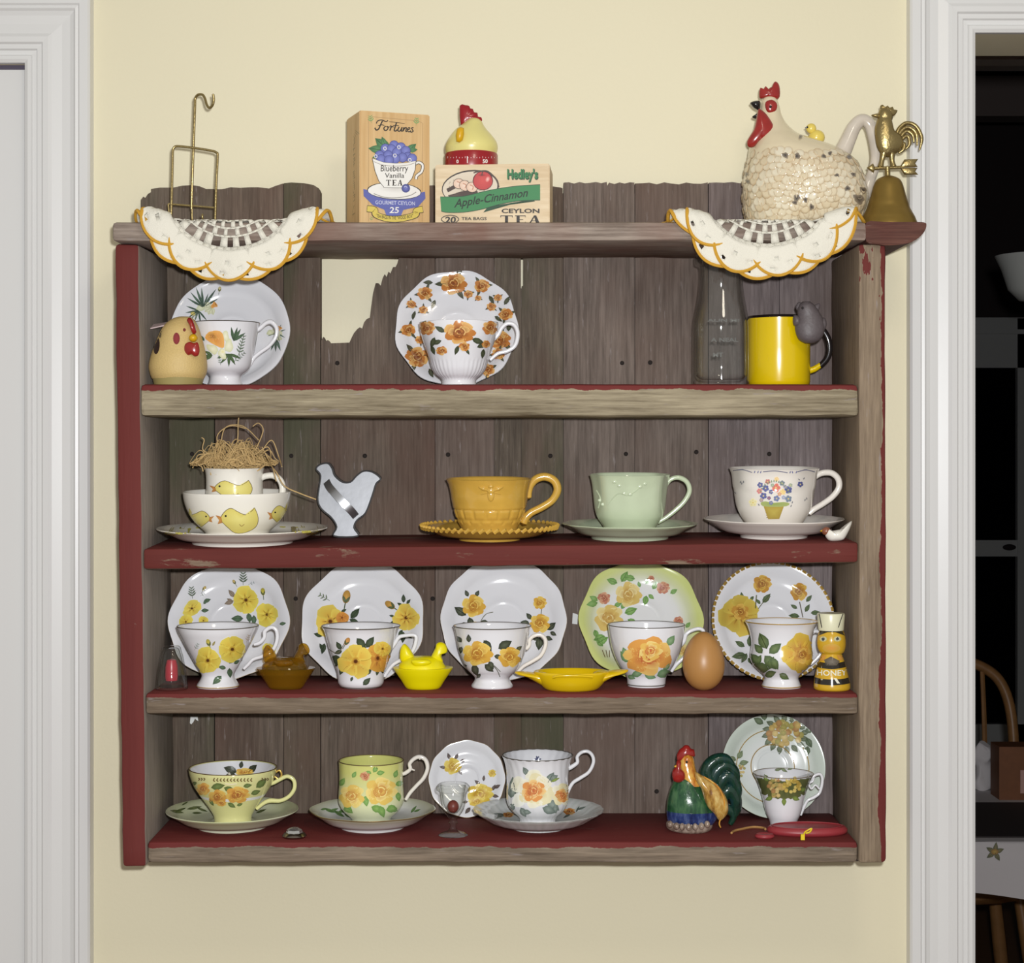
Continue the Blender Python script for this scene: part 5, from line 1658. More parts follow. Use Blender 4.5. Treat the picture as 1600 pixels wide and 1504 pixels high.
def doily(cx, R, c, label, seed):
    X0 = P(cx, 0, 0).x
    rb = .006
    rn = random.Random(seed)
    ph = rn.uniform(0, 6)
    def drape(u, v, off=0.0):
        yb = -.0085
        lift = .010 * max(0, min(1, (abs(u) - .045) / .045)) ** 1.3 * math.exp(-(v / (.030 if v > 0 else .010)) ** 2)
        wave = .003 * math.sin(u * 70 + ph) * max(0, min(1, v / .05))
        top = ZT + .0012 + lift
        off *= .35 + .65 * max(0, min(1, (v + .018) / .018))       # pressed flat where it lies on the board
        if v <= 0:
            return Vector((X0 + u, yb + .001 - v, top + off))
        a = v / rb
        if a < PI / 2:
            return Vector((X0 + u, yb + .001 - (rb + off) * math.sin(a), top - rb + (rb + off) * math.cos(a)))
        q = v - rb * PI / 2
        return Vector((X0 + u, yb + .001 - (rb + off) - q * .05 - wave, top - rb - q))
    def pol(r, t, off=0.0):      # t = 0 points forward over the edge
        return drape(r * math.sin(t), r * math.cos(t) - c, off)
    root = empty('doily', (X0, .03, ZT), label, 'doily', 'crocheted doilies on the top board')
    mb = MB()
    def cell(r0, r1, t0, t1, nr=2, nt=2, off=0.0006):
        v = [pol(r0 + (r1 - r0) * i / nr, t0 + (t1 - t0) * j / nt, off) for i in range(nr + 1) for j in range(nt + 1)]
        f = [(i * (nt + 1) + j, i * (nt + 1) + j + 1, (i + 1) * (nt + 1) + j + 1, (i + 1) * (nt + 1) + j) for i in range(nr) for j in range(nt)]
        mb.add(v, f)
    k = R / .108
    for j in range(64):
        t0, t1 = 2 * PI * j / 64, 2 * PI * (j + 1) / 64
        cell(.001, .0356 * k, t0, t1, 6, 1)
        for (ra, rb_) in ((.0355, .0465), (.0535, .0555), (.0625, .0645), (.0750, .0850)):
            cell(ra * k, rb_ * k, t0, t1, 1, 1)
    for ring_i, (ra, rb_, n, duty, sh) in enumerate(((.0465, .0535, 32, .38, 0), (.0555, .0625, 32, .38, .5), (.0645, .0750, 30, .46, .2))):
        for j in range(n):
            jit = rn.uniform(-.12, .12)
            t0 = 2 * PI * (j + sh + jit) / n
            cell(ra * k, rb_ * k, t0, t0 + 2 * PI / n * duty * rn.uniform(.8, 1.25), 2, 1)
    o = mb.build('crochet_mesh', M['crochet'], root)
    so = o.modifiers.new('thickness', 'SOLIDIFY'); so.thickness = .0012; so.offset = 1
    n = 13
    for layer, (r0, r1, off, sh) in enumerate(((.079, .1120, .0016, .5), (.0785, .1085, .0042, 0.0))):
        for j in range(n):
            t = 2 * PI * (j + sh) / n + (.12 if seed == 2 else 0)
            hw = PI / n * 1.12
            jr = rn.uniform(-.003, .003)
            pm = MB()
            rows, cols = 8, 12
            edge = []
            vv = []
            for i in range(rows + 1):
                u = i / rows
                for q in range(cols + 1):
                    w_ = -1 + 2 * q / cols
                    # outer outline: rounded shield
                    rt = r1 + jr - (.016 if layer else .012) * abs(w_) ** 1.9
                    r = (r0 + (rt - r0) * u) * k
                    tt = t + hw * w_ * (.80 + .26 * math.sin(PI * min(1, u * 1.0) * .62))
                    bulge = .0014 * (1 - w_ * w_) * math.sin(PI * u)
                    vv.append(pol(r, tt, off + bulge))
                    if i == rows or (abs(w_) > .99 and u > .35): edge.append((i, q))
            holes = {(rows - 2, 3 + rn.randint(0, 1)), (rows - 3, 8 + rn.randint(0, 1)), (3, 5)} if rn.random() < .8 else {(rows - 2, 8)}
            ff = [(i * (cols + 1) + q, i * (cols + 1) + q + 1, (i + 1) * (cols + 1) + q + 1, (i + 1) * (cols + 1) + q) for i in range(rows) for q in range(cols) if (i, q) not in holes]
            pm.add(vv, ff)
            po = pm.build('petal', M['crochet'], root)
            so = po.modifiers.new('thickness', 'SOLIDIFY'); so.thickness = .0012; so.offset = 1
            path = [vv[rows * (cols + 1) + q] for q in range(cols + 1)]
            MB().tube(path, .0021, 6, 2).build('edging', M['edging'], po)
    return root


doily(363, .112, .044, 'white crocheted doily with golden edge under the brass wire stand', 1)
doily(1196, .113, .049, 'white crocheted doily with golden edge under the hen teapot', 2)
ZD = ZT + .0032

# ------------------------------------------------------------------ brass wire stand
t = Thing('wire_stand', 'bent brass wire stand with hook on the top board', 'stand', 303, .06, ZT + .0022)
t.part('hook_stem', MB().ptube([(299.5, 330, .07), (300, 300, .068), (302, 240, .062), (304.5, 170, .06), (305, 158, .06), (309, 152, .058), (316, 151.5, .055), (320, 157, .053), (323, 167, .05), (327, 172, .048), (332, 168, .045), (334, 159, .043), (333, 151, .042)], .06, 2.1, 8, 6), 'brass')
t.part('front_frame', MB().ptube([(267, 352), (268, 320), (269.5, 260), (270, 240), (272, 234), (278, 232), (302, 234.5), (330, 239), (338, 242), (340, 248), (338, 290), (336, 352)], .055, 2.0, 8, 6), 'brass')
t.part('cross_bar', MB().ptube([(263, 322, .085), (300, 325, .085), (336, 328, .085)], .085, 1.5, 8, 3).ptube([(263, 322, .085), (265, 348, .085)], .085, 1.5, 8, 3).ptube([(336, 328, .085), (337, 348, .085)], .085, 1.5, 8, 3), 'brass')
t.part('foot', MB().ptube([(316, 338, .03), (316.5, 345, .03), (317, 354, .04), (302, 354, .07), (300, 330, .07)], .04, 1.6, 8, 4), 'brass')
t.finish()

# ------------------------------------------------------------------ tea boxes
def boxmat(name, a, b_):
    m, nt, b = newmat(name)
    tc = nt.nodes.new('ShaderNodeTexCoord')
    g = noise_node(nt, tc.outputs['Object'], 160, 4, .6, (1, 1, .06) if 'tall' in name else (.06, 1, 1))
    nt.links.new(mixc(nt, step(nt, g, .35, .65), a, b_), b.inputs['Base Color'])
    b.inputs['Roughness'].default_value = .55
    return m


def turned_box(name, label, px, Y, z, wd, dp, hh, deg, m):
    c0 = P(px, 0, Y); c0.z = z
    Mx = Matrix.Translation(c0) @ Matrix.Rotation(math.radians(deg), 4, 'Z')
    root = empty(name, Mx @ Vector((wd / 2, dp / 2, 0)), label, 'box')
    bm = bmesh.new(); bmesh.ops.create_cube(bm, size=1)
    for v in bm.verts: v.co = Vector(((v.co.x + .5) * wd, (v.co.y + .5) * dp, (v.co.z + .5) * hh))
    bmesh.ops.bevel(bm, geom=list(bm.edges), offset=.0012, segments=2, affect='EDGES')
    mb = MB(); mb.add([Mx @ v.co for v in bm.verts], [tuple(v.index for v in f.verts) for f in bm.faces])
    bm.free()
    mb.build('case', m, root)
    # lid line
    lid = MB().box((.0 - .0004, -.0004, hh * .012), (wd + .0004, dp + .0004, hh * .018), Mx)
    return root, mb


cb = (500, 120, .25)
zb_top = P(562, 172, .03).z
root, mb = turned_box('tea_box', 'tall blueberry vanilla tea box of pale wood', 562, .03, ZT + .0006, .0832, .0575, zb_top - ZT - .0006, 20, boxmat('tall_box_wood', C(202, 164, 110), C(216, 182, 130)))
root['category'] = 'box'
d = Decal(mb.bvh(), cb, lift=.0001); d.seen = 2.06
BK = C(44, 38, 34); BB = C(92, 100, 176); BBd = C(58, 62, 130); WH = C(236, 234, 228); YE = C(214, 190, 70); GR = C(60, 110, 66)
d.stroke([(303, 905), (303, 262), (330, 250), (610, 275), (642, 290), (640, 905)], 3, C(176, 140, 90), 1)
d.sprig(322, 290, 46, 100, C(120, 156, 90), 3, .6); d.sprig(600, 305, 46, 85, C(120, 156, 90), 3, .6); d.sprig(318, 905, 30, 80, C(120, 156, 90), 2, .6)
slope = lambda u: (u - 465) * .055
for st_, w_ in (([(343, 318), (350, 332), (366, 326), (378, 300), (390, 276)], 8), ([(352, 292), (360, 276), (385, 270), (412, 280), (424, 272)], 6), ([(362, 306), (385, 300), (402, 304)], 5),
                ([(410, 308), (399, 320), (404, 334), (418, 332), (425, 318), (416, 308), (424, 314), (434, 312)], 7), ([(438, 306), (444, 312), (436, 336)], 8), ([(440, 322), (450, 311), (460, 314)], 6),
                ([(478, 286), (468, 316), (464, 336), (474, 338), (482, 330)], 8), ([(456, 304), (474, 304), (492, 306)], 5), ([(494, 312), (486, 332), (494, 341), (506, 330), (513, 314), (507, 338), (516, 338)], 7),
                ([(524, 315), (518, 341), (528, 322), (540, 319), (536, 340), (544, 341)], 7), ([(546, 332), (560, 326), (560, 318), (550, 321), (546, 336), (556, 344), (568, 336)], 6),
                ([(584, 318), (572, 320), (578, 332), (582, 340), (570, 346), (562, 340)], 6), ([(430, 280), (480, 286), (530, 292)], 3)):
    d.stroke(st_, w_, BK, 4)
for (x, y, L, a) in ((440, 470, 130, 138), (400, 460, 100, 172), (400, 480, 80, 200), (540, 470, 80, 40), (550, 460, 60, 5), (410, 440, 70, 110)): d.leaf(x, y, L, a, .55, GR, C(96, 150, 96))
bl = [(462, 428), (408, 448), (505, 440), (445, 452), (535, 462), (372, 490), (480, 472), (425, 490), (548, 500), (515, 505), (470, 512), (380, 515), (575, 510), (430, 520)]
for i, (x, y) in enumerate(bl):
    d.ell(x, y, 31, 31, C(116, 124, 200), BBd, n=12)
    d.ell(x, y, 28, 28, C(122, 130, 206), BB, n=12)
for (x, y) in ((405, 448), (492, 440), (467, 492), (347, 497), (560, 520)):
    d.stroke([(x - 8, y - 6), (x + 4, y - 9), (x + 9, y + 3), (x, y + 11), (x - 8, y + 3)], 4, WH, 3, closed=True)
d.poly([(270, 700), (330, 720), (463, 745), (600, 730), (655, 718), (658, 760), (612, 812), (520, 832), (400, 830), (330, 802), (272, 745)], BB, C(84, 92, 168), center=(463, 775))
d.poly([(400, 830), (520, 832), (500, 880), (466, 905), (420, 880)], BB, BB)
d.ell(463, 714, 170, 54, BK, BK, rot=.05, n=22); d.ell(463, 714, 165, 50, WH, WH, rot=.05, n=22, wob=.012)
d.stroke([(335, 730), (400, 752), (480, 756), (560, 742), (600, 720)], 5, C(150, 146, 140)); d.ell(463, 700, 110, 26, C(214, 210, 204), WH, rot=.05, n=16)
d.stroke([(588, 548), (615, 535), (640, 552), (634, 592), (604, 618), (600, 640)], 20, BK); d.stroke([(588, 548), (615, 535), (640, 552), (634, 592), (604, 618), (600, 640)], 13, WH)
cup = [(328, 512), (395, 535), (470, 542), (540, 538), (597, 526), (592, 580), (572, 635), (535, 680), (515, 694), (400, 690), (368, 650), (345, 590)]
d.poly([(463 + (x - 463) * 1.03, 605 + (y - 605) * 1.03) for x, y in cup], BK, BK, center=(463, 605)); d.poly(cup, WH, WH, center=(463, 605))
d.stroke([(335, 530), (395, 552), (470, 558), (545, 552), (592, 538)], 4, C(170, 164, 156))
d.text('Blueberry', 378, 552, 550, 604, BK, .06, .006); d.text('Vanilla', 405, 602, 525, 632, BK, .06, .006)
def serif_tea(d, x0, y0, x1, y1, col):
    wd = x1 - x0; h = y1 - y0; s_ = h * .10
    a, b, e = x0, x0 + wd * .30, x0 + wd * .36
    st = wd * .075
    q = lambda *p: d.poly(list(p), col, col)
    m_ = (a + b) / 2
    q((a, y0), (b, y0), (b, y0 + s_), (a, y0 + s_)); q((a, y0), (a + s_, y0), (a + s_ * .6, y0 + h * .25), (a, y0 + h * .25)); q((b - s_, y0), (b, y0), (b, y0 + h * .25), (b - s_ * .6, y0 + h * .25))
    q((m_ - st / 2, y0), (m_ + st / 2, y0), (m_ + st / 2, y1), (m_ - st / 2, y1)); q((m_ - st, y1 - s_ * .6), (m_ + st, y1 - s_ * .6), (m_ + st, y1), (m_ - st, y1))
    f_ = x0 + wd * .62
    q((e + st * .5, y0), (e + st * 1.5, y0), (e + st * 1.5, y1), (e + st * .5, y1)); q((e, y0), (f_, y0), (f_, y0 + s_), (e, y0 + s_)); q((e, y1 - s_), (f_, y1 - s_), (f_, y1), (e, y1)); q((e + st, y0 + h * .46), (f_ - st * .8, y0 + h * .46), (f_ - st * .8, y0 + h * .55), (e + st, y0 + h * .55))
    q((f_ - s_ * .6, y0), (f_, y0), (f_, y0 + h * .24), (f_ - s_ * .6, y0 + h * .24)); q((f_ - s_ * .6, y1 - h * .24), (f_, y1 - h * .24), (f_, y1), (f_ - s_ * .6, y1))
    g, k_ = x0 + wd * .67, x1; mm = (g + k_) / 2
    q((mm - st * .2, y0), (mm + st * .6, y0), (k_ - st * .4, y1), (k_ - st * 1.6, y1)); q((mm - st * .1, y0), (mm + st * .2, y0 + h * .1), (g + st * .9, y1), (g + st * .4, y1)); q((g + st * 1.2, y0 + h * .62), (k_ - st * 1.4, y0 + h * .62), (k_ - st * 1.4, y0 + h * .69), (g + st * 1.2, y0 + h * .69))
    q((g, y1 - s_ * .6), (g + st * 1.6, y1 - s_ * .6), (g + st * 1.6, y1), (g, y1)); q((k_ - st * 2, y1 - s_ * .6), (k_, y1 - s_ * .6), (k_, y1), (k_ - st * 2, y1))
serif_tea(d, 412, 644, 516, 680, BK)
d.ell(535, 697, 27, 27, C(110, 118, 196), BBd, n=14); d.stroke([(524, 690), (534, 684), (544, 692)], 4, C(190, 196, 230))
d.stroke([(292, 824), (340, 832), (345, 860), (400, 882), (463, 890), (530, 882), (598, 862), (600, 838), (642, 828)], 42, BK); d.stroke([(294, 824), (340, 832), (347, 860), (400, 882), (463, 890), (530, 882), (596, 862), (600, 838), (640, 828)], 35, YE)
d.text('GOURMET CEYLON', 345, 776, 592, 800, C(196, 200, 226), 0, .01, lambda u: (u - 465) * .03)
d.text('25', 432, 814, 492, 852, WH, .1, .015)
d.text('TEA BAGS IN THE "WOOD BOX"', 352, 862, 580, 884, C(60, 52, 20), 0, .01, lambda u: -14 * ((u - 466) / 115) ** 2 + 8)
for mb_ in [d.mb]: mb_.build('front_print', M['flat'], root, colors=True)
d = Decal(mb.bvh(), cb, lift=.0001); d.seen = 2.06
rr = random.Random(4)
for k in range(46):
    y = 335 + k * 12
    if 36 < k < 39 or 18 < k < 20: continue
    a = 160 + rr.uniform(0, 6); b = 222 - rr.uniform(0, 16)
    d.stroke([(a, y + 10), (b, y)], 4, C(132, 122, 84), 1)
d.mb.build('side_print', M['flat'], root, colors=True)

za_top = P(682, 256, .02).z
rootA, mb = turned_box('tea_box', 'low apple cinnamon tea box of pale wood under the hen timer', 680, .026, ZT + .0006, .1295, .075, za_top - ZT - .0006, -4, boxmat('low_box_wood', C(208, 184, 146), C(226, 206, 172)))
d = Decal(mb.bvh(), cb, lift=.0001); d.seen = 2.03
GN = C(44, 128, 70); GD = C(26, 70, 44); RD = C(186, 34, 36); BR = C(74, 56, 48)
d.ell(940, 690, 180, 108, C(60, 52, 46), C(60, 52, 46), rot=-.12, n=28); d.ell(938, 692, 172, 100, C(206, 190, 166), C(218, 204, 182), rot=-.12, n=28)
for k in range(40):
    d.ell(800 + rr.uniform(0, 250), 640 + rr.uniform(0, 110), 3, 3, C(150, 130, 110), n=5)
d.poly([(790, 700), (850, 670), (860, 690), (800, 722)], BR, BR); d.poly([(850, 725), (950, 700), (985, 715), (990, 745), (860, 765)], BR, BR); d.poly([(800, 740), (880, 720), (890, 745), (810, 760)], C(90, 70, 58), BR)
for (x, y, r_, dk) in ((868, 668, 34, .1), (905, 680, 34, .6), (950, 690, 34, .2)):
    d.ell(x, y, r_ + 3, r_ * .9 + 3, BK, BK, rot=dk); d.ell(x, y, r_, r_ * .9, C(236, 210, 190), C(222, 186, 160), rot=dk); d.stroke([(x - 12, y - 14), (x + 8, y - 4), (x + 2, y + 16)], 7, C(196, 140, 110))
d.ell(1018, 650, 64, 60, C(90, 16, 20), C(90, 16, 20), n=18); d.ell(1018, 650, 59, 56, C(206, 52, 48), RD, n=18, wob=.02); d.ell(1048, 640, 14, 20, C(240, 190, 180), C(206, 60, 56), rot=.4); d.ell(1012, 614, 26, 9, C(120, 20, 22), RD)
d.stroke([(1012, 616), (1014, 600), (1022, 584)], 6, BR); d.stroke([(960, 600), (1000, 590), (1050, 592), (1100, 640), (1118, 690)], 9, C(80, 66, 56))
d.poly([(1020, 848), (1050, 812), (1330, 765), (1345, 778), (1250, 782), (1120, 815)], GD, GD)
top = cr([(752, 752), (800, 752), (900, 748), (1010, 722), (1120, 700), (1240, 684), (1376, 676)], 4)
bot_ = cr([(758, 838), (800, 846), (900, 844), (1010, 826), (1120, 796), (1240, 774), (1376, 768)], 4)
for o_, col in ((4, GD), (0, GN)):
    for i in range(len(top) - 1):
        a, b = top[i], top[i + 1]; c_, e_ = bot_[i + 1], bot_[i]
        d.poly([(a[0], a[1] - o_), (b[0], b[1] - o_), (c_[0], c_[1] + o_), (e_[0], e_[1] + o_)], col, col, rings=(1.0,))
rib = lambda u: 28 - (u - 840) * .152
d.text('Apple-Cinnamon', 838, 738, 1300, 806, C(16, 44, 26), .25, .018, rib)
d.text("Hedley's", 1173, 578, 1366, 662, C(20, 60, 36), .0, .05); d.text("Hedley's", 1170, 574, 1362, 656, C(40, 120, 66), .0, .03)
d.text('CEYLON', 1135, 824, 1372, 852, BK, 0, .03); serif_tea(d, 1128, 866, 1382, 918, BK)
d.text('TEA BAGS', 885, 876, 1042, 896, BK, 0, .02); d.stroke([(758, 890), (790, 868), (840, 868), (868, 890), (840, 914), (790, 914)], 5, BK, 4, closed=True); d.text('20', 780, 874, 850, 914, BK, .1, .03)
d.mb.build('front_print', M['flat'], rootA, colors=True)

# ------------------------------------------------------------------ hen kitchen timer
M['timer_y'] = mat('pale_yellow_plastic', C(226, 216, 136), .3, coat=.3)
M['timer_r'] = mat('red_plastic', C(150, 20, 30), .3, coat=.3)
M['mustard_p'] = mat('mustard_plastic', C(214, 166, 20), .35)
YT = .062
t = Thing('kitchen_timer', 'yellow hen kitchen timer with red base on the tea box', 'timer', 736.5, YT, za_top)
base = MB().loft([(262, 695.5, 777.5, 41), (259, 695, 778, 41.5), (240, 695, 778, 41.5), (237.5, 696, 777, 40.5)], YT, 48, 1)
body = MB().loft([(237.5, 697, 776, 39.5), (228, 695.5, 778, 41.5), (219, 698, 776, 39), (209, 704, 769, 33), (200, 711, 761, 26), (193, 720, 756, 20), (187, 727, 753, 15), (183, 732, 749, 10), (181.5, 737, 744, 5)], YT, 48, 4)
t.part('base_ring', base, 'timer_r'); t.part('hen_body', body, 'timer_y')
cmb = [(718, 162), (727, 161), (733, 162), (735, 166), (739, 167), (741, 172), (746, 173), (747, 179), (752, 180), (753, 186), (744, 186), (736, 187), (729, 191), (720, 192)]
t.part('comb', MB().puff(cmb, YT - .002, .008, 2, center=(728, 180)), 'timer_r')
t.part('beak', MB().puff([(714, 198), (725, 197), (723, 216), (713, 218)], YT - .030, .010, 2), 'mustard_p')
t.part('eye', MB().ball(P(740.5, 190.5, YT - .0125), .0017), 'black_glaze')
d = Decal(MB().loft([(262, 695.5, 777.5, 41), (259, 695, 778, 41.5), (240, 695, 778, 41.5), (237.5, 696, 777, 40.5)], YT, 48, 1).bvh(), cb)
d.text('0', 853, 505, 867, 527, WH, 0, .03); d.text('50', 1016, 502, 1047, 527, WH, 0, .03)
d.stroke([(921, 484), (922, 526)], 5, WH, 1)
for k in range(17): d.stroke([(800 + k * 18, 484 if k % 3 == 0 else 488), (800 + k * 18, 496)], 3, C(226, 190, 190), 1)
t.part('dial_marks', d.mb, 'flat', colors=True)
t.finish()

# ------------------------------------------------------------------ hen teapot
M['feather'] = mat('cream_body_glaze', C(222, 208, 176), .2, coat=.4, var=.08, bscale=40)

M['chick'] = mat('chick_yellow_glaze', C(226, 202, 96), .25, coat=.4)
YH = .086
t = Thing('hen_teapot', 'speckled cream hen teapot with red comb and chick on its back', 'teapot', 1258, YH, ZD)
hb = MB().loft([(356.8, 1178, 1326, 58), (348, 1170, 1338, 68), (330, 1163, 1350, 78), (306, 1160.5, 1356, 84), (282, 1161.5, 1352, 83), (262, 1165, 1344, 79), (246, 1168.5, 1332, 72), (234, 1170, 1314, 64), (226, 1172, 1296, 56), (217, 1175, 1270, 46), (209, 1178, 1248, 37),
                (200, 1181.5, 1236, 30), (190, 1185, 1227, 24), (178, 1187, 1221, 19), (166, 1188, 1218, 16), (156, 1190, 1215, 13), (150, 1194, 1211, 8), (148, 1199, 1206, 3)], YH, 56, 4)
t.part('body', hb, 'feather')
t.part('comb', MB().puff([(1187, 152), (1186, 142), (1188, 135.5), (1192, 138), (1196, 133), (1200, 137), (1205, 134), (1208.5, 136), (1208, 129), (1212, 125.5), (1217, 130), (1219, 141), (1217, 152), (1205, 155), (1195, 152)], YH - .002, .011, 3, center=(1203, 145)), 'red_glaze')
t.part('face_patch', MB().puff([(1196, 158), (1206, 154), (1214, 160), (1213, 170), (1204, 176), (1197, 170)], YH - .0125, .006, 3), 'red_glaze')
t.part('eye', MB().ball(P(1204, 165, YH - .016), .0016), 'black_glaze')
t.part('beak', MB().puff([(1188, 157), (1179, 156), (1172, 159), (1174, 163), (1179, 168), (1187, 170)], YH - .004, .012, 3).puff([(1186, 174), (1180, 177), (1175, 181), (1180, 184), (1187, 182)], YH - .004, .009, 3), 'black_glaze')
t.part('wattle', MB().puff([(1186, 168), (1195, 174), (1203, 184), (1210, 197), (1212.5, 207), (1207, 215), (1196, 219), (1186, 220), (1178, 228), (1170, 228), (1167, 220), (1172, 210), (1178, 200), (1181, 188), (1183, 176)], YH - .019, .014, 3, center=(1191, 203)), 'red_glaze')
t.part('handle', MB().ptube([(1308, 246), (1316, 236), (1326, 215), (1335, 196), (1347, 186), (1358, 192), (1364, 208), (1368, 228), (1369, 246), (1364, 266), (1358, 282), (1352, 300), (1346, 312)], YH, [17, 14, 12, 11, 10, 9.5, 9.5, 9.5, 9, 8.5, 9, 10, 8], 14, 6), mat('speckled_handle_glaze', C(206, 196, 182), .2, coat=.4, var=.18, bscale=70))
ck = MB().ball(P(1267.5, 199, YH), (8 * S(YH), 7 * S(YH), 8 * S(YH))).ball(P(1276, 213, YH), (13 * S(YH), 11 * S(YH), 12 * S(YH)))
t.part('chick', ck, 'chick')
t.part('chick_beak', MB().tube([P(1262, 197, YH - .003), P(1258, 198, YH - .004)], [.0014, .0005], 6, 1, smooth=False), 'black_glaze', under='chick')
# overlapping feather scales moulded on the body, front and back
bv = hb.bvh(); sc_ = MB(); rr = random.Random(12)
for row in range(12):
    for q in range(21):
        y0 = 238 + row * 10.2 + rr.uniform(-2.2, 2.2) + 3 * math.sin(q * .8)
        x0 = 1156 + q * 10.4 + (5.2 if row % 2 else 0) + rr.uniform(-2, 2)
        if x0 > 1353: continue
        d_ = (P(x0, y0, 0) - CAMLOC).normalized()
        h = bv.ray_cast(CAMLOC, d_)
        if h[0] is None or h[1].dot(-d_) < .22 and False: continue
        if h[0].z > P(0, 240, YH).z and x0 > 1290: continue
        nrm = h[1] if h[1].dot(d_) < 0 else -h[1]
        if -nrm.dot(d_) < .12: continue
        dn = (Vector((.25, 0, -1)) - nrm * Vector((.25, 0, -1)).dot(nrm)).normalized(); sd = nrm.cross(dn)
        R_ = 8.0 * S(YH) * rr.uniform(.85, 1.2)
        if h[0].z < ZD + .0075: continue
        tone = rr.random()
        c0 = mixcol(C(230, 221, 196), C(218, 200, 164), tone); c1 = mixcol(C(206, 182, 142), C(184, 152, 108), tone)
        for side in (1, -1):
            vv = [h[0] + nrm * .0010]; cc = [c0]
            for ring_, lift_, col in ((.55, .0013, c0), (.86, .0014, mixcol(c0, c1, .4)), (1.0, .0006, c1)):
                for a_ in range(10):
                    an = 2 * PI * a_ / 10
                    u_, w_ = math.cos(an) * ring_, math.sin(an) * ring_
                    vv.append(h[0] + dn * R_ * u_ * 1.05 + sd * R_ * w_ + nrm * (lift_ * (1 if u_ > -.3 else .2) - .0002)); cc.append(col)
            ff = [(0, 1 + a_, 1 + (a_ + 1) % 10) for a_ in range(10)]
            for e_ in range(2):
                ff += [(1 + e_ * 10 + a_, 11 + e_ * 10 + a_, 11 + e_ * 10 + (a_ + 1) % 10, 1 + e_ * 10 + (a_ + 1) % 10) for a_ in range(10)]
            if side < 0: vv = [Vector((p.x, 2 * YH - p.y, p.z)) for p in vv]
            sc_.add(vv, ff, cc)
t.part('feather_scales', sc_, 'print', colors=True)
d = Decal(hb.bvh(), (1030, 110, .26875), lift=.0014); d.seen = 2.05
rr = random.Random(8)
for (x, y, r_) in ((735, 490, 20), (800, 495, 22), (955, 495, 16), (990, 480, 14), (1030, 605, 14), (1125, 600, 16), (1090, 680, 18), (1155, 740, 34), (800, 735, 24), (850, 745, 16), (885, 785, 18), (515, 600, 14), (520, 640, 14), (820, 385, 12), (1100, 500, 16), (1180, 690, 22), (790, 760, 16)):
    d.ell(x, y, r_, r_ * .75, C(52, 50, 56), C(150, 136, 116), rot=rr.uniform(0, 3), wob=.16, seed=x)
d.ell(1000, 828, 36, 9, C(150, 74, 40), C(190, 140, 96), rot=-.2)
t.prints('dark_spots', d)
t.finish()
for o in t.root.children:
    if o.name.startswith('feather_scales'): o['kind'] = 'stuff'

# ------------------------------------------------------------------ brass rooster bell
YL = .060
t = Thing('brass_bell', 'dull brass hand bell topped by rooster weathervane', 'bell', 1388, YL, ZT + .0006)
k = S(YL)
pr = [(44, 0), (46, 3), (45, 8), (42.5, 14), (40.5, 19), (36.5, 26), (33, 33), (31, 40), (28, 49), (25, 60), (22, 70), (18, 77), (11, 81), (5, 83), (0, 83.5)]
bx, bz = P(1388, 0, YL).x, P(0, 358.5, YL).z
inner = [(max(r - 3, 0), max(z_ - 2.5, 0)) for r, z_ in reversed(pr)]
prof = [(r * k, z_ * k) for r, z_ in cr(inner, 3) + cr(pr, 3)]
prof[0] = (0, prof[0][1]); prof[-1] = (0, prof[-1][1])
t.part('bell', MB().lathe([(max(r, 0), z_) for r, z_ in prof], (bx, YL, bz), 48), 'brass_dull')
t.part('clapper', MB().tube([(bx, YL, bz + .04), (bx, YL, bz + .012)], .0012, 6, 1, smooth=False).ball((bx, YL, bz + .010), .005), 'brass_dull', under='bell')
t.part('stem', MB().ptube([(1387, 286), (1387, 276), (1386.5, 262)], YL, [6.5, 4.5, 4.5], 12, 4), 'brass')
ar = MB().ptube([(1360, 264), (1387, 263), (1412, 262)], YL, 2.6, 8, 3)
ar.puff([(1354, 263), (1364, 256), (1368, 264), (1365, 271)], YL, .006, 1)
t.part('arrow', ar, 'brass')
for y0, y1 in ((262, 250), (263, 274)):
    t.part('fletching', MB().puff([(1406, y0), (1413, y1), (1435, y1 - 1 if y1 < 262 else y1), (1430, (y0 + y1) / 2), (1434, y0)], YL, .005, 1), 'brass')
rb = MB()
rb.puff([(1370, 190), (1373, 180), (1380, 175), (1390, 178), (1394, 190), (1398, 205), (1408, 212), (1412, 225), (1406, 236), (1398, 243), (1388, 247), (1378, 243), (1370, 230), (1367, 212), (1367, 200)], YL, .016, 3, center=(1386, 214))
t.part('rooster', rb, 'brass')
t.part('head', MB().puff([(1374, 173), (1381, 169), (1390, 172), (1395, 182), (1392, 192), (1378, 192), (1372, 184)], YL, .012, 3).puff([(1375, 178), (1362, 180), (1363, 183), (1374, 186)], YL, .006, 2), 'brass', under='rooster')
t.part('comb', MB().puff([(1377, 174), (1375, 167), (1379, 164.5), (1383, 168), (1387, 165.5), (1390, 169), (1395, 167.5), (1397, 172), (1402.5, 173), (1399, 180), (1392, 183), (1385, 174)], YL, .005, 2, center=(1388, 174)).puff([(1377, 188), (1384, 188), (1382, 200), (1376, 198)], YL - .004, .005, 2), 'brass', under='rooster')
for pts_ in ([(1400, 214), (1404, 203), (1412, 195), (1420, 193), (1430, 197), (1437, 207), (1440, 219), (1437, 235)], [(1402, 216), (1408, 206), (1416, 200), (1425, 202), (1432, 211), (1433, 228)], [(1404, 220), (1411, 210), (1418, 206), (1426, 212), (1428, 224)], [(1404, 226), (1412, 216), (1419, 214), (1421, 226), (1415, 234)], [(1400, 232), (1408, 226), (1413, 226), (1411, 235), (1404, 240)]):
    t.part('tail_feather', MB().ptube(pts_, YL, [3.2] * (len(pts_) - 1) + [1.4], 8, 5), 'brass', under='rooster')
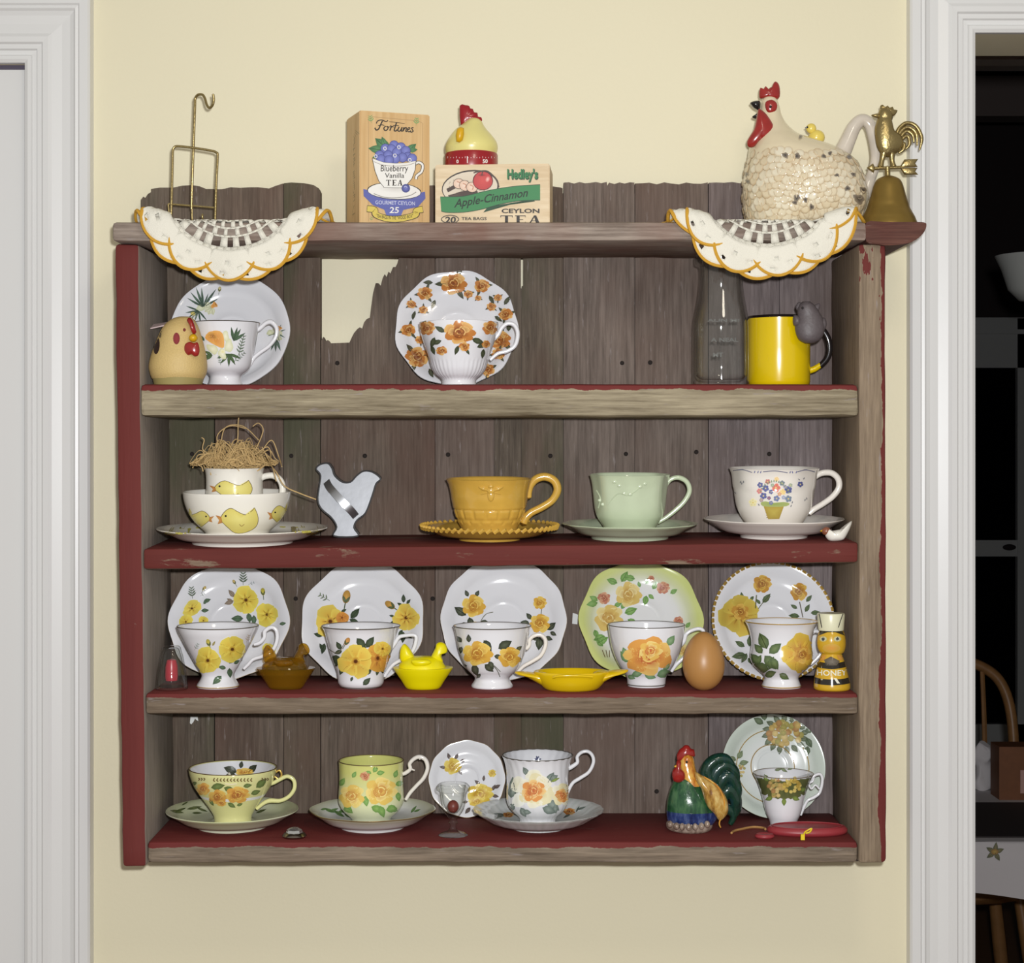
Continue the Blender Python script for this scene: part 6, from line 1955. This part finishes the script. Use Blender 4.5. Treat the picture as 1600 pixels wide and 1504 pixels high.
t.part('leg', MB().ptube([(1381, 240), (1378, 252), (1376, 261)], YL, [6, 4, 5], 8, 4), 'brass'); t.part('leg', MB().ptube([(1393, 240), (1394, 252), (1396, 261)], YL, [6, 4, 5], 8, 4), 'brass')
t.finish()

# ------------------------------------------------------------------ first ledge: small hen, bottle, mug
M['sand'] = mat('sandy_cream_glaze', C(206, 178, 116), .55, bump=.5, bscale=700, var=.16)
M['sand_base'] = mat('olive_base_glaze', C(160, 146, 92), .5)
YS = .034
t = Thing('hen_figurine', 'round cream hen figurine with red comb in the corner', 'figurine', 278, YS, Z1)
hb = MB().loft([(590, 238, 318, 39), (582, 235, 322, 43), (570, 233, 323.5, 44), (555, 236, 322, 43), (540, 241, 319, 38), (525, 247, 315, 33), (512, 253, 311, 28), (503, 260, 307, 22), (496, 270, 302, 15), (493, 279, 297, 8)], YS, 44, 4)
t.part('body', hb, 'sand')
t.part('base', MB().loft([(600, 241, 315, 36), (594, 240, 317, 38), (588, 238.5, 318.5, 40)], YS, 44, 2), 'sand_base')
d = Decal(hb.bvh(), (160, 380, .25)); d.seen = 2.0
d.ell(463, 588, 21, 37, C(150, 36, 40), C(130, 30, 36)); d.ell(512, 534, 9, 11, C(120, 40, 30), C(120, 40, 30)); d.ell(340, 635, 19, 52, C(40, 22, 22), C(50, 26, 24), rot=.1)
d.ell(355, 555, 12, 30, C(60, 60, 44), C(130, 110, 70), rot=-.3)
t.prints('painted_marks', d)
t.part('comb', MB().puff([(292, 498), (296, 494), (301, 498), (305, 508), (307, 517), (303, 521), (299, 516), (296, 506)], YS - .020, .010, 2), 'red_glaze')
t.part('beak', MB().ball(P(302, 526, YS - .0265), (.005, .006, .0045)), 'mustard_p')
t.part('wattle', MB().puff([(289, 536), (296, 532), (303, 534), (309, 533), (312, 544), (310, 553), (304, 555), (299, 552), (293, 553), (288, 546)], YS - .0265, .008, 3), 'red_glaze')
t.finish()
slip = MB()
A = [P(235, 514, .028), P(262, 508, .028), P(270, 503, .050), P(240, 508, .050)]
slip.add(A + [a + Vector((0, 0, .0012)) for a in A], [(0, 1, 2, 3), (7, 6, 5, 4), (0, 4, 5, 1), (1, 5, 6, 2), (2, 6, 7, 3), (3, 7, 4, 0)])
sl = slip.build('paper_slip', mat('faded_paper', C(196, 176, 176), .7), loc=P(250, 512, .04), smooth=False)
tag(sl, 'thin pale paper slip stuck behind the round cream hen', 'paper')

YM = .036
k = S(YM)
t = Thing('milk_bottle', 'clear glass milk bottle with embossed lettering beside the yellow mug', 'bottle', 1127, YM, Z1)
po = cr([(0, 0), (38, 0), (42.5, 2), (44, 8), (44, 60), (43.5, 95), (41, 112), (37.5, 130), (34.5, 150), (33, 168), (33, 182), (35, 187), (40, 189), (41, 193), (41, 201), (38, 204)], 3)
pi_ = [(max(0, r - 4.2), z_) for r, z_ in reversed(cr([(36, 9), (41.5, 13), (44, 20), (44, 60), (43.5, 95), (41, 112), (37.5, 130), (34.5, 150), (33, 168), (33, 182), (34, 190), (35, 200), (35, 204)], 3))]
pf = [(r * k, z_ * k) for r, z_ in po] + [(r * k, z_ * k) for r, z_ in pi_] + [(0, 8 * k)]
pf = [(max(r, 0), z_) for r, z_ in pf]; pf[0] = (0, pf[0][1])
bX = P(1127, 0, YM).x
bm_ = MB().lathe(pf, (bX, YM, Z1), 56)
t.part('glass_body', bm_, 'glass')
d = Decal(bm_.bvh(), (1040, 390, .225), lift=.0003); d.seen = 1.99
em = MB()
rr = random.Random(3)
for (tx, x0, y0, x1, y1) in (('AUN MI', 290, 480, 510, 502), ('A NEAL', 315, 612, 505, 640), ('MT', 330, 715, 400, 745)):
    d.text(tx, x0, y0, x1, y1, (1, 1, 1, 1), 0, .03)
t.part('embossed_letters', d.mb, 'letter_glass', under='glass_body')
t.finish()

YG = .085
k = S(YG)
t = Thing('enamel_mug', 'bright yellow enamel mug with black rim and black handle', 'mug', 1217, YG, Z1)
H_ = 108
po = [(0, 1), (44, 0), (47, 2), (48.5, 8), (48.5, 60), (48, 100), (48.5, H_)]
pi2 = [(46.5, H_), (46, 60), (46, 10), (43, 4), (0, 4)]
t.part('body', MB().lathe([(r * k, z_ * k) for r, z_ in po + pi2], (P(1217, 0, YG).x, YG, Z1), 64), 'enamel')
t.part('rim', MB().lathe([(48.6 * k, (H_ - 2) * k), (49.6 * k, H_ * k), (48.6 * k, (H_ + 2) * k), (46.4 * k, (H_ + 1) * k), (46.2 * k, (H_ - 2) * k)], (P(1217, 0, YG).x, YG, Z1), 64), 'black_glaze')
t.part('handle', MB().ptube([(1262, 506), (1272, 506), (1283, 513), (1293, 528), (1296, 545), (1292, 560), (1281, 572)], YG, [4.5, 5, 5.5, 5.5, 5.5, 5.2, 4.5], 10, 5), 'black_glaze')
t.part('handle_foot', MB().ptube([(1282, 570), (1273, 576), (1262, 580)], YG, [4.2, 5, 5], 10, 4), 'enamel')
t.finish(dz=0)
M['grey_clay'] = mat('grey_clay', C(92, 84, 86), .5, bump=.4, bscale=300, var=.15)
YC = YG - .045
t = Thing('mouse_figurine', 'small grey clay figure hooked over the rim of the yellow mug', 'figurine', 1265, YC, Z1)
mb = MB().loft([(536, 1258, 1272, 6), (531, 1249, 1281, 12), (522, 1244, 1287, 15), (510, 1242, 1289, 15), (500, 1245, 1287, 14), (492, 1246, 1283, 13), (484, 1246, 1278, 13), (476, 1249, 1272, 11), (471, 1254, 1266, 6)], YC, 28, 4)
t.part('body', mb, 'grey_clay')
t.part('ear', MB().puff([(1268, 486), (1272, 477), (1281, 474), (1280, 484), (1274, 492)], YC + .004, .006, 3), 'grey_clay'); t.part('ear', MB().puff([(1247, 486), (1243, 480), (1247, 472), (1254, 474), (1254, 482)], YC + .004, .006, 3), 'grey_clay')
t.part('paw', MB().puff([(1280, 500), (1288, 496), (1292, 506), (1288, 516), (1280, 514)], YC, .010, 3), 'grey_clay'); t.part('paw', MB().puff([(1240, 492), (1250, 496), (1250, 508), (1240, 508)], YC - .002, .012, 3), 'grey_clay')
t.part('eye', MB().ball(P(1254, 481, YC - .0095), .0014), 'black_glaze')
t.part('hook', MB().ptube([(1254, 490, YC), (1254, 489, YC + .014), (1254, 489, YC + .023), (1254, 497, YC + .027)], YC, [5, 4, 4, 3.4], 8, 4), 'grey_clay')
t.finish(settle=False)

# ------------------------------------------------------------------ second ledge: tin cutter, little bird
M['tin'] = mat('dull_tin', C(120, 121, 124), .40, metal=.8, bump=.12, bscale=60, var=.12)
oc = [(493, 733), (499, 726), (511, 724), (518, 732), (522, 743), (534, 753), (547, 753), (557, 743), (568, 736), (582, 738), (594, 748), (587, 756), (581, 775), (571, 801), (558, 812), (553, 824), (559, 837), (522, 837), (526, 823), (518, 809), (502, 795), (496, 781), (498, 761), (500, 743)]
YK = .125
x = P(540, 0, YK).x
t = Thing('cookie_cutter', 'hen-shaped tin cookie cutter standing on its base edge', 'cookie cutter', 540, YK, z2(x) - .0002)
o2 = [P(a, b, YK) for a, b in cr(oc, 4, True)]
n = len(o2)
fc = MB()
fc.add([p for p in o2] + [p + Vector((0, .0008, 0)) for p in o2], [tuple(range(n)), tuple(reversed(range(n, 2 * n)))] + [(i, (i + 1) % n, n + (i + 1) % n, n + i) for i in range(n)])
t.part('face_plate', fc, 'tin', smooth=False)
wl = MB().tube([p + Vector((0, -.0004, 0)) for p in o2], .0011, 6, closed=True, smooth=False)
v0 = [p for p in o2] + [p + Vector((0, .022, 0)) for p in o2]
wl.add(v0, [(i, (i + 1) % n, n + (i + 1) % n, n + i) for i in range(n)])
t.part('cutting_wall', wl, 'tin')
st = [P(509, 752, YK) + Vector((0, -.0005, 0)), P(514, 761, YK - .006), P(524, 772, YK - .010), P(537, 786, YK - .011), P(548, 797, YK - .008), P(556, 807, YK) + Vector((0, -.0005, 0))]
sm_ = cr([tuple(p) for p in st], 5)
sv, sf = [], []
wv = (P(6, 0, YK) - P(0, 0, YK)).length
for p in sm_:
    for s_ in (-1, 1):
        q = Vector(p) + Vector((s_ * wv * .75, 0, s_ * wv * .65)); sv.append(q)
    for s_ in (-1, 1):
        q = Vector(p) + Vector((s_ * wv * .75, .0008, s_ * wv * .65)); sv.append(q)
for i in range(len(sm_) - 1):
    a = 4 * i
    sf += [(a, a + 1, a + 5, a + 4), (a + 2, a + 6, a + 7, a + 3), (a, a + 4, a + 6, a + 2), (a + 1, a + 3, a + 7, a + 5)]
t.part('strap_handle', MB().add(sv, sf), mat('bright_tin', C(190, 192, 196), .25, metal=.9))
zlo = min(v.z for p in t.parts for v in p[1].v)
for p in t.parts:
    for v in p[1].v: v.y += (v.z - zlo) * .13
t.finish()

YI = .017
x = P(1306, 0, YI).x
t = Thing('bird_figurine', 'tiny white porcelain bird with reddish brown head', 'figurine', 1306, YI, z2(x))
t.part('body', MB().puff([(1289, 832), (1293, 826), (1300, 829), (1308, 828), (1316, 826), (1323, 819), (1331, 814), (1329, 823), (1324, 834), (1318, 843), (1308, 845.5), (1296, 845), (1290, 839)], YI, .018, 3, center=(1306, 836)), 'cream_glaze')
t.part('head', MB().ball(P(1291, 830, YI), (.0052, .005, .0048)), mat('brown_speckle_glaze', C(140, 84, 60), .25, coat=.4, var=.4, bscale=260))
t.part('beak', MB().tube([P(1286, 829, YI), P(1281.5, 830, YI)], [.0016, .0004], 6, 1, smooth=False), 'mustard_p')
t.finish()

# ------------------------------------------------------------------ third ledge: small things
YQ = .034
k = S(YQ)
t = Thing('glass_shaker', 'small upturned clear glass with red liquid inside', 'glass', 268, YQ, Z3)
po = [(0, 0), (23, 0), (25.5, 2), (25.5, 6), (22, 30), (18, 52), (15.5, 60), (14, 66), (11, 68), (0, 68.5)]
pi_ = [(0, 65), (10, 64.5), (12.5, 60), (15.5, 50), (19.5, 30), (22.5, 8), (21, 5), (0, 5)]
qx = P(268, 0, YQ).x
t.part('glass_body', MB().lathe([(r * k, z_ * k) for r, z_ in po + pi_], (qx, YQ, Z3), 40), 'glass')
t.part('red_filling', MB().lathe([(0, 14 * k), (9 * k, 14 * k), (10 * k, 20 * k), (9.5 * k, 36 * k), (7 * k, 46 * k), (0, 48 * k)], (qx, YQ, Z3), 24), mat('red_wax', C(176, 44, 60), .3))
t.finish()

def amber_mat(n, col, tr):
    return mat(n, col, .08, trans=tr, ior=1.5, coat=.2)
M['amber'] = thin_glass('amber_glass', (0.80, 0.62, 0.20, 1), C(196, 150, 36), 0.16, (0.50, 0.34, 0.08, 1))
M['lemon'] = mat('lemon_plastic', C(232, 218, 0), .35, coat=.1)


def hen_dish(name, label, m, x0, y0, sc, Y, z):
    """covered dish: x0, y0 = left tip and bottom row of the base in the photo"""
    q = lambda a, b: (x0 + (a - 614) * sc, y0 + (b - 1083) * sc)
    t = Thing(name, label, 'covered dish', q(661, 0)[0], Y, z)
    def ringq(y, a, b, hd): return (q(0, y)[1], q(a, 0)[0], q(b, 0)[0], hd * sc)
    t.part('base', MB().loft([ringq(1083, 636, 686, 19), (ringq(1080, 633, 689, 22)), ringq(1070, 627, 695, 27), ringq(1060, 620, 702, 32), ringq(1052, 615, 707, 35), ringq(1050, 614, 708, 35.5)], Y, 40, 3), m)
    t.part('lid', MB().loft([ringq(1050, 623, 697, 29), ringq(1045, 624, 694, 27), ringq(1039, 630, 690, 22), ringq(1034, 637, 684, 15), ringq(1032.5, 645, 676, 8)], Y, 40, 3), m)
    t.part('tail', MB().puff([q(*p) for p in ((626, 1040), (625, 1025), (628, 1016), (633, 1013.5), (640, 1020), (646, 1030), (650, 1038), (640, 1044))], Y, .014 * sc, 3), m, under='lid')
    t.part('head', MB().puff([q(*p) for p in ((672, 1040), (674, 1032), (680, 1020), (682, 1013), (688, 1010.5), (695, 1013), (699, 1021), (698, 1027), (692, 1028), (690, 1033), (692, 1042), (682, 1045))], Y, .015 * sc, 3, center=q(685, 1029)), m, under='lid')
    t.part('wing', MB().puff([q(*p) for p in ((642, 1040), (652, 1037), (668, 1038), (674, 1043), (664, 1048), (648, 1048))], Y - .018 * sc, .010, 3), m, under='lid')
    t.finish()
    return t


hen_dish('hen_dish', 'tiny lemon yellow hen-on-nest dish beside the square-handled cup', 'lemon', 614, 1083, 1.0, .042, Z3)
hen_dish('hen_dish', 'tiny amber glass hen-on-nest dish beside the briar rose cup', 'amber', 400.5, 1081, .98, .042, Z3)

YD = .031
t = Thing('spoon_rest', 'yellow ceramic dish with two pointed handles', 'dish', 893, YD, Z3)
bw = MB().loft([(1082, 856, 930, 26), (1079, 850, 936, 30), (1070, 842, 944, 36), (1060, 836, 950, 39), (1054, 834, 952, 40), (1052.5, 836, 950, 38.5), (1056, 842, 944, 35), (1064, 852, 934, 28), (1068, 862, 924, 18)], YD, 48, 3)
t.part('bowl', bw, 'yellow_glaze')
for sgn, pp_ in ((-1, [(842, 1062), (828, 1060), (815, 1056), (806, 1055)]), (1, [(944, 1061), (958, 1057), (970, 1053), (979, 1051)])):
    t.part('handle', MB().puff([(893 + (a - 893) * -sgn, b - (3 if sgn > 0 else 0)) for a, b in ((805, 1053.5), (818, 1053), (836, 1055), (858, 1057), (862, 1072), (850, 1076), (834, 1068), (820, 1061), (806, 1057.5))], YD, .026, 3, center=(893 + (842 - 893) * -sgn, 1062)), 'yellow_glaze')
t.part('raised_lip', MB().ptube([(864, 1063, YD - .026), (875, 1060.5, YD - .030), (905, 1060.5, YD - .030), (926, 1062, YD - .026)], YD, 2.2, 8, 5), 'yellow_glaze')
t.finish()

YE_ = .030
k = S(YE_)
pr = []
for i in range(25):
    a = PI * i / 24
    r = 32.5 * math.sin(a) * (1 - .13 * math.cos(PI - a) * 1.0)
    pr.append((max(0, r) * k if 0 < i < 24 else 0, (46 - 46 * math.cos(a)) * k))
eg = MB().lathe(pr, (P(1099.5, 0, YE_).x, YE_, Z3 - .0006), 48)
eo = eg.build('egg', mat('brown_eggshell', C(176, 128, 72), .38, var=.06, bscale=40, bump=.05), loc=(P(1099.5, 0, YE_).x, YE_, Z3))
tag(eo, 'smooth brown egg standing on end before the rose cup', 'egg')

YB_ = .032
t = Thing('honey_shaker', 'ceramic bee honey shaker with cream stopper', 'shaker', 1299.5, YB_, Z3)
M['bee_y'] = mat('bee_yellow_glaze', C(206, 164, 40), .2, coat=.5, var=.12, bscale=80)
bb = MB().loft([(1080, 1274, 1326, 25), (1077, 1271.5, 1328.5, 28), (1068, 1272, 1328, 27.5), (1056, 1274, 1325, 25.5), (1044, 1277, 1322, 22.5), (1034, 1280, 1319, 19.5), (1026, 1283, 1316, 17), (1020, 1285, 1314, 15)], YB_, 36, 3)
t.part('body', bb, 'bee_y')
hd = MB().loft([(1027, 1290, 1309, 9), (1022, 1281, 1318, 18), (1014, 1277.5, 1321, 21), (1004, 1276.5, 1321.5, 22), (994, 1278, 1320, 20.5), (987, 1281, 1317, 18), (984, 1283, 1315, 16)], YB_, 36, 3)
t.part('head', hd, 'bee_y')
t.part('stopper', MB().loft([(987, 1279, 1318, 19), (984, 1278.5, 1318.5, 19.5), (963, 1276.5, 1320, 21.5), (960.5, 1277.5, 1319, 20.5)], YB_, 36, 1), mat('cream_stopper', C(224, 222, 190), .3))
d = Decal(bb.bvh(), (1090, 870, .175)); d.seen = 2.0
for (y, a, b) in ((968, 1060, 1330), (1112, 1040, 1365)):
    d.stroke([(a - 8, y), (a + 60, y + 16), (1200, y + 24), (b - 60, y + 16), (b + 8, y)], 52, C(40, 36, 30))
d.poly([(1130, 935), (1190, 905), (1270, 945), (1240, 985), (1150, 985)], C(120, 112, 100), C(90, 80, 66))
d.poly([(1085, 900), (1150, 890), (1130, 940), (1085, 945)], C(214, 150, 30), C(200, 140, 30)); d.poly([(1240, 890), (1310, 900), (1300, 940), (1260, 935)], C(214, 150, 30), C(200, 140, 30))
d.text('HONEY', 1068, 1022, 1330, 1072, C(232, 232, 214), 0, .012, lambda u: -8 * ((u - 1200) / 130) ** 2 + 6)
d.ell(1110, 1110, 10, 6, C(200, 190, 150)); d.poly([(1215, 1098), (1240, 1100), (1270, 1145), (1245, 1145)], C(236, 234, 214), C(236, 234, 214))
t.part('body_print', d.mb, 'print', colors=True, under='body')
d = Decal(hd.bvh(), (1090, 870, .175)); d.seen = 2.0
d.poly([(1068, 668), (1120, 655), (1200, 672), (1270, 655), (1320, 672), (1316, 720), (1290, 690), (1195, 688), (1110, 690), (1075, 720)], C(36, 34, 26), C(60, 54, 30), center=(1195, 676))
for x0 in (1122, 1248):
    d.ell(x0, 748, 34, 24, C(226, 224, 200), C(190, 180, 110)); d.ell(x0, 748, 15, 18, C(40, 46, 50), C(70, 80, 84), n=10)
d.ell(1195, 830, 80, 40, C(220, 150, 40), C(206, 164, 40)); d.ell(1195, 760, 22, 20, C(228, 190, 80), C(206, 164, 40))
t.part('face_print', d.mb, 'print', colors=True, under='head')
for pts_ in ([(1284, 983), (1282, 972), (1280, 962)], [(1310, 983), (1313, 973), (1317, 962)]):
    t.part('antenna', MB().ptube([(a, b, YB_ - .0155) for a, b in pts_], YB_, .7, 6, 3), 'black_glaze')
t.finish()

# ------------------------------------------------------------------ bottom ledge: small things
YV = .024
k = S(YV)
t = Thing('crystal_knob', 'small faceted silver crystal lying before the saucers', 'crystal', 460, YV, Z4)
t.part('setting', MB().lathe([(0, 0), (17 * k, 0), (19 * k, 3 * k), (16 * k, 7 * k), (12 * k, 8 * k), (0, 8 * k)], (P(460, 0, YV).x, YV, Z4), 32), mat('silver_mount', C(150, 140, 130), .25, metal=1.0))
t.part('stone', MB().lathe([(13 * k, 7 * k), (12 * k, 12 * k), (7 * k, 15 * k), (0, 15.5 * k)], (P(460, 0, YV).x, YV, Z4), 8), mat('bright_crystal', C(230, 232, 232), .05, metal=.9), smooth=False)
t.finish()

YO = .034
k = S(YO)
t = Thing('glass_goblet', 'miniature clear glass goblet holding small red bead', 'goblet', 708, YO, Z4)
po = [(0, 0), (21, 0), (22, 1.5), (18, 4), (9, 7), (5.5, 11), (5, 17), (7.5, 20), (5.5, 24), (8, 29), (14, 36), (18.5, 46), (20.5, 60), (21.5, 68), (26, 71), (26.5, 76), (23, 80), (21.5, 81)]
pi_ = [(20, 80), (19.5, 74), (18, 66), (16, 52), (12, 42), (7, 36), (0, 35)]
gX = P(708, 0, YO).x
t.part('glass_body', MB().lathe([(r * k, z_ * k) for r, z_ in cr(po, 2) + pi_], (gX, YO, Z4), 40), 'glass')
t.finish()
bd = MB().ball((gX, YO, Z4 + 45.2 * k), (9 * k, 9 * k, 10 * k)).build('bead', mat('red_bead', C(120, 52, 44), .4), loc=(gX, YO, Z4 + 35.2 * k))
tag(bd, 'dull red bead inside the miniature glass goblet', 'bead')

# rooster
YR_ = .060
t = Thing('rooster_figurine', 'glazed ceramic rooster with green chest and dark tail', 'figurine', 1090, YR_, Z4)
def streak(n, cols, sc=160):
    m, nt, b = newmat(n)
    tc = nt.nodes.new('ShaderNodeTexCoord')
    f = noise_node(nt, tc.outputs['Object'], sc, 4, .6, (1, 1, .35))
    ramp = nt.nodes.new('ShaderNodeValToRGB')
    e = ramp.color_ramp.elements
    e[0].position = .32; e[0].color = cols[0]; e[1].position = .68; e[1].color = cols[-1]
    for i, c in enumerate(cols[1:-1]):
        q = e.new(.32 + .36 * (i + 1) / (len(cols) - 1)); q.color = c
    nt.links.new(f, ramp.inputs[0]); nt.links.new(ramp.outputs[0], b.inputs['Base Color'])
    b.inputs['Roughness'].default_value = .18; b.inputs['Coat Weight'].default_value = .5
    bp = nt.nodes.new('ShaderNodeBump'); bp.inputs['Strength'].default_value = .5; bp.inputs['Distance'].default_value = .001
    nt.links.new(f, bp.inputs['Height']); nt.links.new(bp.outputs['Normal'], b.inputs['Normal'])
    return m
M['r_green'] = streak('green_feather_glaze', [C(22, 58, 40), C(40, 84, 52), C(70, 110, 70)])
M['r_blue'] = streak('blue_feather_glaze', [C(22, 34, 76), C(40, 58, 110), C(84, 100, 140)])
M['r_tail'] = streak('dark_tail_glaze', [C(12, 34, 30), C(22, 58, 44), C(34, 62, 66)], 120)
M['r_wing'] = streak('amber_wing_glaze', [C(120, 78, 30), C(188, 146, 72), C(216, 190, 120)])
M['r_neck'] = streak('orange_neck_glaze', [C(176, 96, 30), C(214, 150, 60), C(226, 186, 96)])
M['r_foot'] = streak('pebble_glaze', [C(92, 76, 66), C(150, 132, 118), C(176, 160, 146)])
bd_ = MB().loft([(1290, 1046, 1112, 24), (1280, 1042, 1120, 28), (1266, 1041.5, 1124, 30)], YR_, 36, 3)
t.part('lower_body', bd_, 'r_blue')
t.part('chest', MB().loft([(1268, 1041.5, 1122, 29.5), (1254, 1042, 1116, 29), (1240, 1045, 1108, 26), (1228, 1049, 1100, 22), (1218, 1053, 1094, 18), (1212, 1058, 1088, 13)], YR_, 36, 3), 'r_green')
t.part('neck', MB().loft([(1226, 1064, 1102, 16, -4), (1214, 1062, 1092, 16, -2), (1202, 1061, 1087, 14, -1), (1190, 1060, 1085, 13), (1181, 1063, 1082, 9), (1177, 1068, 1078, 4)], YR_, 30, 3), 'r_neck')
t.part('comb', MB().puff([(1060, 1192), (1057, 1182), (1061, 1172), (1066, 1168), (1070, 1164.5), (1076, 1165), (1080, 1170), (1085, 1172), (1086, 1182), (1078, 1180), (1068, 1182)], YR_ - .004, .012, 3, center=(1071, 1177)), 'red_glaze')
t.part('wattle', MB().puff([(1058, 1188), (1064, 1190), (1064, 1200), (1070, 1208), (1070, 1218), (1062, 1223), (1053, 1221), (1050, 1212), (1051, 1204), (1055, 1198)], YR_ - .011, .012, 3, center=(1060, 1207)), 'red_glaze')
t.part('beak', MB().tube([P(1062, 1196, YR_ - .010), P(1054, 1198, YR_ - .014)], [.0030, .0008], 8, 1, smooth=False), 'mustard_p')
t.part('eye', MB().ball(P(1073, 1191, YR_ - .0095), .0014), 'black_glaze')
t.part('wing', MB().puff([(1086, 1206), (1098, 1212), (1114, 1220), (1128, 1234), (1137, 1252), (1138, 1268), (1132, 1278), (1124, 1283), (1116, 1272), (1106, 1262), (1100, 1248), (1095, 1232), (1088, 1220)], YR_ - .018, .020, 3, center=(1114, 1246)), 'r_wing')
t.part('wing_edge', MB().ptube([(1100, 1214, YR_ - .026), (1120, 1228, YR_ - .027), (1131, 1248, YR_ - .026), (1131, 1266, YR_ - .024), (1124, 1285, YR_ - .020), (1126, 1293, YR_ - .018)], YR_, [1.2, 1.4, 1.4, 1.3, 1.2, 1], 6, 5), 'r_neck', under='wing')
tl = [[(1112, 1238), (1104, 1218), (1106, 1200), (1118, 1188), (1134, 1186), (1146, 1196)], [(1116, 1244), (1112, 1222), (1120, 1204), (1134, 1196), (1148, 1206), (1152, 1222)], [(1120, 1252), (1122, 1230), (1132, 1214), (1144, 1216), (1152, 1236), (1151, 1252)], [(1124, 1262), (1130, 1242), (1140, 1234), (1149, 1248), (1150, 1266), (1145, 1278)], [(1118, 1272), (1130, 1264), (1140, 1266), (1146, 1276), (1141, 1288)]]
for i, pp_ in enumerate(tl):
    t.part('tail_feather', MB().ptube(pp_, YR_ + .004 + i * .001, [9, 11, 11, 10, 8, 4][:len(pp_)] if len(pp_) == 6 else [8, 9, 8, 6, 4], 12, 5), 'r_tail')
t.part('base', MB().loft([(1298, 1050, 1108, 24), (1294, 1042, 1112, 28), (1286, 1041, 1114, 28), (1280, 1046, 1110, 25)], YR_, 30, 3), 'r_foot')
for i, (x_, y_) in enumerate(((1047, 1291), (1057, 1294), (1066, 1295), (1076, 1295.5), (1086, 1295), (1096, 1294), (1105, 1291))):
    t.part('claw', MB().ball(P(x_, y_ - 3, YR_ - .024 + abs(i - 3) * .0012), (.0034, .005, .0042)), 'r_foot', under='base')
t.finish()

# gold cord, red disc with yellow clip
cd = MB().ptube([(1143, 0, .050), (1150, 0, .062), (1160, 0, .072), (1175, 0, .080), (1190, 0, .076), (1206, 0, .068), (1220, 0, .058), (1206, 0, .052), (1190, 0, .056)], .06, 1.8, 6, 6)
for v in cd.v: v.z = 0
cd = MB().tube([(P(a, 0, y_).x, y_, Z4 + .0016) for a, y_ in ((1143, .040), (1148, .052), (1160, .062), (1175, .072), (1186, .071), (1194, .066), (1196, .060))], .0014, 6, 6)
co = cd.build('cord', mat('gold_cord', C(176, 132, 76), .7, bump=.5, bscale=900), loc=(P(1180, 0, .06).x, .055, Z4))
tag(co, 'thin golden cord curling between the rooster and the small cup', 'cord')
YX = .040
t = Thing('red_purse', 'flat oval dusty red plastic coin purse on the bottom ledge', 'purse', 1258, YX, Z4)
def oval(cx, cy, rx, ry, z0, z1, bev):
    mb = MB(); n = 40; rows = ((rx - bev, ry - bev, z0), (rx, ry, z0 + bev), (rx, ry, z1 - bev), (rx - bev, ry - bev, z1), (rx * .55, ry * .55, z1 - bev * .5))
    v = []; f = []
    for a, b, z_ in rows:
        for j in range(n): v.append((cx + a * math.cos(2 * PI * j / n), cy + b * math.sin(2 * PI * j / n), z_))
    for i in range(len(rows) - 1):
        for j in range(n): f.append((i * n + j, i * n + (j + 1) % n, (i + 1) * n + (j + 1) % n, (i + 1) * n + j))
    f.append(tuple(range(n))[::-1]); f.append(tuple((len(rows) - 1) * n + j for j in range(n)))
    return mb.add(v, f)
M['dusty_red'] = mat('dusty_red_plastic', C(150, 52, 58), .4, var=.12, bscale=60)
px_ = P(1262, 0, YX).x
t.part('body', oval(px_, YX + .004, .046, .024, Z4, Z4 + .009, .003), 'dusty_red')
t.part('seam', MB().tube([(px_ + .040 * math.cos(a * .2), YX + .004 + .0195 * math.sin(a * .2), Z4 + .0092) for a in range(32)], .0007, 6, 1, smooth=False), 'dusty_red')
t.part('tab', oval(P(1195, 0, .018).x, .020, .011, .009, Z4, Z4 + .005, .002), 'dusty_red')
t.finish()
cx_ = lambda a: P(a, 0, .011).x
cl = MB().tube([(cx_(1256), .011, Z4 + .003), (cx_(1257), .011, Z4 + .008), (cx_(1262), .010, Z4 + .011), (cx_(1268), .010, Z4 + .013), (cx_(1265), .010, Z4 + .009), (cx_(1259), .010, Z4 + .0075)], .0009, 6, 4)
cl.box((cx_(1251), .009, Z4 - .0001), (cx_(1257), .013, Z4 + .0065))
co = cl.build('yellow_clip', mat('yellow_plastic', C(226, 200, 20), .4), loc=(P(1256, 0, .011).x, .011, Z4), smooth=False)
tag(co, 'tiny bright yellow plastic clip in front of the red purse', 'clip')

# everything on the second ledge stands square on its slope
piv = Vector((0, 0, (Z2L + Z2R) / 2))
Rt = Matrix.Rotation(TILT2, 4, 'X')
for o in COL.objects:
    if o.parent is None and 'category' in o and Z2L - .01 < o.location.z < Z1 - .05 and abs(o.location.x) < .42 and o.location.y < .17:
        o.location = piv + (Rt @ (o.location - piv))
        o.rotation_euler.x = TILT2
